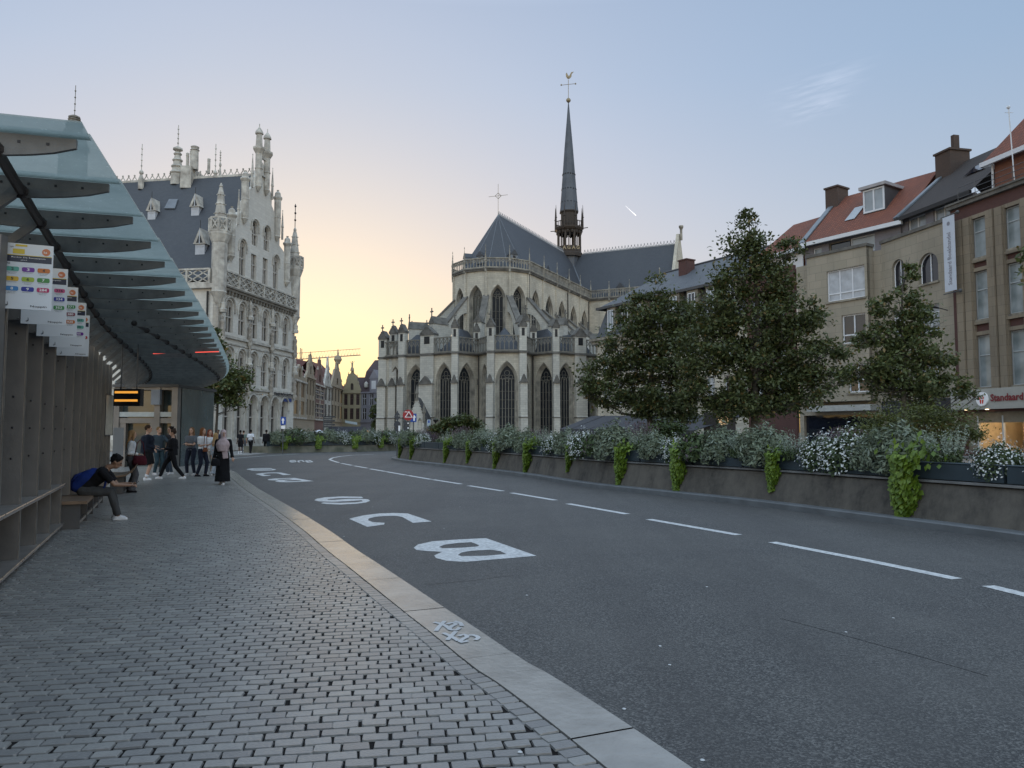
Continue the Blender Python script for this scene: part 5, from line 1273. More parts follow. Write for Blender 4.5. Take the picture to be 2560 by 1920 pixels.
mb = MB(M); mb.box(L*.35,L*.42,5,6.2,zc+7.5,zc+10.2); mb.build('chimney', M_RBR, H)
# lit shop windows, awnings, tent, banner in the square
mb = MB(); a = PY(908,1088,178); b = PY(923,1076,178); mb.quad((a.x,178,a.z),(b.x,178,a.z),(b.x,178,b.z),(a.x,178,b.z)); tag(mb.build('lit_shop_window', emit('warm_window',(1,.45,.15),.35)), 'small warm lit shop window at the foot of the grey house', 'shop window')
mb = MB(); a = PY(800,1071,165); b = PY(823,1070,165)
for k in range(5): mb.sphere((a.x+(b.x-a.x)*k/4,165,a.z),.28,nu=6,nv=4)
tag(mb.build('string_lights', emit('warm_bulbs',(1,.6,.25),1.6)), 'row of warm terrace lights under the brick house', 'lights')
mb = MB(); a = PY(765,1084,160); b = PY(850,1066,160); c = PY(902,1072,160)
mb.side([(0,0),(0,0)],0,0) if False else mb.add([(a.x,158,a.z),(c.x,158,a.z),(c.x,162,b.z),(a.x,162,b.z)],[(0,1,2,3)]); mb.add([(a.x,158,a.z-.8),(c.x,158,a.z-.8),(c.x,158,a.z),(a.x,158,a.z)],[(0,1,2,3)])
tag(mb.build('terrace_awning', simple('dark_canvas',(.03,.03,.04),.8)), 'long dark terrace awning below the far market houses', 'awning')
tp = PY(798,1088,120); mb = MB(Matrix.Translation((tp.x,120,0))); mb.box(-1.3,1.3,-1.3,1.3,tp.z-1.5,tp.z+.3); mb.add([(-1.5,-1.5,tp.z+.3),(1.5,-1.5,tp.z+.3),(1.5,1.5,tp.z+.3),(-1.5,1.5,tp.z+.3),(0,0,tp.z+.85)],[(0,1,4),(1,2,4),(2,3,4),(3,0,4)]); tag(mb.build('market_tent', simple('tent_white',(.6,.63,.68),.7,var=.1)), 'small white peaked tent in front of the far market houses', 'tent')
a = PY(863,1051,170); b = PY(893,1056,170); mb = MB(); mb.add([(a.x,170,a.z),(b.x,170,b.z),(b.x,170.02,b.z-.55),(a.x,170.02,a.z-.55)],[(3,2,1,0)]); mb.add([(a.x,170.05,a.z),(b.x,170.05,b.z),(b.x,170.06,b.z-.55),(a.x,170.06,a.z-.55)],[(0,1,2,3)]); tag(mb.build('banner', simple('banner_cloth',(.5,.58,.62),.7,var=.1)), 'pale banner strung across the yellow baroque house', 'banner')
# tower crane
CR = empty('tower_crane', (-75,260,0), 'thin lattice tower crane with a long jib in the sunset haze', 'crane')
a = PY(728,899,260); b = PY(900,887,260); M_CRN = simple('crane_red',(.28,.2,.14),.6,var=.1,bumps=0)
mb = MB(); h = 2.2; up_ = Vector((0,0,h)); mb.tube([a,b],.09,4); mb.tube([a+Vector((0,1.6,0)),b+Vector((0,1.6,0))],.09,4); mb.tube([a+up_+Vector((0,.8,0)),b+up_+Vector((0,.8,0))],.09,4)
n = 22
for k in range(n): p = a.lerp(b,k/n); q = a.lerp(b,(k+1)/n); m_ = a.lerp(b,(k+.5)/n)+up_+Vector((0,.8,0)); mb.tube([p,m_,q],.055,3)
mb.build('jib', M_CRN, CR)
mx = PY(744,899,260).x; mb = MB(); 
for sx in (-.9,.9):
    for sy in (0,1.8): mb.tube([(mx+sx,260+sy,0),(mx+sx,260+sy,a.z+4)],.15,4)
for k in range(int(a.z/2)): mb.tube([(mx-.9,260,2*k),(mx+.9,260,2*k+2)],.10,3)
mb.build('mast', M_CRN, CR); mb = MB(); mb.box(mx-1,mx+1.6,258.8,261,a.z-2.5,a.z+.2); mb.build('cab', M_CRN, CR)
# ================================================================ buildings on the right
M_BEI = masonry('beige_limestone', (.33,.29,.23), (.29,.26,.205), (.18,.16,.13), 1.1, .62, .012, .45, (.12,.105,.085), .85)
M_BEI2 = simple('beige_trim', (.34,.305,.245), .85, var=.45, scale=1.5, bumps=.2, c2=(.11,.10,.085))
M_PIER = masonry('brown_stone', (.25,.205,.15), (.21,.175,.13), (.12,.10,.08), 1.1, .62, .012, .6, (.075,.06,.048), .85)
M_ORB_ = masonry('orange_brick', (.24,.085,.05), (.19,.07,.042), (.14,.10,.08), .22, .075, .01, .35, (.08,.04,.03))
M_CHB = masonry('chimney_brick', (.09,.055,.042), (.07,.045,.035), (.05,.04,.035), .22, .075, .01, .4, (.03,.025,.02))
M_DBR = masonry('dark_red_brick', (.11,.045,.038), (.09,.036,.032), (.07,.05,.045), .22, .075, .01, .4, (.035,.02,.02))
M_TILE = masonry('orange_tiles', (.24,.075,.04), (.17,.055,.032), (.09,.03,.02), .26, .34, .035, .45, (.09,.05,.04), .8, off=0, bumps=1.0)
M_DTILE = masonry('dark_tiles', (.045,.035,.032), (.035,.028,.027), (.02,.015,.015), .26, .34, .03, .3, (.07,.05,.04), .8, off=0, bumps=1.0)
M_GSL = masonry('grey_slate', (.085,.095,.11), (.07,.078,.092), (.04,.045,.05), .3, .2, .008, .5, (.12,.12,.12), .6, sscale=.6)
M_ZINC = simple('zinc', (.20,.23,.26), .45, .4, .25, 2)
M_PVC = simple('white_frame', (.62,.64,.68), .4, var=.08, bumps=0)
M_GFR = simple('pale_grey_frame', (.40,.43,.45), .5, var=.1, bumps=0)
def bluglass():
    m, t, b = newmat('window_blinds'); v = coords(t,'UV'); g = noise(t, v, .9, 2, .5, .3, .7)
    t.links.new(mixn(t,(.15,.18,.19),(.30,.34,.36),g), b.inputs['Base Color']); b.inputs['Roughness'].default_value = .18; b.inputs['Specular IOR Level'].default_value = .9; return m
M_BLIND = bluglass(); M_DGL = glassy('dark_window', (.014,.018,.03), .05, .5); M_CURT = glassy('curtain_window', (.42,.45,.50), .25, .35, 2.0)
M_LGL = glassy('light_window', (.30,.34,.38), .12, .4)
def rwin(parent, M, x0, x1, z0, z1, glass, fr, y=.25, vert=(), hor=(), kind='rect', sill=None, fw=.07):
    pts = arch((x0+x1)/2, x1-x0, z0, z1, kind, 8); mb = MB(M); pane(mb, pts, y); win = mb.build('window', glass, parent)
    mb = MB(M); f = fw
    if kind == 'rect':
        mb.box(x0,x1,y-.07,y-.003,z0,z0+f); mb.box(x0,x1,y-.07,y-.003,z1-f,z1); mb.box(x0,x0+f,y-.065,y-.003,z0+f,z1-f); mb.box(x1-f,x1,y-.065,y-.003,z0+f,z1-f)
    else: P = [(p[0],y-.04,p[1]) for p in inset(pts,.97)]; mb.tube(P+[P[0]], f*.6, 4, cap=False)
    for t in vert:
        x = x0+(x1-x0)*t; zt = z1-f if kind == 'rect' else z1-(0 if abs(t-.5)<.1 else (x1-x0)*.2); mb.box(x-f/2,x+f/2,y-.06,y-.003,z0+f,zt)
    for t in hor: z = z0+(z1-z0)*t; mb.box(x0+f,x1-f,y-.055,y-.003,z-f/2,z+f/2)
    mb.build('frame', fr, win)
    if sill: mb = MB(M); mb.box(x0-.1,x1+.1,-.12,y,z0-.14,z0-.002); mb.build('sill', sill, win)
    return pts
# ---- bookstore
QA, Q1, Q2, Q3, Q4, Q5 = (32.3,36.6),(29.35,50.0),(27.9,56.6),(23.8,62.8),(21.7,66.7),(9.6,86.3)
dB = (Vector(Q1)-Vector(QA)).normalized(); M, L = frame(Q1,QA)    # as seen from the street: left end is Q1 (far)
BK = empty('bookstore', (Q1[0],Q1[1],0), 'tall bookstore with stone piers, brick bands and tall grey windows above a lit shop', 'building')
def bl(u,v): s,z = PL(u,v,Q1,(-dB.x,-dB.y)); return s,z
ZT = bl(2500,473)[1]; zf0 = bl(2450,1024)[1]; zf1 = bl(2450,974)[1]
holes = []; trim = MB(M); band = MB(M)
# window bays: seen bays at u 2440-2475, 2515-2560 ; piers between
s_a = bl(2436,700)[0]; s_b = bl(2481,700)[0]; s_c = bl(2519,700)[0]; bay = s_c-s_a; ww = s_b-s_a
zrows = [(bl(2460,v1)[1],bl(2460,v0)[1]) for v0,v1 in ((540,640),(676,797),(838,968))]
k = 0; xs = []
x = s_a
while x+ww < L: xs.append(x); x += bay
for x in xs:
    for r,(z0,z1) in enumerate(zrows):
        holes.append(rwin(BK, M, x, x+ww, z0, z1, M_BLIND, M_GFR, .16, (), (.62,) if r else (.66,), sill=M_BEI2, fw=.06))
holes.append([(.0+.6,.35),(L-.2,.35),(L-.2,zf0-.15),(.6,zf0-.15)])
mb = MB(M); mb.plate([(0,0),(L,0),(L,ZT),(0,ZT)], holes, 0, .4); mb.build('front_wall', M_DBR, BK)
for i,x in enumerate(xs+[xs[-1]+bay]):
    xl = x-(bay-ww); c = (xl+x)/2
    for dx_ in (-.30,.30): trim.box(c+dx_-.26,c+dx_+.26,-.38 if dx_<0 else -.30,.02,zf1,ZT-1.15); 
    trim.box(c-.62,c+.62,-.16,.02,zf1,ZT-1.1)
for x in xs:
    for r,(z0,z1) in enumerate(zrows): trim.box(x,x+ww,-.10,.02,z1+.02,z1+.26); trim.box(x-.02,x+ww+.02,-.20,.02,z0-.32,z0-.15)
trim.build('stone_piers', M_PIER, BK)
mb = MB(M); mb.box(-.05,L+.1,-.25,.1,ZT-.25,ZT); mb.box(-.1,L+.1,-.34,.1,ZT,ZT+.12); mb.build('cornice', M_DKST, BK)
mb = MB(M); mb.box(.0,L,-.5,-.02,zf0,zf1); mb.build('fascia', simple('fascia_grey',(.33,.325,.30),.6,var=.12), BK)
mb = MB(M); x0,zc_ = bl(2474,998); r_ = .44
mb.M = M; mb.add([(x0+r_*cos(a*pi/12),-.60,zc_+r_*sin(a*pi/12)) for a in range(24)]+[(x0+r_*cos(a*pi/12),-.50,zc_+r_*sin(a*pi/12)) for a in range(24)],[tuple(range(24))]+[((a+1)%24,a,24+a,24+(a+1)%24) for a in range(24)])
mb.mi = 1
for sx in (-1,1):
    mb.add([(x0+sx*.11+.085*cos(a*pi/6),-.605,zc_+.08+.085*sin(a*pi/6)) for a in range(12)],[tuple(range(12))])
mb.add([(x0-.22,-.604,zc_+.26),(x0-.02,-.604,zc_+.14),(x0,-.604,zc_+.20)],[(0,1,2)]); mb.add([(x0+.22,-.604,zc_+.26),(x0,-.604,zc_+.20),(x0+.02,-.604,zc_+.14)],[(0,1,2)])
mb.add([(x0-.16,-.605,zc_-.04),(x0-.12,-.605,zc_-.28),(x0-.03,-.605,zc_-.3),(x0-.02,-.605,zc_-.04)],[(0,1,2,3)]); mb.add([(x0+.02,-.605,zc_-.04),(x0+.03,-.605,zc_-.3),(x0+.12,-.605,zc_-.28),(x0+.16,-.605,zc_-.04)],[(0,1,2,3)])
mb.mi = 0
for sx in (-1,1): mb.add([(x0+sx*.10+.035*cos(a*pi/4),-.61,zc_+.08+.035*sin(a*pi/4)) for a in range(8)],[tuple(range(8))])
mb.build('round_emblem', [M_WHT, simple('emblem_red',(.55,.04,.02),.4,var=.1,bumps=0)], BK)
mb = MB(M); put_text(mb,'Standaard Boekhandel',x0+.62,zc_-.17,.45,-.56,.03); 
n0 = len(mb.v); mb.build('shop_letters', simple('letter_red',(.17,.012,.02),.4,var=.1,bumps=0), BK)
# lit shop inside
mb = MB(M); d_ = 5.0; mb.quad((.6,.3,.3),(L-.2,.3,.3),(L-.2,d_,.3),(.6,d_,.3)); mb.quad((.6,d_,.3),(L-.2,d_,.3),(L-.2,d_,zf0),(.6,d_,zf0)); mb.quad((.6,d_,zf0-.1),(L-.2,d_,zf0-.1),(L-.2,.4,zf0-.1),(.6,.4,zf0-.1)); mb.quad((.6,.3,.3),(.6,d_,.3),(.6,d_,zf0),(.6,.3,zf0)); mb.quad((L-.2,d_,.3),(L-.2,.3,.3),(L-.2,.3,zf0),(L-.2,d_,zf0))
mb.build('shop_interior', simple('shop_wall',(.50,.42,.30),.7,var=.3,scale=1), BK)
sx0 = bl(2443,1080)[0]
mb = MB(M); mb.box(.6,sx0-.15,.2,.3,.3,zf0); mb.box(.6,L,.18,.32,bl(2500,1056)[1],zf0-.1); mb.build('shop_pillar', simple('shop_stone',(.22,.19,.14),.7,var=.4,scale=2), BK)
mb = MB(M); q = bl(2502,1080)[0]; mb.box(q-.05,q+.05,.16,.3,.35,zf0-.4); mb.box(sx0-.15,sx0-.05,.16,.3,.35,zf0-.4); mb.build('shop_frame', M_GFR, BK)
mb = MB(M); 
for a_,b_,c_ in ((.4,1.2,1.1),(1.6,2.0,1.5),(2.6,3.6,.95),(4.2,5.0,1.6)): mb.box(q+a_,q+b_,1.2,2.2,.3,c_)
mb.box(sx0+.3,sx0+.9,3.2,4.2,.3,2.2); mb.build('display_table', simple('book_display',(.25,.2,.16),.6,var=.6,scale=6), BK)
def lamp(loc, e, col, name, size=.15, parent=None):
    l = bpy.data.lights.new(name,'POINT'); l.energy = e; l.color = col; l.shadow_soft_size = size; o = bpy.data.objects.new(name,l); o.location = loc; SC.collection.objects.link(o); 
    return o
mb = MB(M)
for i in range(5):
    x = sx0+.4+i*1.3; mb.sphere((x,1.4,zf0-.35),.08,nu=6,nv=4)
for u in (2424,2478): a = bl(u,1029); mb.lathe(a[0],-.3,[(.10,zf0-.02),(.10,zf0+.0)],10)
mb.build('spotlight', emit('spot_warm',(1,.75,.45),6), BK)
for i in range(3):
    p = M @ Vector((sx0+.8+i*2.2,1.6,zf0-.6)); lamp(p, 55, (1,.72,.42), 'shop_lamp')
# roof storey of the bookstore: orange brick set back, tiled roof, railing, aerial
st = empty  # noqa
mb = MB(M); rb = 1.6
x0r = bl(2412,500)[0]; zwall1 = ZT+2.55
ph = []
wx0 = bl(2497,440)[0]+.6; ph.append(rwin(BK, Matrix.Translation(M @ Vector((0,0,0))-Vector((0,0,0))) @ Matrix(((M[0][0],M[0][1],0,0),(M[1][0],M[1][1],0,0),(0,0,1,0),(0,0,0,1))) @ Matrix.Translation((0,rb,0)), wx0, wx0+1.7, ZT+.2, ZT+2.3, M_LGL, M_PVC, .3, (.5,), ()))
ph.append(rwin(BK, M @ Matrix.Translation((0,rb,0)), wx0+3.4, wx0+5.1, ZT+.2, ZT+2.3, M_LGL, M_PVC, .3, (.5,), ()))
mb = MB(M @ Matrix.Translation((0,rb,0))); mb.plate([(x0r+.8,ZT-.3),(L,ZT-.3),(L,zwall1),(x0r+.8,zwall1)], ph, 0, .35); mb.box(x0r+.8,L,.5,9,ZT-.3,zwall1); mb.build('penthouse_wall', M_ORB_, BK)
mb = MB(M @ Matrix.Translation((0,rb,0))); e = x0r+.3
mb.add([(e,-.5,zwall1),(L+2,-.5,zwall1),(L+2,5,zwall1+6.4),(e+2.3,5,zwall1+6.4),(e,10,zwall1)],[(0,1,2,3),(0,3,4)]); mb.build('roof', M_TILE, BK)
mb = MB(M @ Matrix.Translation((0,rb,0))); mb.box(e-.05,L,-.62,-.42,zwall1-.28,zwall1+.02); mb.box(e-.05,e+.1,-.6,10,zwall1-.28,zwall1+.02); mb.build('gutter', M_PVC, BK)
mb = MB(M @ Matrix.Translation((0,rb,0))); mb.tube([(e+.5,-.15,ZT),(e+.5,-.15,zwall1-.2)],.07,6); mb.build('downpipe', M_PVC, BK)
mb = MB(M)
for z in (.45,.8,1.15): mb.tube([(.6,.1,ZT+z),(L,.1,ZT+z)],.022,4)
x = .6
while x < L: mb.tube([(x,.1,ZT),(x,.1,ZT+1.15)],.025,4); x += 1.4
mb.build('railing', M_STEEL, BK)
a = PY(2522,268,46); zb_ = ZT; mb = MB(); s_,_z = bl(2530,460); pb = M @ Vector((s_,.2,zb_)); t_ = PY(2521,268,pb.y)
mb.tube([pb, t_],.035,5); mb.sphere(t_,.12,nu=6,nv=4); m_ = Vector(pb).lerp(t_,.93); mb.tube([m_-Vector((.25,0,0)),m_+Vector((.25,0,0))],.02,4); mb.build('aerial', M_PVC, BK)
# hanging banner (white with grey lettering)
ba = PY(2356,546,49.6); bb = PY(2385,548,48.6); bc = PY(2364,731,49.6)
BNR = empty('banner', tuple(ba), 'tall white hanging banner with grey lettering on the corner of the bookstore', 'banner')
Mb, Lb = frame(ba,bb); mb = MB(Mb); zt_, zb2 = ba.z, PY(2364,731,49.6).z; mb.box(0,Lb,0,.03,zb2,zt_); 
tmp = MB(Mb); put_text(mb,'Standaard Boekhandel',0,0,.1,0) if False else None
mb.mi = 1; h_ = zt_-zb2; put_text(mb,'Standaard Boekhandel',Lb*.66,zb2+h_*.08,Lb*.34,-.01,.015,width=h_*.70,rot=pi/2)
mb.add([(Lb*.5+.14*cos(a*pi/6),-.01,zb2+h_*.90+.14*sin(a*pi/6)) for a in range(12)],[tuple(range(12))]); mb.build('cloth', [simple('banner_white',(.50,.54,.62),.7,var=.08), simple('banner_grey',(.22,.22,.26),.7,var=.1,bumps=0)], BNR)
mb = MB(Mb)
for z in (zt_+.05,zb2-.12): mb.tube([(-.15,.015,z),(Lb+.35,.015,z)],.035,5); mb.sphere((Lb+.3,.015,z),.13,nu=6,nv=4)
mb.build('rod', M_STEEL, BNR)
# ---- generic row building
def rowb(A, B):        # A left (far) end, B right (near) end
    M, L = frame(A,B); d = ((B[0]-A[0])/L,(B[1]-A[1])/L); return M, L, (lambda u,v: PL(u,v,A,d))
# beige building with two arched windows
M, L, f = rowb(Q2,Q1); AR = empty('arched_beige_building', (Q2[0],Q2[1],0), 'beige stone building with two arched windows below a dark tiled roof', 'building')
ZP = f(2280,583)[1]; holes = []
for (u0,u1,v0,v1,k,vt,hr,gl) in ((2231,2260,648,722,'round',(.5,),(),M_DGL),(2297,2344,632,707,'round',(.5,),(),M_DGL),(2296,2348,762,832,'rect',(.5,),(.72,),M_LGL),(2231,2262,775,840,'rect',(.5,),(.72,),M_LGL),(2296,2350,893,968,'rect',(.4,),(.75,),M_LGL),(2233,2268,905,972,'rect',(.4,),(.75,),M_LGL)):
    a = f(u0,v1); b = f(u1,v0); zl = f((u0+u1)/2,v1)[1]; zh = f((u0+u1)/2,v0)[1]
    holes.append(rwin(AR,M,a[0],b[0],zl,zh,gl,M_PVC,.3,vt,hr,k,M_BEI2,.08))
zs0 = f(2300,1034)[1]; holes.append([(.3,.2),(L-.3,.2),(L-.3,zs0-.2),(.3,zs0-.2)])
mb = MB(M); mb.plate([(0,0),(L,0),(L,ZP),(0,ZP)], holes, 0, .4); mb.box(0,.3,.0,6,0,ZP) if False else None; mb.build('front_wall', M_BEI, AR)
mb = MB(M); mb.box(-.05,L,-.12,.3,ZP-.02,ZP+.22); mb.build('parapet_cap', M_DKST, AR)
mb = MB(M); mb.box(0,L,-.35,-.02,zs0,f(2250,1002)[1]); mb.build('fascia', simple('dark_fascia',(.02,.022,.028),.5), AR)
a = f(2214,1020); mb = MB(M); put_text(mb,'GLO',a[0],zs0+.42,.38,-.37,.01); mb.build('shop_letters', simple('dim_letters',(.16,.16,.17),.5,bumps=0), AR)
mb = MB(M); mb.box(.35,L-.3,.25,.35,0,zs0); mb.build('shop_window', M_DGL, AR)
setb = 1.9; Ms = M @ Matrix.Translation((0,setb,0)); ZW2 = ZP+2.0; hh_ = []
fs_ = lambda u,v: (lambda A_: PL(u,v,(A_.x,A_.y),(M[0][0],M[1][0])))(M @ Vector((0,setb,0)))
for u0,u1,v0,v1 in ((2270,2314,552,575),(2334,2383,527,560)):
    a = fs_(u0,v1); b = fs_(u1,v0); hh_.append(rwin(AR,Ms,a[0],min(b[0],L-.1),ZP+.1,ZW2-.15,M_LGL,M_PVC,.2,(.5,),(),sill=None))
mb = MB(Ms); mb.plate([(0,ZP-1),(L,ZP-1),(L,ZW2),(0,ZW2)], hh_, 0, .3); mb.build('attic_wall', M_GRYH, AR)
RIDGE = 4.6
mb = MB(Ms); mb.add([(-.1,-.5,ZW2),(L+.3,-.5,ZW2),(L+.3,5,ZW2+RIDGE),(-.1,5,ZW2+RIDGE),(L+.3,10.5,ZW2),(-.1,10.5,ZW2)],[(0,1,2,3),(3,2,4,5)]); mb.build('roof', M_DTILE, AR)
mb = MB(Ms); mb.box(-.1,L+.3,-.62,-.42,ZW2-.25,ZW2+.03); mb.build('gutter', M_IRON, AR)
mb = MB(Ms); mb.bar((-.1,-.5,ZW2+.1),(-.1,5,ZW2+RIDGE+.1),.5,.12); mb.build('verge_flashing', M_ZINC, AR)
mb = MB(Ms); mb.box(-.5,1.0,3.6,5.4,ZW2+2.2,ZW2+RIDGE+.8); mb.box(-.6,1.1,3.5,5.5,ZW2+RIDGE+.8,ZW2+RIDGE+.95); mb.box(.7,1.0,4,4.5,ZW2+RIDGE+.95,ZW2+RIDGE+2.0); mb.build('chimney', M_CHB, AR)
rs = (4.6)/(5.5); mb = MB(Ms)
for x,t0,t1 in ((L*.58,.45,.62),(L*.80,.62,.80)):
    p0 = (5.5*t0-.5,ZW2+RIDGE*t0+.12); p1 = (5.5*t1-.5,ZW2+RIDGE*t1+.12); mb.add([(x,p0[0],p0[1]),(x+1.9,p0[0],p0[1]),(x+1.9,p1[0],p1[1]),(x,p1[0],p1[1])],[(0,1,2,3)])
mb.build('skylight', M_DGL, AR)
# beige building with square bay, orange roof
M, L, f = rowb(Q3,Q2); BB = empty('bay_beige_building', (Q3[0],Q3[1],0), 'beige stone building with a wide three-part window bay below an orange tiled roof', 'building')
pj = .9; Mp = M @ Matrix.Translation((0,-pj,0)); op = M @ Vector((0,-pj,0)); fp = lambda u,v: PL(u,v,(op.x,op.y),(M[0][0],M[1][0]))
xb0 = fp(2018,700)[0]; xb1 = fp(2168,700)[0]; ZP = fp(2090,631)[1]; holes = []
for (u0,u1,v0,v1,vt,hr,gl) in ((2048,2141,674,752,(.33,.66),(.25,),M_CURT),(2082,2140,788,860,(.5,),(.3,),M_DGL),(2094,2144,912,982,(.45,),(.45,),M_DGL)):
    a = fp(u0,0)[0]; b = fp(u1,0)[0]; um = (u0+u1)/2; holes.append(rwin(BB,Mp,a,b,fp(um,v1)[1],fp(um,v0)[1],gl,M_PVC,.22,vt,hr,'rect',M_BEI2,.10))
zb_ = fp(2110,1003)[1]
mb = MB(Mp); mb.plate([(xb0,zb_),(xb1,zb_),(xb1,ZP),(xb0,ZP)], holes, 0, .35, ); mb.quad((xb1,0,zb_),(xb1,pj,zb_),(xb1,pj,ZP),(xb1,0,ZP)); mb.quad((xb0,pj,zb_),(xb0,0,zb_),(xb0,0,ZP),(xb0,pj,ZP)); mb.quad((xb0,pj,zb_),(xb1,pj,zb_),(xb1,0,zb_),(xb0,0,zb_)); mb.build('bay', M_BEI, BB)
mb = MB(Mp); mb.box(xb0-.1,xb1+.1,-.1,pj,ZP,ZP+.22); mb.build('parapet_cap', M_DKST, BB)
mb = MB(M); zs = fp(2110,1030)[1]; mb.plate([(0,0),(L,0),(L,ZP-.3),(0,ZP-.3)],[[(.4,.2),(L-.4,.2),(L-.4,zs-.2),(.4,zs-.2)]],0,.3); mb.build('front_wall', M_BEI, BB)
mb = MB(M); mb.box(.4,L-.4,.3,.35,0,zs); mb.build('shop_window', M_DGL, BB)
mb = MB(Mp); mb.box(xb0-.2,xb1+.1,-.25,pj-.02,zb_-.75,zb_-.3); mb.build('fascia', simple('pale_fascia',(.38,.39,.38),.6), BB)
Ms = M @ Matrix.Translation((0,1.7,0)); o_ = M @ Vector((0,1.7,0)); ZW2 = ZP+1.9
mb = MB(Ms); L0 = -.3
w1 = rwin(BB,Ms,L*.26,L*.52,ZP+.2,ZW2-.35,M_DGL,M_BEI2,.2,(),()); w2 = rwin(BB,Ms,L*.52,L*.80,ZP+.2,ZW2-.35,M_LGL,M_PVC,.2,(),()); w3 = rwin(BB,Ms,L*.06,L*.17,ZP+.2,ZW2-.5,M_LGL,M_PVC,.2,(),())
mb.plate([(L0,ZP-1),(L+.6,ZP-1),(L+.6,ZW2),(L0,ZW2)],[w1,w2,w3],0,.3); mb.build('attic_wall', M_GRYH, BB)
RH = 4.9
mb = MB(Ms); mb.add([(L0,-.5,ZW2),(L+1.0,-.5,ZW2),(L+1.0,5,ZW2+RH),(L0,5,ZW2+RH),(L+1.0,10.5,ZW2),(L0,10.5,ZW2)],[(0,1,2,3),(3,2,4,5)]); mb.build('roof', M_TILE, BB)
mb = MB(Ms); mb.box(L0,L+1.0,-.66,-.40,ZW2-.28,ZW2+.03); mb.build('gutter', M_PVC, BB)
mb = MB(Ms); mb.bar((L0,-.5,ZW2+.1),(L0,5,ZW2+RH+.1),.5,.1); mb.build('verge_flashing', M_ZINC, BB)
# dormer box
dx0 = L*.56; mb = MB(Ms); t0 = .36; yb, zb3 = 5.5*t0-.5, ZW2+RH*t0
mb.box(dx0,dx0+1.9,yb,yb+3.2,zb3-.2,zb3+2.0); mb.mi = 1; mb.box(dx0-.2,dx0+2.1,yb-.3,yb+3.4,zb3+2.0,zb3+2.25); mb.build('dormer', [M_STEEL, simple('pale_zinc',(.35,.33,.34),.6)], BB)
rwin(BB, Ms @ Matrix.Translation((0,yb-.31,0)), dx0+.05, dx0+1.85, zb3+.05, zb3+1.95, M_LGL, M_PVC, .3, (.5,), (), fw=.13)
mb = MB(Ms); x = L*.36; t0,t1 = .30,.58; mb.add([(x,5.5*t0-.5,ZW2+RH*t0+.1),(x+.9,5.5*t0-.5,ZW2+RH*t0+.1),(x+.9,5.5*t1-.5,ZW2+RH*t1+.1),(x,5.5*t1-.5,ZW2+RH*t1+.1)],[(0,1,2,3)]); mb.build('skylight', M_LGL, BB)
mb = MB(Ms); mb.box(L0-.5,L0+.7,3.8,5.4,ZW2+2.6,ZW2+RH+.7); mb.box(L0-.6,L0+.8,3.7,5.5,ZW2+RH+.7,ZW2+RH+.85); mb.build('chimney', M_CHB, BB)
# brick house half hidden by the tree
M, L, f = rowb(Q4,Q3); BH2 = empty('brick_house', (Q4[0],Q4[1],0), 'dark red brick house with orange tiled roof half hidden behind the tallest tree', 'house')
Mx_ = M @ Matrix.Translation((-1.2,0,0)); L2_ = L+.9; holes = []
for z0 in (4.6,8.0,11.2):
    for x in (.5,2.9): holes.append(rwin(BH2,Mx_,x,x+1.4,z0,z0+2.1,M_LGL,M_PVC,.25,(.5,),(.7,),sill=M_BEI2))
zt = 15.6
mb = MB(Mx_); mb.plate([(0,0),(L2_,0),(L2_,zt),(0,zt)],holes,0,.3); mb.build('front_wall', M_DBR, BH2)
mb = MB(Mx_); mb.box(.3,L2_-.3,1.5,1.6,zt,zt+1.6); mb.build('attic_wall', M_PVC, BH2)
mb = MB(Mx_ @ Matrix.Translation((0,1.5,0))); mb.add([(-.2,-.5,zt+1.6),(L2_+.3,-.5,zt+1.6),(L2_+.3,5,zt+5.6),(-.2,5,zt+5.6),(L2_+.3,10,zt+1.6),(-.2,10,zt+1.6)],[(0,1,2,3),(3,2,4,5),(0,3,5)]); mb.build('roof', M_TILE, BH2)
mb = MB(Mx_ @ Matrix.Translation((0,1.5,0))); mb.box(-.2,L2_+.3,-.65,-.42,zt+1.35,zt+1.63); mb.build('gutter', M_PVC, BH2)
# slate roofed corner building
Q4b = (Vector(Q4)+(Vector(Q5)-Vector(Q4)).normalized()*1.2); M, L, f = rowb(Q5,tuple(Q4b)); SB = empty('slate_roof_building', (Q5[0],Q5[1],0), 'grey limestone corner building with hipped slate roof and mansard, behind the trees', 'building')
z1c, ze, zrg = 11.9, 15.7, 19.6; holes = []
for z0,hh in ((4.4,2.4),(8.0,2.5)):
    for k in range(9): x = 1.1+k*2.25; holes.append(rwin(SB,M,x,x+1.1,z0,z0+hh,M_LGL if (k*7+int(z0))%3 else M_DGL,M_PVC,.25,(.5,),(.7,),sill=M_BEI2)) if x+1.3 < L else None
mb = MB(M); mb.plate([(0,0),(L,0),(L,z1c),(0,z1c)],holes,0,.35); mb.box(0,.1,.36,12,0,z1c); mb.build('front_wall', M_ST, SB)
M_SS = frame((M @ Vector((0,13,0)))[:2], Q5)
mb = MB(M_SS[0]); mb.box(0,13,0,.3,0,z1c); mb.build('side_wall', M_ST, SB)
mb = MB(M); mb.box(-.6,L,-.55,.3,z1c-.05,z1c+.25); mb.box(-.4,L,-.35,.3,z1c-.4,z1c-.05); mb.box(-.6,-.02,.3,13,z1c-.05,z1c+.25); mb.build('cornice', M_BEI2, SB)
mb = MB(M); mb.add([(-.1,.1,z1c+.25),(L,.1,z1c+.25),(L,1.0,ze),(.9,1.0,ze),(-.1,12,z1c+.25),(.9,12,ze)],[(0,1,2,3),(4,0,3,5)]); mb.build('mansard', M_GSL, SB)
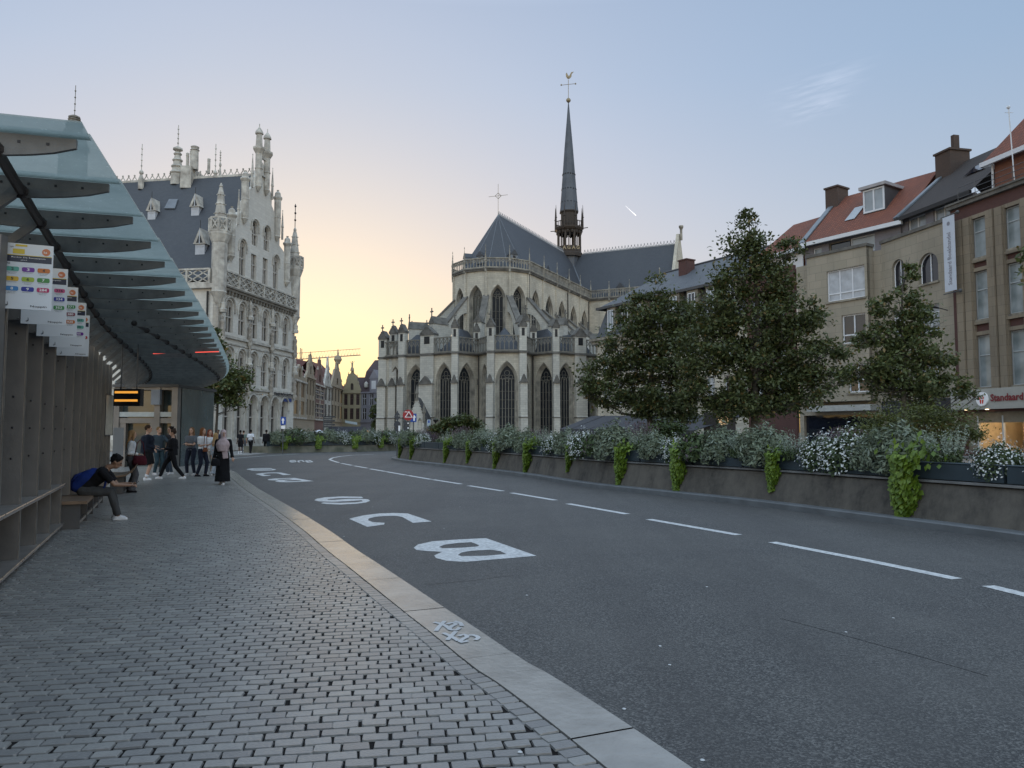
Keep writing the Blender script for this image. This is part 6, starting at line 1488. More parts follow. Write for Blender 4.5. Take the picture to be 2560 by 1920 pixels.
for k in range(8):
    x = 2.0+k*2.5; 
    if x+1 < L: rwin(SB, M @ Matrix.Translation((0,-.05,0)), x, x+.95, z1c+.9, ze-.55, M_DGL if k%2 else M_LGL, M_PVC, .2, (.5,), ()); mb = MB(M); mb.box(x-.25,x+1.2,.22,1.0,z1c+.5,ze-.1); mb.build('dormer', M_BEI2, SB)
mb = MB(M); mb.add([(.2,.2,ze),(L+.2,.2,ze),(L+.2,6.2,zrg),(5.0,6.2,zrg),(.2,12.2,ze),(L+.2,12.2,ze)],[(0,1,2,3),(0,3,4),(3,2,5,4)]); mb.build('roof', M_GSL, SB)
mb = MB(M); mb.box(.1,L+.2,.0,.2,ze-.25,ze+.02); mb.box(0.0,.2,0,12,ze-.25,ze+.02); mb.tube([(5,6.2,zrg+.05),(L,6.2,zrg+.05)],.12,6); mb.build('gutter', M_STEEL, SB)
mb = MB(M); xc = L*.42; mb.box(xc,xc+1.2,4.1,5.3,zrg-3,zrg+.25); mb.box(xc-.08,xc+1.28,4.02,5.38,zrg+.25,zrg+.38); mb.build('chimney', [M_DBR, M_ZINC], SB)
# terrace awning with lettering and round sign
a = GR(1400,1062,2.9); 
AW = empty('terrace_awning', (6,66,0), 'wide dark grey terrace awning stretched in front of the slate-roofed building', 'awning')
p0 = PY(1400,1072,62); p1 = PY(1735,1076,52); p2 = PY(1870,1036,58); p3 = PY(1480,1040,72)
mb = MB(); mb.add([p0,p1,p2,p3],[(0,1,2,3)]); t_ = Vector((0,0,-.05)); mb.add([p0+t_,p1+t_,p2+t_,p3+t_],[(3,2,1,0)])
mb.add([p0,p1,p1+Vector((0,0,-.45)),p0+Vector((0,0,-.45))],[(3,2,1,0)]); mb.build('canvas', simple('charcoal_canvas',(.040,.042,.052),.8,var=.25), AW)
mb = MB(); [mb.tube([p0.lerp(p1,t)+Vector((0,0,.03)), p3.lerp(p2,t)+Vector((0,0,.03))],.025,4) for t in (.1,.25,.4,.55,.7,.85)]; mb.build('seam', M_STEEL, AW)
mb = MB(); [mb.tube([p0.lerp(p1,t), (p0.lerp(p1,t).x,p0.lerp(p1,t).y,0)],.06,6) for t in (.02,.35,.66,.98)]; mb.build('post', M_STEEL, AW)
Mt, Lt = frame(p0,p1); s = (PY(1525,1075,59).xy-p0.xy).length; mb = MB(Mt); put_text(mb,'\u00a9 KAFFEE',s,p0.lerp(p1,s/Lt).z-.38,.30,-.03,.01); mb.build('lettering', simple('awning_letters',(.35,.36,.4),.6,bumps=0), AW)
c = PY(1809,1050,54); RS = empty('round_shop_sign', tuple(c), 'round lit cream shop sign on a dark box under the trees', 'sign')
mb = MB(); mb.box(c.x-1.3,c.x+.9,54.15,54.5,c.z-1.3,c.z+.55); mb.build('sign_box', M_IRON, RS)
mb = MB(); mb.add([(c.x+.36*cos(a*pi/10),54.0,c.z+.36*sin(a*pi/10)) for a in range(20)]+[(c.x+.36*cos(a*pi/10),54.14,c.z+.36*sin(a*pi/10)) for a in range(20)],[tuple(range(20))]+[((a+1)%20,a,20+a,20+(a+1)%20) for a in range(20)])
mb.mi = 1; mb.tube([(c.x-.24,53.99,c.z+.04),(c.x-.08,53.99,c.z+.18),(c.x+.1,53.99,c.z+.10),(c.x+.26,53.99,c.z+.2)],.035,4); mb.tube([(c.x-.25,53.99,c.z-.06),(c.x+.25,53.99,c.z-.02)],.03,4); mb.tube([(c.x-.1,53.99,c.z-.15),(c.x+.2,53.99,c.z-.2)],.07,4); mb.build('disc', [emit('sign_cream',(.75,.48,.25),.45), simple('sign_brown',(.10,.05,.03),.5)], RS)
mb = MB(); a = PY(1806,1040,53.9); b = PY(1829,1039,53.9); a.z = b.z = c.z+.5; mb.tube([a,b],.03,5); mb.build('light_tube', emit('orange_tube',(1,.25,.12),1.2), RS)
# street lamp on the facade
a = PY(2335,768,47); mb = MB(); mb.tube([(a.x-.9,47,a.z),(a.x-.3,47,a.z+.06),(a.x+.3,47,a.z-.05)],[.05,.12,.05],8); mb.tube([(a.x+.3,47,a.z-.05),(a.x+1.2,47.6,a.z-.1)],.03,5); tag(mb.build('street_lamp', M_IRON), 'dark teardrop street lamp hung before the arched beige building', 'street lamp')
# surrounding town: blocks out of view so that reflections and light are those of a street
# ================================================================ trees and planting
M_BARK = simple('bark', (.085,.075,.06), .9, var=.5, scale=6, bumps=.6)
M_LEAF = leafmat('plane_leaf', (.036,.050,.016), (.088,.108,.032), (.16,.11,.035), .55, .25)
M_LEAF2 = leafmat('young_leaf', (.045,.062,.02), (.10,.125,.038), (.17,.12,.04), .55, .25)
M_OLIVE = leafmat('olive_leaf', (.05,.065,.015), (.11,.125,.03), None, .6, .3)
M_SILV = leafmat('silver_leaf', (.075,.10,.06), (.18,.21,.14), None, .6, .15)
M_GRNL = leafmat('green_leaf', (.03,.05,.018), (.075,.11,.035), None, .6, .2)
M_PALEG = leafmat('pale_spike', (.12,.15,.11), (.30,.34,.28), None, .7, .2)
M_LIME = leafmat('lime_leaf', (.07,.125,.012), (.18,.26,.025), None, .5, .3)
M_FLW = leafmat('white_petal', (.45,.47,.47), (.70,.71,.70), None, .6, .2)
M_PNK = leafmat('pale_pink_petal', (.40,.34,.42), (.62,.56,.64), None, .6, .2)
M_PURP = leafmat('purple_grass', (.06,.045,.055), (.14,.10,.12), None, .7, .2)
def leaf_mesh(name, pos, nrm, size, mats, mi=None, shape=1.6, extra=None, droop=0):
    """diamond leaves: pos Nx3, nrm Nx3 (facing), size N"""
    n = len(pos); nrm = nrm/np.linalg.norm(nrm,axis=1,keepdims=True)
    rv = rng.normal(size=(n,3)); rv[:,2] -= droop; a = np.cross(nrm,rv); a /= np.linalg.norm(a,axis=1,keepdims=True)+1e-9
    b = np.cross(nrm,a); s = size[:,None]
    # long axis b, half width a; slight fold at the middle
    V = np.stack([pos-b*s*shape*.5, pos+a*s*.42+nrm*s*.08, pos+b*s*shape*.5, pos-a*s*.42+nrm*s*.08],1).reshape(-1,3)
    me = bpy.data.meshes.new(name); me.vertices.add(4*n); me.vertices.foreach_set('co', V.ravel())
    me.loops.add(4*n); me.loops.foreach_set('vertex_index', np.arange(4*n)); me.polygons.add(n)
    me.polygons.foreach_set('loop_start', np.arange(n)*4); me.polygons.foreach_set('loop_total', np.full(n,4))
    if mi is not None: me.polygons.foreach_set('material_index', mi.astype(np.int32))
    me.update(calc_edges=True)
    at = me.attributes.new('rnd','FLOAT','FACE'); at.data.foreach_set('value', rng.random(n))
    for m in mats: me.materials.append(m)
    return me
def link(name, me, parent=None):
    o = bpy.data.objects.new(name, me); SC.collection.objects.link(o)
    if parent is not None: o.parent = parent
    return o
def tree(label, base, Y, lobes, nleaf, size, mat, trunk_r, name='street_tree', group=None, dens=1.0, clump=.36, trunk_top=None):
    c0 = PY(base[0], base[1], Y); root = Vector((c0.x, Y, 0.0)); T = empty(name, tuple(root), label, 'tree', group)
    L = [];
    for (u,v,ru,rv) in lobes:
        c = PY(u,v,Y); rx = ru/F*Y; rz = rv/F*Y; L.append((c, rx, rx*.9, rz))
    # trunk and limbs
    ztop = max(c.z for c,_,_,_ in L); mb = MB()
    cx = sum(c.x for c,_,_,_ in L)/len(L)
    tr = [root]; nseg = 8
    for k in range(1,nseg+1):
        t = k/nseg; tr.append(Vector((root.x+(cx-root.x)*t*.5+random.uniform(-.08,.08), Y+random.uniform(-.08,.08), ztop*.93*t)))
    mb.tube(tr, [trunk_r*(1.25 if k == 0 else (1-.82*k/nseg)) for k in range(nseg+1)], 9)
    tips_ = []
    for (c,rx,ry,rz) in L:
        for q in range(4):
            e = c+Vector((random.uniform(-.75,.75)*rx, random.uniform(-.75,.75)*ry, random.uniform(-.3,.75)*rz))
            zs = max(ztop*.22, min(e.z-.25*(abs(e.x-root.x)+abs(e.y-Y))-.4, ztop*.85)); f = zs/(ztop*.93); i = min(int(f*nseg), nseg-1); s = tr[i].lerp(tr[i+1], f*nseg-i)
            m_ = s.lerp(e,.5)+Vector((random.uniform(-.2,.2),random.uniform(-.2,.2),-.12*(e-s).length))
            r = trunk_r*(.30-.18*f); mb.tube([s,s.lerp(m_,.5),m_,m_.lerp(e,.5)+Vector((0,0,.03)),e], [r,r*.8,r*.55,r*.35,.012], 5); tips_ += [m_,e]
            for _ in range(3):
                e2 = e+Vector((random.uniform(-.5,.5)*rx,random.uniform(-.5,.5)*ry,random.uniform(-.4,.5)*rz)); mb.tube([m_.lerp(e,.6),e2],[r*.3,.008],4)
    mb.build('trunk', M_BARK, T, smooth=True)
    # leaves in clumps through the volume of the lobes
    vols = np.array([rx*ry*rz for _,rx,ry,rz in L])**.75; vols /= vols.sum(); P = []
    for (c,rx,ry,rz),w_ in zip(L,vols):
        n = int(nleaf*w_); nc = max(8,int(n/95))
        d = rng.normal(size=(nc,3)); d /= np.linalg.norm(d,axis=1,keepdims=True); rr = rng.random(nc)**.33*1.04
        cc = d*rr[:,None]*np.array([rx,ry,rz])+np.array(c)
        idx = rng.integers(0,nc,n); p = cc[idx]+rng.normal(size=(n,3))*np.array([1,1,.6])*clump*(.5+.8*rng.random(nc))[idx][:,None]*min(1,rx)
        P.append(p)
    P = np.concatenate(P); n = len(P); nr = rng.normal(size=(n,3))*.8; nr[:,2] += .75
    me = leaf_mesh('crown', P-np.array(root), nr, size*rng.uniform(.6,1.25,n), [mat]); link('crown', me, T)
    return T
tree('dense dark green plane tree before the slate-roofed building', (1625,1100), 46, [(1630,745,45,50),(1690,775,40,45),(1585,790,55,55),(1655,830,75,60),(1545,870,65,55),(1610,910,80,60),(1500,950,55,45),(1560,985,70,40),(1650,990,90,50),(1715,900,50,80),(1720,990,45,50),(1480,985,35,30),(1738,820,40,50),(1745,930,35,60),(1610,1020,60,25),(1690,1035,60,25)], 27000, .155, M_LEAF, .22, group='plane trees behind the planter')
tree('tallest plane tree with thin pointed top, in the middle of the tree row', (1885,1100), 38, [(1872,560,26,38),(1858,615,48,35),(1885,650,55,50),(1835,700,55,45),(1930,705,55,50),(1970,640,30,50),(1790,780,65,55),(1870,790,90,65),(1970,790,65,65),(2040,800,40,35),(1760,880,70,55),(1860,890,100,60),(1980,890,80,60),(2070,880,50,40),(1780,975,75,45),(1890,980,100,50),(2010,965,70,45),(2090,940,30,25),(1850,1020,90,25),(1960,1010,60,25)], 38000, .14, M_LEAF, .22, group='plane trees behind the planter')
tree('sparse young plane tree in front of the beige buildings', (2262,1120), 30, [(2275,660,18,20),(2270,712,24,36),(2262,770,40,36),(2210,770,30,35),(2300,815,48,40),(2230,830,52,42),(2165,850,35,28),(2270,885,75,42),(2190,910,60,38),(2130,935,30,22),(2340,915,45,35),(2260,960,85,38),(2370,965,50,30),(2425,985,24,14),(2330,1000,40,25)], 13000, .115, M_LEAF2, .14, group='plane trees behind the planter', clump=.32)
tree('leafy branch end of a tree reaching in at the right edge of the picture', (2720,1200), 24, [(2585,660,45,35),(2640,610,50,40),(2660,700,60,45),(2700,640,70,70)], 2600, .15, M_LEAF2, .12)
tree('small street tree standing before the white gabled building', (542,1120), 46, [(540,845,16,26),(545,885,30,28),(560,925,38,25),(515,950,38,24),(565,965,45,26),(610,950,22,15),(520,990,42,20),(585,1005,30,14),(470,985,25,14)], 6500, .17, M_LEAF2, .10)
tree('dark narrow tree beside the left end of the church', (945,1100), 112, [(947,1010,9,14),(944,1035,14,18),(948,1060,14,20),(946,1078,16,12)], 2500, .34, M_LEAF, .14)
# ---------------------------------------------------------------- raised planter along the road
KP = [(3100,1462),(2800,1402),(2560,1357),(2230,1311),(1900,1267),(1700,1244),(1462,1217),(1295,1190),(1127,1169),(1040,1159.5),(996,1153)]
kp = [GR(u,v,ZR) for u,v in KP]; tip = kp[-1]
kp = smooth_path(kp+[Vector((tip.x-.9,tip.y+3.6,ZR)),Vector((tip.x+.3,tip.y+6.2,ZR)),Vector((tip.x+3.2,tip.y+6.6,ZR)),Vector((tip.x+9,tip.y+4,ZR)),Vector((tip.x+16,tip.y-3,ZR))], 8)
kp, LKP = resample(kp, .35)
def ring_strip(mb, a, b, rev=False):
    n = len(a); mb.add(list(a)+list(b), [(i,i+1,n+i+1,n+i) if not rev else (n+i,n+i+1,i+1,i) for i in range(n-1)])
def offz(d, z): return [Vector((p.x,p.y,z)) for p in offset_path(kp, -d)]
PW = empty('planter_wall', tuple(kp[20]), 'long stained concrete planter wall with blue-grey metal boxes beside the road', 'planter')
mb = MB(); ring_strip(mb, offz(0,ZR-.05), offz(0,ZR+.11)); ring_strip(mb, offz(0,ZR+.11), offz(.03,ZR+.13)); ring_strip(mb, offz(.03,ZR+.13), offz(.34,ZR+.13)); tag(mb.build('kerb', M_KERB2), kind='structure')
mb = MB(); ring_strip(mb, offz(.30,ZR+.1), offz(.50,.62)); ring_strip(mb, offz(.50,.62), offz(.54,.65)); ring_strip(mb, offz(.54,.65), offz(2.6,.65)); ring_strip(mb, offz(2.6,.65), offz(2.6,-.15)); mb.build('wall', M_CONC, PW)
mb = MB(); ring_strip(mb, offz(.46,.655), offz(.46,.69)); ring_strip(mb, offz(.46,.69), offz(.8,.70)); mb.build('coping', simple('coping_stone',(.20,.195,.19),.7,var=.6,scale=1.5,c2=(.07,.07,.07)), PW)
M_BOX = simple('planter_metal', (.040,.058,.072), .5, .3, .3, 1.2, bumps=.06)
nb = int(LKP/2.0); sgl = 2.0
def pathpt(P, s, step): i = min(int(s/step), len(P)-2); return P[i].lerp(P[i+1], s/step-i)
st_ = LKP/(len(kp)-1); fo = offz(.56,.71); bo = offz(1.15,.71)
n_box = int(LKP/2.05)
for k in range(n_box):
    i0 = int(k*2.05/st_); i1 = min(int((k+1)*2.05/st_)-0, len(kp)-1); a = fo[i0:i1+1]; b = bo[i0:i1+1]
    if len(a) < 3: continue
    a = [p.copy() for p in a]; b = [p.copy() for p in b]; g = (a[1]-a[0])*.10; a[0]+=g; b[0]+=g; a[-1]-=g; b[-1]-=g
    up_ = Vector((0,0,.29)); mb = MB(); n = len(a)
    ring_strip(mb, a, [p+up_ for p in a]); ring_strip(mb, [p+up_ for p in b], b)
    mb.add([a[0],b[0],b[0]+up_,a[0]+up_],[(0,1,2,3)]); mb.add([a[-1],b[-1],b[-1]+up_,a[-1]+up_],[(3,2,1,0)])
    dn = Vector((0,0,.25)); ring_strip(mb, [p+dn for p in a],[p+dn for p in b]); rim = [p+up_-Vector((0,0,.0)) for p in a]; mb.tube(rim,.018,4); 
    mb.build('planter_box', M_BOX, PW)
# ---- plant prototypes (unit about one metre, base at the soil)
def dome(n, r, h, hang=0.0, shell=.55):
    d = rng.normal(size=(n,3)); d[:,2] = np.abs(d[:,2])*1.0; d /= np.linalg.norm(d,axis=1,keepdims=True)
    rr = shell+(1-shell)*rng.random(n)**.5; lum = 1+.22*np.sin(d[:,0]*7+1)*np.cos(d[:,1]*6)+.1*rng.normal(size=n)
    p = d*rr[:,None]*lum[:,None]*np.array([r,r*.85,h]); p[:,2] -= hang*np.maximum(0,-d[:,1])*rng.random(n)*.6
    return p, d
def proto(kind, seed):
    global rng
    rng = np.random.default_rng(seed)
    if kind == 'silver':
        p,d = dome(2600,.52,.62,.35); nr = d+rng.normal(size=p.shape)*.6; me = leaf_mesh('foliage', p, nr, rng.uniform(.03,.06,len(p)), [M_SILV,M_PALEG], (rng.random(len(p))<.15), 2.4)
    elif kind == 'white':
        p,d = dome(2600,.50,.50,.5); nr = d+rng.normal(size=p.shape)*.6; k = int(620); q,dq = dome(k,.56,.57,.5,.93)
        P = np.concatenate([p,q]); N = np.concatenate([nr,dq+rng.normal(size=dq.shape)*.3]); S = np.concatenate([rng.uniform(.03,.055,len(p)),rng.uniform(.03,.048,k)]); mi = np.concatenate([np.zeros(len(p)),np.ones(k)])
        me = leaf_mesh('foliage', P, N, S, [M_GRNL,M_FLW], mi, 1.5)
    elif kind == 'spike':
        ns = 90; P = []; N = []; S = []; mi = []
        for k in range(ns):
            a = rng.random()*6.283; r0 = rng.random()**.5*.30; ln = rng.uniform(.5,.85); lean = r0*1.0
            for j in range(16):
                t = j/15; P.append((r0*cos(a)+lean*cos(a)*t*.9, r0*sin(a)*.8+lean*sin(a)*t*.8, ln*t)); N.append(rng.normal(size=3)+np.array([cos(a),sin(a),.2])); S.append(.05-.028*t); mi.append(1 if t > .45 else 0)
        me = leaf_mesh('foliage', np.array(P)+rng.normal(size=(len(P),3))*.015, np.array(N), np.array(S), [M_GRNL,M_PALEG], np.array(mi), 2.2)
    elif kind == 'grass':
        ns = 260; P = []; N = []; S = []; mi = []
        for k in range(ns):
            a = rng.random()*6.283; ln = rng.uniform(.6,1.15); r = rng.random()*.55
            for j in range(9):
                t = j/8; P.append((r*cos(a)*t**1.5, r*sin(a)*t**1.5, ln*t-.25*r*t*t)); N.append((cos(a+1.57)+rng.normal()*.3,sin(a+1.57),.1)); S.append(.028); mi.append(1 if t>.6 else 0)
        P = np.array(P); n = len(P); me = leaf_mesh('foliage', P, np.array(N), np.array(S), [M_OLIVE,M_PURP], np.array(mi), 3.5, droop=3)
    elif kind == 'green':
        p,d = dome(2400,.46,.50,.25); nr = d+rng.normal(size=p.shape)*.6; me = leaf_mesh('foliage', p, nr, rng.uniform(.04,.08,len(p)), [M_GRNL,M_PURP], (rng.random(len(p))<.12), 1.8)
    elif kind == 'pink':
        p,d = dome(1500,.42,.35,1.0); k = 220; q,dq = dome(k,.46,.40,1.25,.9); P = np.concatenate([p,q]); N = np.concatenate([d+rng.normal(size=p.shape)*.6,dq+rng.normal(size=dq.shape)*.3])
        me = leaf_mesh('foliage', P, N, np.concatenate([rng.uniform(.03,.05,len(p)),rng.uniform(.032,.05,k)]), [M_GRNL,M_PNK], np.concatenate([np.zeros(len(p)),np.ones(k)]), 1.4)
    elif kind.startswith('vine'):
        Lh = {'vine':1.0,'vineshort':.55}[kind]; n = int(620*Lh/1.0)+80; z = -rng.random(n)*Lh; w_ = .26*(1-.45*(-z/Lh))*(1+.2*np.sin(z*9)); x = rng.uniform(-1,1,n)*w_
        y = -.10-.20*(1-(x/np.maximum(w_,.05))**2)*.6+.10*(-z)*0-rng.random(n)*.08; P = np.stack([x,y,z+.12],1); top = rng.normal(size=(140,3))*np.array([.20,.12,.10])+np.array([0,.02,.15]); P = np.concatenate([P,top]); n = len(P)
        N = rng.normal(size=(n,3))*.35+np.array([0,-1,.55]); me = leaf_mesh('foliage', P, N, rng.uniform(.06,.105,n), [M_LIME], None, 1.25, droop=3)
    return me
PR = {k:[proto(k, 10+7*i+j) for j in range(2)] for i,k in enumerate(('silver','white','spike','grass','green','pink','vine','vineshort'))}
rng = np.random.default_rng(99)
ORD2 = None
ORD = ['first','second','third','fourth','fifth','sixth','seventh','eighth','ninth','tenth','eleventh','twelfth','thirteenth','fourteenth']
_t = ['fifteenth','sixteenth','seventeenth','eighteenth','nineteenth','twentieth']+['twenty-'+q for q in ('first','second','third','fourth','fifth','sixth','seventh','eighth','ninth')]+['thirtieth']
ORD2 = ORD+_t+['thirty-'+q for q in ORD]
vine_u = [2268,1938,1716,1567,1437,1336,1253,1184,1127,1077,1040,1012]
top = offz(.62,.98)
def s_of_u(u):
    best = None
    for i,p in enumerate(top):
        if p.y < 4: continue
        uu = 1280+F*p.x/(p.y*CT+(p.z-EYE)*ST)
        if best is None or abs(uu-u) < best[0]: best = (abs(uu-u), i)
    return best[1]*st_
sv = [s_of_u(u) for u in vine_u]
def place(kind, s, off, label, cat, group, sc=1.0, dz=0.0, P=None, j=None, z=.96):
    i = min(int(s/st_), len(kp)-2); p = kp[i].lerp(kp[i+1], s/st_-i); t = (kp[i+1]-kp[i]).normalized(); nrm = Vector((t.y,-t.x,0))   # away from the road
    q = p+nrm*off; me = PR[kind][random.randint(0,1) if j is None else j]
    nm = {'vine':'trailing_vine','vineshort':'trailing_vine','grass':'ornamental_grass'}.get(kind,'flowering_bush' if kind in('white','pink','spike') else 'bush')
    o = link(nm, me); o.location = (q.x,q.y,z+dz); base = math.atan2(-nrm.y,-nrm.x)+pi/2
    o.rotation_euler = (0,0,base+(0 if kind in ('vine','vineshort','pink') else random.uniform(-.5,.5))); o.scale = (sc*random.uniform(.92,1.08),)*3
    tag(o,label,cat,group); return o
desc = {'silver':'silver-leaved bush','white':'white-flowering bush','spike':'pale upright spiky plant','grass':'wispy purple-green grass clump','green':'dark green leafy bush','pink':'trailing plant with pale pink flowers'}
for k,s in enumerate(sv):
    place('vine', s, .56, f'lime green trailing vine, {ORD[k]} from the right on the road planter', 'vine', 'lime vines hanging from the planter', 1.25 if k == 0 else random.uniform(.85,1.15), 0)
seqs = [('pink','white','white','spike'),('silver','silver','white','white','spike'),('silver','spike','silver','green'),('white','silver','spike'),('silver','green','white'),('silver','white','spike'),('silver','green','silver'),('white','spike','silver'),('silver','silver','green'),('white','silver'),('silver','spike'),('green','silver'),('silver','white')]
bounds = [sv[0]-3.9]+sv+[sv[-1]+2.2]
for k in range(len(bounds)-1):
    s0, s1 = bounds[k], bounds[k+1]; sq = seqs[k % len(seqs)]; n = max(1, min(len(sq), int((s1-s0)/.68)))
    where = (f'left of the {ORD[k-1]} lime vine from the right' if 0 < k < 12 else ('right of all the lime vines' if k == 0 else 'at the far tip of the road planter'))
    cnt = {}
    for m in range(n):
        kd = sq[m]; s = s0+(s1-s0)*(m+.75)/(n+.4); cnt[kd] = cnt.get(kd,0)+1; extra = '' if sq[:n].count(kd) == 1 else (['nearer ','farther ','third '][cnt[kd]-1])
        place(kd, s, random.uniform(.62,.82) if kd != 'pink' else .60, f'{extra}front-row {desc[kd]}, {where}', 'bush', 'planted bushes on the road planter', {'silver':1.15,'white':1.1,'spike':1.0,'green':1.0,'pink':1.1}[kd]*random.uniform(.72,1.15)*(.85 if k == 0 else 1), -.02)
    # taller planting behind
    for m in range(0 if k < 1 else max(1,int((s1-s0)/1.6))):
        kd = random.choice(('grass','spike','silver','grass','green')); s = s0+(s1-s0)*(m+.5)/max(1,int((s1-s0)/1.6)); oo = (['nearest']+ORD[1:])[min(m,13)]
        place(kd, s, 1.6, f'{oo} {desc[kd]}, back row, {where}', 'bush', 'back row of planting', random.uniform(.85,1.25), -.05, z=.72 if kd != 'grass' else .62)
def lobeshrub(name, label, cat, Y, lobes, n, size, mat, zbase=.6, group=None):
    L = []; 
    for (u,v,ru,rv) in lobes: c = PY(u,v,Y); L.append((c,ru/F*Y,ru/F*Y*.8,rv/F*Y))
    c0 = sum((l[0] for l in L),Vector())/len(L); root = Vector((c0.x,Y,zbase)); T = empty(name,tuple(root),label,cat,group)
    mb = MB()
    for c,rx,ry,rz in L:
        for _ in range(4): e = c+Vector((random.uniform(-.8,.8)*rx,random.uniform(-.8,.8)*ry,random.uniform(-.5,.8)*rz)); m_ = root.lerp(e,.5)+Vector((0,0,.1)); mb.tube([root+Vector((random.uniform(-.1,.1),0,0)),m_,e],[.03,.018,.005],4)
    mb.build('stem', M_BARK, T); P = []
    for c,rx,ry,rz in L:
        k = int(n*rx*rz/sum(l[1]*l[3] for l in L)); nc = max(6,k//40); d = rng.normal(size=(nc,3)); d /= np.linalg.norm(d,axis=1,keepdims=True); cc = d*(rng.random(nc)**.4)[:,None]*np.array([rx,ry,rz])+np.array(c)
        P.append(cc[rng.integers(0,nc,k)]+rng.normal(size=(k,3))*np.array([1,1,.45])*min(.22,rx*.35))
    P = np.concatenate(P); nr = rng.normal(size=P.shape)*.5; nr[:,2] += 1
    link('foliage', leaf_mesh('foliage', P-np.array(root), nr, size*rng.uniform(.6,1.2,len(P)), [mat], None, 2.2), T); return T
lobeshrub('feathery_shrub','wide feathery olive green shrub under the sparse tree, before the bookstore','shrub',18.5,[(2150,1085,50,25),(2215,1060,60,32),(2290,1045,65,34),(2370,1060,65,38),(2435,1075,30,30),(2330,1095,90,30),(2250,1095,80,25)],9000,.045,M_OLIVE)
lobeshrub('leafy_shrub','rounded green shrub at the foot of the church apse','shrub',47,[(1125,1065,35,20),(1160,1055,30,18),(1180,1068,25,18),(1100,1075,22,14)],4500,.13,M_LEAF2)
lobeshrub('small_bush','green bush below the dense plane tree','bush',30,[(1640,1085,40,22),(1665,1070,30,20),(1690,1078,25,18)],2600,.08,M_GRNL)
# ---- far planter at the bend
fpw = [(672,1134),(700,1133),(760,1131.5),(830,1130.5),(900,1129.5),(960,1127.5),(1020,1125)]
fp_ = [GR(u,v,ZR) for u,v in fpw]; fp_, LF_ = resample(smooth_path(fp_,4), .8)
FPL = empty('far_planter', tuple(fp_[0]), 'low stone planter at the far bend of the road', 'planter')
def offf(d,z): return [Vector((p.x,p.y,z)) for p in offset_path(fp_, d)]
mb = MB(); ring_strip(mb, offf(0,ZR-.05), offf(.15,.42)); ring_strip(mb, offf(.15,.42), offf(2.5,.45)); mb.add([fp_[0],offf(.15,.42)[0],offf(2.5,.45)[0],offf(2.5,ZR)[0]],[(0,1,2,3)]); mb.build('wall', simple('mossy_stone',(.16,.15,.12),.9,var=.5,scale=1.2,c2=(.06,.065,.045)), FPL)
mb = MB(); ring_strip(mb, offf(.2,.46), offf(.2,.80)); ring_strip(mb, offf(.2,.80), offf(.9,.80)); mb.build('planter_box', M_BOX, FPL)
nf = int(LF_/1.0); 
for k in range(nf):
    t = (k+.5)/nf; i = min(int(t*(len(fp_)-1)), len(fp_)-2); p = fp_[i].lerp(fp_[i+1], t*(len(fp_)-1)-i); 
    vine = (k % 3 == 1); kd = 'vineshort' if vine else ['silver','white','green','silver','spike'][k%5]
    o = link('trailing_vine' if vine else 'bush', PR[kd][k%2]); o.location = (p.x+.05, p.y+(.25 if vine else .55), .78); o.scale = (1.35,)*3; o.rotation_euler = (0,0,0 if vine else random.uniform(0,6))
    nn_ = (k//3 if vine else k)
    tag(o, (f'small lime vine on the far planter, {ORD2[nn_]} from the left' if vine else f'{desc.get(kd)} on the far planter, {ORD2[k]} plant from the left'), 'vine' if vine else 'bush', 'small lime vines on the far planter' if vine else 'bushes on the far planter')
    o2 = link('bush', PR[['green','silver','white'][k%3]][k%2]); o2.location = (p.x+.4,p.y+1.7,.75); o2.scale = (1.6,)*3; o2.rotation_euler = (0,0,k)
    tag(o2, f'back-row {desc[["green","silver","white"][k%3]]} on the far planter, {ORD2[k]} from the left', 'bush', 'back row on the far planter')
lobeshrub('dark_shrub','dark leafy shrub at the left end of the far planter','shrub',66,[(735,1082,18,9),(760,1090,20,8),(700,1092,16,8)],2500,.16,M_LEAF)
# ================================================================ people
def skinm(name, c): 
    m, t, b = newmat(name); t.links.new(mixn(t,c,tuple(x*.75 for x in c),noise(t,coords(t),6,3)), b.inputs['Base Color']); b.inputs['Roughness'].default_value = .5; b.inputs['Subsurface Weight'].default_value = .05; return m
SK1 = skinm('skin_light',(.42,.25,.18)); SK2 = skinm('skin_tan',(.26,.15,.10)); SK3 = skinm('skin_dark',(.09,.05,.035))
_cl = {}
def cloth(c, fold=True):
    if c in _cl: return _cl[c]
    m, t, b = newmat('cloth_'+str(len(_cl))); v = coords(t); t.links.new(mixn(t,c,tuple(x*.7 for x in c),noise(t,v,5,4)), b.inputs['Base Color']); b.inputs['Roughness'].default_value = .9; b.inputs['Specular IOR Level'].default_value = .15
    bump(t,b,noise(t,v,9,3,.5,.3,.7),.5,.02); _cl[c] = m; return m
BLK=(.012,.012,.015); NAVY=(.016,.02,.035); WHT_=(.62,.64,.68); DEN=(.035,.05,.09); GRY=(.10,.11,.13)
M_SHOE = cloth((.68,.68,.70)); M_EYE = simple('eye_dark',(.01,.01,.01),.2,bumps=0)
def remesh(mb, name, mat, parent, vox=.013, sm=4):
    me = bpy.data.meshes.new(name); me.from_pydata(mb.v, [], mb.f); tmp = bpy.data.objects.new('tmp', me); SC.collection.objects.link(tmp)
    r = tmp.modifiers.new('r','REMESH'); r.mode = 'VOXEL'; r.voxel_size = vox; r.use_smooth_shade = True
    s = tmp.modifiers.new('s','SMOOTH'); s.iterations = sm; s.factor = .5
    dg = bpy.context.evaluated_depsgraph_get(); nm = bpy.data.meshes.new_from_object(tmp.evaluated_get(dg)); bpy.data.objects.remove(tmp); bpy.data.meshes.remove(me)
    nm.name = name; nm.materials.clear(); nm.materials.append(mat)
    o = bpy.data.objects.new(name, nm); SC.collection.objects.link(o); o.parent = parent; return o
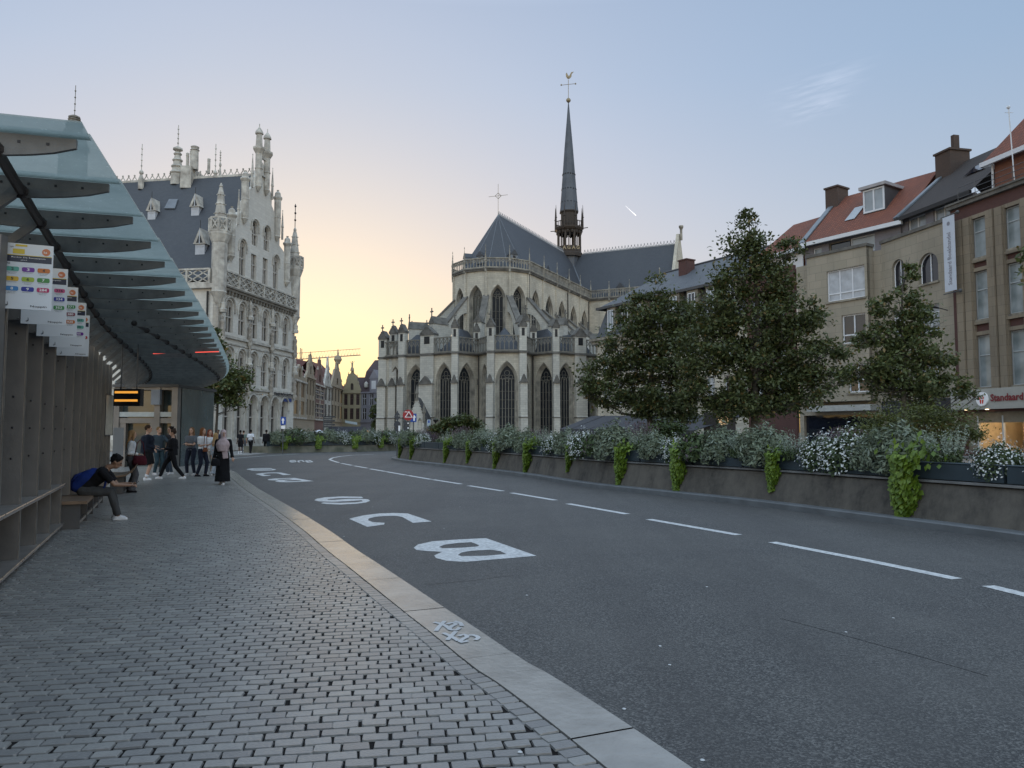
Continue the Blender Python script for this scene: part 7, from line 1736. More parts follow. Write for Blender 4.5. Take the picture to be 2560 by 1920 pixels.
def ik(a, b, l1, l2, bend):
    a, b, bend = Vector(a), Vector(b), Vector(bend); d = b-a; L = min(d.length, l1+l2-.002); dn = d.normalized()
    x = (l1*l1-l2*l2+L*L)/(2*L); h = math.sqrt(max(l1*l1-x*x,0)); bn = (bend-dn*bend.dot(dn)).normalized(); return a+dn*x+bn*h
def capt(mb, pts, rr, n=10):     # rounded limb
    mb.tube(pts, rr, n); g = lambda r: r if not isinstance(r,(tuple,list)) else max(r)*.9
    mb.sphere(pts[0], g(rr[0]) if not isinstance(rr[0],(tuple,list)) else min(rr[0]), nu=n, nv=6); mb.sphere(pts[-1], g(rr[-1]) if not isinstance(rr[-1],(tuple,list)) else min(rr[-1]), nu=n, nv=6)
def hand(mb, wrist, d, up, s, grip=.5):
    d = Vector(d).normalized(); up = Vector(up); up = (up-d*up.dot(d)).normalized(); sd_ = d.cross(up)
    w = Vector(wrist); mb.tube([w, w+d*.05*s, w+d*.085*s],[(.026*s,.018*s),(.038*s,.017*s),(.038*s,.014*s)],8)
    for k,(ln,o_) in enumerate(((.062,-.030),(.072,-.010),(.066,.010),(.050,.029))):
        a = w+d*.082*s+sd_*o_*s; b = a+(d-up*grip*.5).normalized()*ln*.5*s; c = b+(d*.6-up*grip*1.6).normalized()*ln*.5*s; mb.tube([a,b,c],[.0095*s,.0085*s,.007*s],6)
    a = w+d*.03*s-sd_*.030*s; b = a+(d*.7-sd_*.8-up*.2).normalized()*.04*s; c = b+(d-up*.5).normalized()*.03*s; mb.tube([a,b,c],[.012*s,.011*s,.008*s],6)
def person(label, loc, rz, h=1.72, skin=SK1, top=('tee',BLK), low=('trousers',BLK), shoes=(.68,.68,.70), hair=('short',(.02,.015,.012)), feet=((.10,.0),(-.10,.0)), hands=((.24,-.02,.80),(-.24,-.02,.80)), hip=None, lean=0.0, head_turn=0.0, head_nod=0.0, hipz=None, hipy=0.0, kneeb=(0,-1,0), elbb=(0,1,-.2), build=1.0, vox=None, grip=.6, skirt=None, group=None):
    """faces -Y in its own frame; z up; returns the Empty"""
    k = h/1.72; P = empty('person', loc, label, 'person', group, rz); vox = vox or .014
    V_ = lambda x,y,z: Vector((x*k,y*k,z*k)); hz_ = .93 if hipz is None else hipz
    hipc = V_(0,hipy,hz_); sl_, cl_ = sin(lean), cos(lean)
    def sp(z, x=0, y=0): return hipc+V_(x, -sl_*z+y*cl_, cl_*z+y*sl_*0)     # along the spine (leaning to -Y)
    chest = sp(.36); neck = sp(.50); hd = sp(.50)+V_(0,-.02-sl_*.09-head_nod*.06,.13*max(cl_,.55)+.02)
    body = MB(); B = build
    torso = lambda g: ([sp(-.04),sp(.06),sp(.18),sp(.32),sp(.43),sp(.485)], [(.155*k*B+g,.115*k*B+g),(.150*k*B+g,.108*k*B+g),(.135*k*B+g,.10*k*B+g),(.165*k*B+g,.115*k*B+g),(.150*k*B+g,.098*k*B+g),(.075*k*B+g,.06*k*B+g)])
    body.tube(*torso(0),12)
    body.tube([sp(.44),neck+V_(0,0,.03),hd-V_(0,-.01,.05)],[.062*k,.052*k,.05*k],10)
    Rh = Matrix.Rotation(head_turn,3,'Z') @ Matrix.Rotation(head_nod,3,'X'); 
    def H(x,y,z): return hd+Rh @ V_(x,y,z)
    body.sphere(H(0,.008,.03),.076*k,.095*k,.105*k,14,10,None); body.sphere(H(0,-.03,-.045),.055*k,.055*k,.06*k,10,7)
    body.tube([H(0,-.085,.035),H(0,-.108,-.002),H(0,-.09,-.012)],[.010*k,.015*k,.012*k],6); body.sphere(H(0,-.088,-.042),.024*k,.012*k,.010*k,8,5)
    for sx in (-1,1): body.sphere(H(sx*.076,.01,.01),.012*k,.02*k,.03*k,6,5); body.sphere(H(sx*.03,-.080,.045),.02*k,.014*k,.008*k,6,4)
    sh = []; arms = []; ft = []
    for i,sx in ((0,1),(1,-1)):
        s0 = sp(.425,sx*.185*B); hnd = V_(*hands[i]); e = ik(s0,hnd,.29*k,.26*k,elbb if not isinstance(elbb[0],(tuple,list)) else elbb[i]); hnd = e+(hnd-e).normalized()*.25*k
        capt(body,[s0,s0.lerp(e,.5),e,e.lerp(hnd,.4),hnd],[.052*k,.046*k,.038*k,.036*k,.026*k]); arms.append((s0,e,hnd)); body.tube([sp(.42,sx*.06),s0],[.07*k,.055*k],8)
        hand(body,hnd,(hnd-e),(0,-1,.3) if hands[i][2] < 1 else (0,0,1),k,grip)
        f = V_(feet[i][0],feet[i][1],.085+(feet[i][2] if len(feet[i]) > 2 else 0)); h0 = hipc+V_(sx*.095*B,0,-.03); kn = ik(h0,f,.43*k,.415*k,kneeb); 
        capt(body,[h0,h0.lerp(kn,.5),kn,kn.lerp(f,.35),f],[.088*k*B,.072*k*B,.055*k,.056*k,.036*k]); ft.append((h0,kn,f))
    remesh(body,'body',skin,P,vox,3)
    # clothes
    g = .014*k; kind, c = top; mb = MB(); pts, rr = torso(g)
    ext = {'tee':.0,'jacket':.04,'crop':-.06,'abaya':.0}.get(kind,0)
    pts = [pts[0]-V_(0,0,ext)]+pts[1:] if kind != 'crop' else [sp(.10)]+pts[2:]; rr = rr if kind != 'crop' else [rr[1]]+rr[2:]
    if kind == 'jacket': rr = [(a+.03*k,b+.03*k) for a,b in rr]; rr[-1] = (.085*k,.075*k)
    mb.tube(pts,rr,14)
    for (s0,e,hn) in arms:
        if kind in ('jacket','abaya','crop'): mb.tube([s0,s0.lerp(e,.5),e,e.lerp(hn,.5),e.lerp(hn,.96)],[.072*k,.066*k,.056*k,.05*k,.046*k*(1.3 if kind=='abaya' else 1)],10); mb.sphere(s0,.072*k,nu=10,nv=6)
        else: mb.tube([s0,s0.lerp(e,.75)],[.066*k,.062*k],10); mb.sphere(s0,.066*k,nu=10,nv=6)
        mb.tube([sp(.42,(s0-hipc).x*.3/k),s0],[.085*k,.068*k],10)
    if kind == 'abaya':
        mb.tube([sp(.05),hipc-V_(0,0,.1),V_(0,feet[0][1]*.5+feet[1][1]*.5,.45),V_(0,(feet[0][1]+feet[1][1])*.5,.10)],[(.175*k,.14*k),(.19*k,.17*k),(.21*k,.25*k),(.24*k,.32*k)],14)
    remesh(mb,{'jacket':'jacket','abaya':'abaya'}.get(kind,'shirt'),cloth(c),P,vox,3)
    kind2, c2 = low
    if kind2 != 'none':
        mb = MB(); mb.tube([sp(.08),sp(0),hipc-V_(0,0,.07)],[(.160*k*B,.122*k*B),(.170*k*B,.13*k*B),(.16*k*B,.12*k*B)],12)
        for (h0,kn,f) in ft:
            if kind2 == 'shorts': mb.tube([h0,h0.lerp(kn,.5),h0.lerp(kn,.98)],[.104*k*B,.098*k*B,.09*k*B],10)
            elif kind2 == 'wide': mb.tube([h0,h0.lerp(kn,.5),kn,kn.lerp(f,.5),f-V_(0,0,.03)],[.105*k,.10*k,.095*k,.10*k,.11*k],10); mb.sphere(kn,.095*k,nu=10,nv=6)
            else: mb.tube([h0,h0.lerp(kn,.5),kn,kn.lerp(f,.5),f],[.102*k*B,.088*k*B,.070*k,.065*k,.055*k],10); mb.sphere(kn,.070*k,nu=10,nv=6)
            mb.sphere(h0,.10*k*B,nu=10,nv=6)
        remesh(mb,'shorts' if kind2 == 'shorts' else 'trousers',cloth(c2),P,vox,3)
    for (h0,kn,f) in ft:
        mb = MB(); dy = -1; a = f+V_(0,.03,-.045); mb.sphere(a,.042*k,.055*k,.045*k,10,6); mb.sphere(a+V_(0,-.10,-.010),.046*k,.085*k,.034*k,10,6); mb.sphere(a+V_(0,-.05,.005),.040*k,.07*k,.042*k,10,6)
        mb.box((a.x-.045*k),(a.x+.045*k),a.y-.18*k,a.y+.05*k,a.z-.040*k,a.z-.02*k); remesh(mb,'shoe',cloth(shoes),P,.010,2)
        if kind2 == 'shorts': mb = MB(); mb.tube([f,f.lerp(kn,.22)],[.044*k,.050*k],10); mb.build('sock',cloth((.62,.62,.64)),P).data.transform(Matrix.Identity(4))
    hk, hc = hair; mb = MB()
    if hk == 'hijab':
        mb.sphere(H(0,.022,.035),.100*k,.112*k,.118*k,14,10); mb.tube([H(0,.01,-.02),neck+V_(0,.0,.02),sp(.42),sp(.30,0,-.03),sp(.10,0,-.05)],[(.085*k,.09*k),(.085*k,.085*k),(.20*k,.135*k),(.225*k,.16*k),(.16*k,.145*k)],14)
        mb.bar(sp(.2,.05,-.12),sp(-.12,.10,-.15),.16*k,.05*k)
        remesh(mb,'headscarf',cloth(hc),P,.012,3)
    else:
        mb.sphere(H(0,.024,.050),.088*k,.098*k,.100*k,14,10)
        if hk == 'long': mb.tube([H(0,.05,.03),H(0,.075,-.08),sp(.38,0,.105),sp(.24,0,.115)],[(.088*k,.06*k),(.085*k,.05*k),(.095*k,.04*k),(.05*k,.02*k)],10); [mb.tube([H(sx*.07,.0,.06),H(sx*.082,.0,-.08),sp(.36,sx*.10,-.04)],[.028*k,.028*k,.014*k],7) for sx in (-1,1)]
        if hk == 'bun': mb.sphere(H(0,.06,.13),.045*k,nu=8,nv=6)
        if hk == 'curly': [mb.sphere(H(.07*cos(a),.03+.07*sin(a),.095+.02*sin(3*a)),.030*k,nu=7,nv=5) for a in [i*.7 for i in range(9)]]
        if hk == 'cap': mb.box(H(0,0,0).x-.07*k,H(0,0,0).x+.07*k,H(0,-.17,0).y,H(0,0,0).y,H(0,0,.09).z,H(0,0,.105).z)
        remesh(mb,'cap' if hk == 'cap' else 'hair',cloth(hc),P,.011,2)
    if hk != 'hijabx':
        mb = MB(); [mb.sphere(H(sx*.030,-.083,.028),.010*k,nu=6,nv=4) for sx in (-1,1)]; mb.build('eyes',M_EYE,P).data.transform(Matrix.Identity(4))
    return P, H, sp, arms
# MB.build maps world points into the parent's space, so parts modelled in the person's own frame are mapped first
_ob = MB.build
def _build(s, name, mats, parent=None, smooth=False):
    if parent is not None and parent.name.startswith('person'): s.local = True; smooth = True
    return _ob(s, name, mats, parent, smooth)
MB.build = _build
def gp(u, v, z=0.0): p = GR(u,v,z); return (p.x,p.y,z)
def bag(label, name, loc, rz, w, h, d, col, strap=None, parts=True):
    B = empty(name, loc, label, 'bag', None, rz); mb = MB(); mb.tube([(0,0,0),(0,0,h*.15),(0,0,h*.6),(0,0,h)],[(w*.42,d*.42),(w*.52,d*.5),(w*.48,d*.40),(w*.38,d*.16)],12); mb.local = True
    o = mb.build('pouch', cloth(col), B, smooth=True)
    mb = MB(); mb.local = True; sh_ = strap or .3; mb.tube([(-w*.35,0,h*.95),(-w*.2,0,h+sh_*.8),(0,0,h+sh_),(w*.2,0,h+sh_*.8),(w*.35,0,h*.95)],.012,6); mb.build('handle', cloth(col), B, smooth=True); return B
# seated man with a blue backpack
sg_ = wp(13.3,.22)       # on the bench edge
rzm = math.atan2(.72,1.0)+R(52)     # turned along the platform, to the right
wdir = Vector((wd_.y,-wd_.x,0)); rz_s = math.atan2(wdir.y,wdir.x)+pi/2
man = person('seated man in black t-shirt and grey trousers, bent over his phone on the bench', (sg_.x-.02,sg_.y,0), rz_s-.12, 1.74, SK2, ('tee',BLK), ('trousers',(.06,.06,.062)), (.62,.62,.64), ('curly',(.010,.009,.010)),
   feet=((.12,-.50),(-.08,-.56)), hands=((.10,-.72,.62),(-.07,-.74,.60)), lean=.82, hipz=.55, hipy=0, head_nod=.55, vox=.009, kneeb=(0,-1,1), elbb=((.4,.3,-1),(-.4,.3,-1)), grip=1.0)
ph_, _, sp_, arms_ = man
hw = ph_.matrix_basis @ ((arms_[0][2]+arms_[1][2])/2+Vector((0,-.09,.0))); PHN = MB(Matrix.Translation(hw) @ Matrix.Rotation(rz_s,4,'Z') @ Matrix.Rotation(-.9,4,'X')); PHN.box(-.036,.036,-.075,.075,-.004,.004); tag(PHN.build('mobile_phone', simple('phone_glass',(.02,.02,.03),.1)), 'dark mobile phone held by the seated man', 'phone')
bw = ph_.matrix_basis @ (sp_(.26,0,.20)); BPK = empty('backpack', tuple(bw), 'bright blue backpack on the back of the seated man', 'backpack', None, rz_s); Rl = Matrix.Rotation(.82,4,'X')
mb = MB(Rl); mb.local = True; mb.tube([(0,.0,-.30),(0,.02,-.22),(0,.03,0),(0,.0,.16),(0,-.02,.22)],[(.13,.08),(.17,.12),(.165,.12),(.15,.09),(.08,.04)],12); mb.build('main_pocket', cloth((.012,.03,.16)), BPK, smooth=True)
mb = MB(Rl); mb.local = True; mb.tube([(0,.13,-.22),(0,.15,-.1),(0,.13,.0)],[(.11,.03),(.12,.045),(.09,.02)],10); mb.build('front_pocket', cloth((.01,.022,.12)), BPK, smooth=True)
for sx in (-1,1): mb = MB(Rl); mb.local = True; mb.tube([(sx*.09,-.05,.18),(sx*.11,-.2,.2),(sx*.12,-.30,.08),(sx*.12,-.24,-.12),(sx*.10,-.08,-.22)],.016,6); mb.build('strap', cloth((.012,.03,.16)), BPK, smooth=True)
G_ = 'people waiting at the bus stop'
# woman with burgundy bag, seen from the side/back
person('blonde woman in white jacket and grey wide trousers carrying a burgundy bag', gp(325,1231), R(115), 1.60, SK1, ('crop',WHT_), ('wide',(.085,.085,.095)), BLK, ('long',(.30,.18,.09)), feet=((.08,.02),(-.08,-.03)), hands=((.20,-.12,1.0),(-.16,-.20,1.05)), head_turn=.3)
q = gp(347,1232); bag('large burgundy shoulder bag carried by the blonde woman in white', 'shoulder_bag', (q[0]+.02,q[1]-.05,.70), R(20), .34,.25,.16,(.07,.012,.02), .40)
person('tall man in bulky dark jacket and black shorts with white socks', gp(366,1200), R(120), 1.78, SK1, ('jacket',NAVY), ('shorts',BLK), (.68,.68,.70), ('short',(.05,.03,.02)), feet=((.16,.0),(-.2,.02)), hands=((.22,-.25,1.05),(-.2,-.22,1.0)), build=1.38, head_turn=-.2)
person('person with blond hair in teal jeans behind the tall man', gp(394,1187), R(60), 1.74, SK1, ('jacket',(.05,.07,.09)), ('trousers',(.04,.07,.09)), (.5,.5,.52), ('short',(.20,.12,.06)), feet=((.1,.0),(-.1,.05)), hands=((.2,-.5,1.25),(-.2,-.1,.9)))
person('person all in black striding with white shoes', gp(430,1197), R(-75), 1.72, SK1, ('jacket',BLK), ('trousers',BLK), (.68,.68,.70), ('bun',(.04,.025,.02)), feet=((.06,.36),(-.06,-.38)), hands=((.2,-.25,1.0),(-.2,-.15,.95)), hipz=.86)
person('dark-haired person hidden behind the striding person in black', gp(424,1186), R(-30), 1.76, SK2, ('tee',(.03,.03,.035)), ('trousers',(.05,.07,.10)), (.6,.6,.62), ('curly',(.02,.015,.013)))
person('distant man in flat cap, open jacket and blue jeans', gp(450,1156), R(0), 1.70, SK1, ('jacket',(.08,.075,.07)), ('trousers',DEN), BLK, ('cap',(.02,.02,.025)), hands=((.16,-.22,1.1),(-.16,-.22,1.1)))
person('young person in grey t-shirt facing the viewer with folded arms', gp(477,1188), R(-5), 1.72, SK1, ('tee',(.11,.12,.14)), ('trousers',NAVY), (.45,.45,.46), ('long',(.16,.09,.05)), feet=((.13,.0),(-.13,-.02)), hands=((-.08,-.22,1.12),(.10,-.20,1.10)), elbb=((1,.2,-.6),(-1,.2,-.6)))
M_ = 'auburn'
person('woman with long auburn hair, white t-shirt and navy trousers', gp(504,1191), R(75), 1.70, SK1, ('tee',WHT_), ('trousers',NAVY), BLK, ('long',(.17,.07,.03)), feet=((.10,-.08),(-.10,.12)), hands=((.16,-.25,1.15),(-.14,-.24,1.12)))
q = gp(513,1191); bag('small tan crossbody bag on the auburn-haired woman', 'crossbody_bag', (q[0]+.03,q[1]-.12,.86), R(60), .20,.15,.08,(.14,.05,.025), .5)
person('woman with red hair, white top and beige trousers', gp(522,1184), R(40), 1.64, SK1, ('tee',WHT_), ('trousers',(.34,.30,.26)), (.6,.6,.62), ('long',(.20,.04,.02)), hands=((.16,-.25,1.1),(-.14,-.24,1.12)))
person('short blonde woman in pale blue clothes behind the headscarf woman', gp(537,1189), R(150), 1.52, SK1, ('crop',(.36,.42,.50)), ('wide',(.34,.38,.44)), (.6,.6,.62), ('long',(.36,.24,.12)))
person('woman walking in pale pink headscarf and long black abaya', gp(556,1211), R(12), 1.62, SK1, ('abaya',(.008,.008,.010)), ('none',BLK), (.6,.58,.58), ('hijab',(.42,.33,.34)), feet=((.06,-.18),(-.08,.16)), hands=((.30,-.12,.82),(-.27,.0,.80)), head_turn=.35)
q = gp(535,1212); bag('black handbag held by the woman in the pink headscarf', 'handbag', (q[0]+.05,q[1]-.05,.55), R(10), .26,.22,.11,BLK, .16)
person('dark-haired person in dark top far behind the headscarf woman', gp(544,1140), R(0), 1.70, SK2, ('tee',(.04,.05,.09)), ('trousers',NAVY), BLK, ('short',(.015,.012,.012)))
G2_ = 'people walking away on the plaza'
person('far man in black top and shorts with white socks', gp(600,1134,-.07), R(185), 1.76, SK3, ('tee',BLK), ('shorts',BLK), (.62,.62,.64), ('short',(.01,.01,.01)), feet=((.1,-.05),(-.1,.1)))
person('far person in pale green top behind the man in black', gp(608,1131,-.07), R(185), 1.74, SK1, ('tee',(.14,.18,.16)), ('trousers',GRY), BLK, ('short',(.05,.03,.02)))
person('far man in white t-shirt and dark trousers walking away', gp(626,1133,-.07), R(180), 1.80, SK3, ('tee',WHT_), ('trousers',BLK), BLK, ('short',(.01,.01,.01)), feet=((.08,-.15),(-.08,.2)), hands=((.3,-.1,.85),(-.3,.1,.85)))
person('lone dark-clad man walking near the far planter', gp(665,1132,-.07), R(200), 1.80, SK3, ('jacket',BLK), ('trousers',BLK), BLK, ('short',(.01,.01,.01)), feet=((.08,-.1),(-.08,.15)))
MB.build = _ob
# ================================================================ signs, poles
M_POLE = simple('pole_grey', (.10,.11,.12), .5, .5, .2, bumps=0); M_SBL = simple('sign_blue', (.01,.06,.30), .4, var=.05, bumps=0); M_SRED = simple('sign_red', (.28,.012,.02), .4, var=.05, bumps=0); M_SBK = simple('sign_back', (.03,.035,.045), .5, var=.1, bumps=0)
def disc(mb, cx, cy, cz, r, n=24, th=.02):
    mb.add([(cx+r*cos(2*pi*a/n),cy,cz+r*sin(2*pi*a/n)) for a in range(n)]+[(cx+r*cos(2*pi*a/n),cy+th,cz+r*sin(2*pi*a/n)) for a in range(n)],[tuple(range(n)),tuple(range(2*n-1,n-1,-1))]+[((a+1)%n,a,n+a,n+(a+1)%n) for a in range(n)])
def arrow_up(mb, cx, cy, z0, w, h): mb.add([(cx-w*.12,cy,z0+h*.15),(cx+w*.12,cy,z0+h*.15),(cx+w*.12,cy,z0+h*.55),(cx+w*.3,cy,z0+h*.55),(cx,cy,z0+h*.9),(cx-w*.3,cy,z0+h*.55),(cx-w*.12,cy,z0+h*.55)],[tuple(range(7))])
Yq = 47.0; X = lambda u, Y=Yq: PY(u,1080,Y).x; Zq = lambda v, Y=Yq: PY(1100,v,Y).z
S1 = empty('road_sign_post', (X(1011),Yq,0), 'post with dark red disc carrying a white warning triangle above two black plates', 'road sign')
mb = MB(); mb.tube([(X(1011),Yq+.06,-.1),(X(1011),Yq+.06,Zq(1026))],.04,8); mb.build('pole', M_POLE, S1)
mb = MB(); disc(mb,X(1020),Yq,Zq(1037.5),.335); mb.mi = 1; c=X(1021); z=Zq(1042); mb.add([(c-.24,Yq-.004,z-.04),(c+.26,Yq-.004,z-.04),(c+.02,Yq-.004,z+.36)],[(0,1,2)]); mb.mi = 0; mb.add([(c-.16,Yq-.008,z),(c+.19,Yq-.008,z),(c+.02,Yq-.008,z+.28)],[(0,1,2)]); mb.mi = 2; mb.tube([(c+.02,Yq-.012,z+.02),(c+.02,Yq-.012,z+.14)],.04,6); mb.sphere((c+.05,Yq-.012,z+.06),.05,nu=6,nv=4); mb.mi = 1; mb.box(X(1011)-.0,X(1018),Yq-.006,Yq-.003,Zq(1030.5),Zq(1029)); mb.build('disc', [M_SRED,M_WHT,M_INK], S1)
mb = MB(); 
for v0,v1 in ((1053,1063),(1065,1076)): mb.mi = 0; mb.box(X(1008.5),X(1024),Yq,Yq+.03,Zq(v1),Zq(v0)); mb.mi = 1; mb.box(X(1018.5),X(1022),Yq-.004,Yq,Zq(v0+6.5),Zq(v0+3.5))
mb.build('plate', [M_SBK,M_WHT], S1)
S2 = empty('one_way_sign', (X(1034),Yq+2,0), 'blue square one-way sign behind the dark red disc', 'road sign')
mb = MB(); mb.box(X(1026,49),X(1041,49),49,49.02,Zq(1055,49),Zq(1034,49)); mb.mi = 1; arrow_up(mb,X(1035,49),48.99,Zq(1055,49),.42,.52); mb.build('plate', [M_SBL,M_WHT], S2)
mb = MB(); mb.tube([(X(1033,49),49.06,-.1),(X(1033,49),49.06,Zq(1034,49))],.035,6); mb.build('pole', M_POLE, S2)
S3 = empty('sign_backs', (X(993),50,0), 'cluster of road signs seen from the back, left of the red disc', 'road sign')
Y5=50; mb = MB(); mb.tube([(X(993,Y5),Y5,-.1),(X(993,Y5),Y5,Zq(1027,Y5))],.04,6); mb.build('pole', M_POLE, S3)
mb = MB(); c=X(993,Y5); mb.slab([(c-.2,Zq(1039,Y5)),(c+.2,Zq(1039,Y5)),(c,Zq(1027,Y5))],Y5-.04,Y5-.02); mb.slab([(c-.24,Zq(1040,Y5)),(c,Zq(1053,Y5)),(c+.22,Zq(1041,Y5))],Y5-.045,Y5-.025); mb.build('triangle', M_SBK, S3)
mb = MB(); disc(mb,c,Y5-.04,Zq(1061,Y5),.22); mb.build('disc', M_SBK, S3); mb = MB(); disc(mb,c+.02,Y5-.04,Zq(1074,Y5),.15); mb.mi = 1; mb.box(c+.08,c+.2,Y5-.05,Y5-.04,Zq(1077,Y5),Zq(1064,Y5)); mb.build('plate', [M_SBK,M_WHT], S3)
S4 = empty('map_board', (X(1072,60),60,0), 'pale blue and white information sign before the church wall', 'sign')
mb = MB(); mb.box(X(1067,60),X(1076,60),60,60.03,Zq(1066,60),Zq(1049,60)); mb.mi = 1; mb.box(X(1070,60),X(1074,60),59.99,60,Zq(1057,60),Zq(1051,60)); mb.build('plate', [simple('sign_pale',(.35,.42,.48),.5),M_SBL], S4); mb = MB(); mb.tube([(X(1069,60),60.05,0),(X(1071,60),60.05,Zq(1066,60))],.04,6); mb.build('pole', M_POLE, S4)
S5 = empty('lamp_post', (X(1089,62),62,0), 'short dark lantern post before the church wall', 'lamp post'); mb = MB(); mb.tube([(X(1089,62),62,0),(X(1089,62),62,Zq(1056,62))],.05,6); mb.build('pole', M_IRON, S5); mb = MB(); mb.lathe(X(1089,62),62,[(.10,Zq(1056,62)),(.22,Zq(1050,62)),(.24,Zq(1049,62)),(.05,Zq(1046,62))],8); mb.build('lantern', M_IRON, S5)
# left group: triangle and round sign backs on a pole with boxes
Y6=38; c=X(501,Y6); S6 = empty('road_sign_post', (c,Y6,0), 'dark pole with the backs of a triangular and a round sign, by the small tree', 'road sign')
zb=lambda v: PY(500,v,Y6).z
mb = MB(); mb.tube([(c+.15,Y6+.05,0),(c+.15,Y6+.05,zb(980))],.04,6); mb.build('pole', M_POLE, S6)
mb = MB(); mb.slab([(c-.34,zb(1003)),(c+.34,zb(1003)),(c,zb(976))],Y6,Y6+.02); mb.build('triangle', M_SBK, S6); mb = MB(); disc(mb,c,Y6,zb(1018),.33); mb.mi = 1; mb.box(c+.17,c+.29,Y6-.01,Y6,zb(1024),zb(1020)); mb.build('disc', [M_SBK,M_WHT], S6)
mb = MB(); mb.box(c-.20,c+.16,Y6,Y6+.18,zb(1048),zb(1036)); mb.box(c-.20,c+.16,Y6,Y6+.18,zb(1062),zb(1051)); mb.build('signal_box', M_SBK, S6)
Y7=56; c=X(707,Y7); S7 = empty('one_way_sign', (c,Y7,0), 'blue one-way arrow sign with white plate at the corner of the white building', 'road sign')
z7=lambda v: PY(707,v,Y7).z
mb = MB(); mb.box(X(701,Y7),X(714,Y7),Y7,Y7+.02,z7(1062),z7(1042)); mb.mi = 1; arrow_up(mb,c,Y7-.01,z7(1062),.42,.58); mb.build('plate', [M_SBL,M_WHT], S7); mb = MB(); mb.box(X(702.5,Y7),X(712.5,Y7),Y7,Y7+.02,z7(1072),z7(1064)); mb.build('white_plate', M_WHT, S7); mb = MB(); mb.tube([(c,Y7+.05,-.1),(c,Y7+.05,z7(1042))],.035,6); mb.build('pole', M_POLE, S7)
Y8=75; c=X(815,Y8); S8 = empty('finger_post', (c,Y8,0), 'dark direction post with many stacked finger boards in front of the market houses', 'signpost')
z8=lambda v: PY(815,v,Y8).z
mb = MB(); mb.tube([(c-.25,Y8,0),(c-.25,Y8,z8(1036))],.05,6); mb.build('pole', M_POLE, S8); 
for k in range(6): mb = MB(); zk = z8(1042+5*k); s_ = (-1)**k; mb.box(c-.2 if s_>0 else c-.2,c+.75+.12*s_,Y8-.02,Y8+.02,zk-.07,zk+.07); mb.build('finger_board', M_SBK, S8)
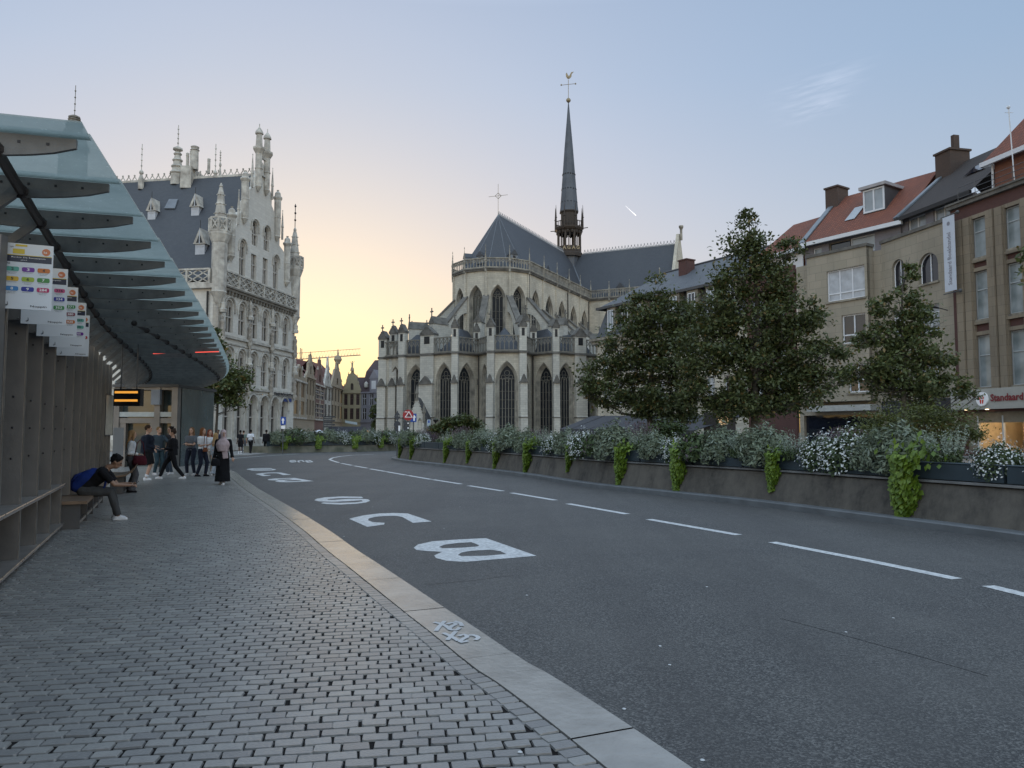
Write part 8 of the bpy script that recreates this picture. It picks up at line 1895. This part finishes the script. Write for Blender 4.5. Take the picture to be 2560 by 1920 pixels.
# high thin clouds and a vapour trail
def cloudmat(name, dens, sc):
    m = bpy.data.materials.new(name); m.use_nodes = True; t = m.node_tree; t.nodes.clear(); out = t.nodes.new('ShaderNodeOutputMaterial')
    c = t.nodes.new('ShaderNodeTexCoord'); mp = t.nodes.new('ShaderNodeMapping'); mp.inputs['Scale'].default_value = sc; t.links.new(c.outputs['UV'], mp.inputs[0])
    n = t.nodes.new('ShaderNodeTexNoise'); n.inputs['Scale'].default_value = 1; n.inputs['Detail'].default_value = 6; n.inputs['Roughness'].default_value = .6; n.inputs['Distortion'].default_value = .4; t.links.new(mp.outputs[0], n.inputs['Vector'])
    r = t.nodes.new('ShaderNodeMapRange'); r.inputs[1].default_value = .42; r.inputs[2].default_value = .8; t.links.new(n.outputs[0], r.inputs[0])
    sx_ = t.nodes.new('ShaderNodeSeparateXYZ'); t.links.new(c.outputs['UV'], sx_.inputs[0]); fall = []
    for ax in ('X','Y'):
        a = t.nodes.new('ShaderNodeMath'); a.operation = 'SUBTRACT'; t.links.new(sx_.outputs[ax], a.inputs[0]); a.inputs[1].default_value = .5
        b = t.nodes.new('ShaderNodeMath'); b.operation = 'ABSOLUTE'; t.links.new(a.outputs[0], b.inputs[0]); e = t.nodes.new('ShaderNodeMapRange'); e.interpolation_type = 'SMOOTHSTEP'; e.inputs[1].default_value = .5; e.inputs[2].default_value = .05; t.links.new(b.outputs[0], e.inputs[0]); fall.append(e.outputs[0])
    m1 = t.nodes.new('ShaderNodeMath'); m1.operation = 'MULTIPLY'; t.links.new(fall[0],m1.inputs[0]); t.links.new(fall[1],m1.inputs[1]); m2 = t.nodes.new('ShaderNodeMath'); m2.operation = 'MULTIPLY'; t.links.new(m1.outputs[0],m2.inputs[0]); t.links.new(r.outputs[0],m2.inputs[1]); m3 = t.nodes.new('ShaderNodeMath'); m3.operation = 'MULTIPLY'; t.links.new(m2.outputs[0],m3.inputs[0]); m3.inputs[1].default_value = dens
    tr = t.nodes.new('ShaderNodeBsdfTransparent'); em = t.nodes.new('ShaderNodeEmission'); em.inputs[0].default_value = (.78,.82,.95,1); em.inputs[1].default_value = 1.0; mx = t.nodes.new('ShaderNodeMixShader'); t.links.new(m3.outputs[0],mx.inputs[0]); t.links.new(tr.outputs[0],mx.inputs[1]); t.links.new(em.outputs[0],mx.inputs[2]); t.links.new(mx.outputs[0],out.inputs[0]); return m
def cloud(pts, Y, mat, name='cloud'):
    P = [PY(u,v,Y) for u,v in pts]; me = bpy.data.meshes.new(name); N = 12; vs = []; uv = []
    for j in range(N+1):
        for i in range(N+1): a = P[0].lerp(P[1],i/N); b = P[3].lerp(P[2],i/N); q = a.lerp(b,j/N); q.y += 400*(j/N); q2 = (q-Vector((0,0,EYE)))*(1); vs.append(q); uv.append((i/N,j/N))
    fs = [(j*(N+1)+i,j*(N+1)+i+1,(j+1)*(N+1)+i+1,(j+1)*(N+1)+i) for j in range(N) for i in range(N)]; me.from_pydata(vs,[],fs); l = me.uv_layers.new(name='UVMap')
    for lp in me.loops: l.data[lp.index].uv = uv[lp.vertex_index]
    me.materials.append(mat); o = bpy.data.objects.new(name, me); SC.collection.objects.link(o); return tag(o, kind='structure')
MC = cloudmat('cirrus', .25, (2.2,7,1))
cloud([(1900,195),(2250,95),(2270,150),(1920,235)], 4000, MC); cloud([(1930,235),(2200,165),(2210,225),(1950,270)], 4000, MC)
mb = MB(); a = PY(1563,514,5000); b = PY(1590,539,5000); mb.tube([a,a.lerp(b,.5),b],[.3,1.8,3],6); tag(mb.build('vapour_trail', emit('trail_white',(.85,.85,.88),.75)), kind='structure')
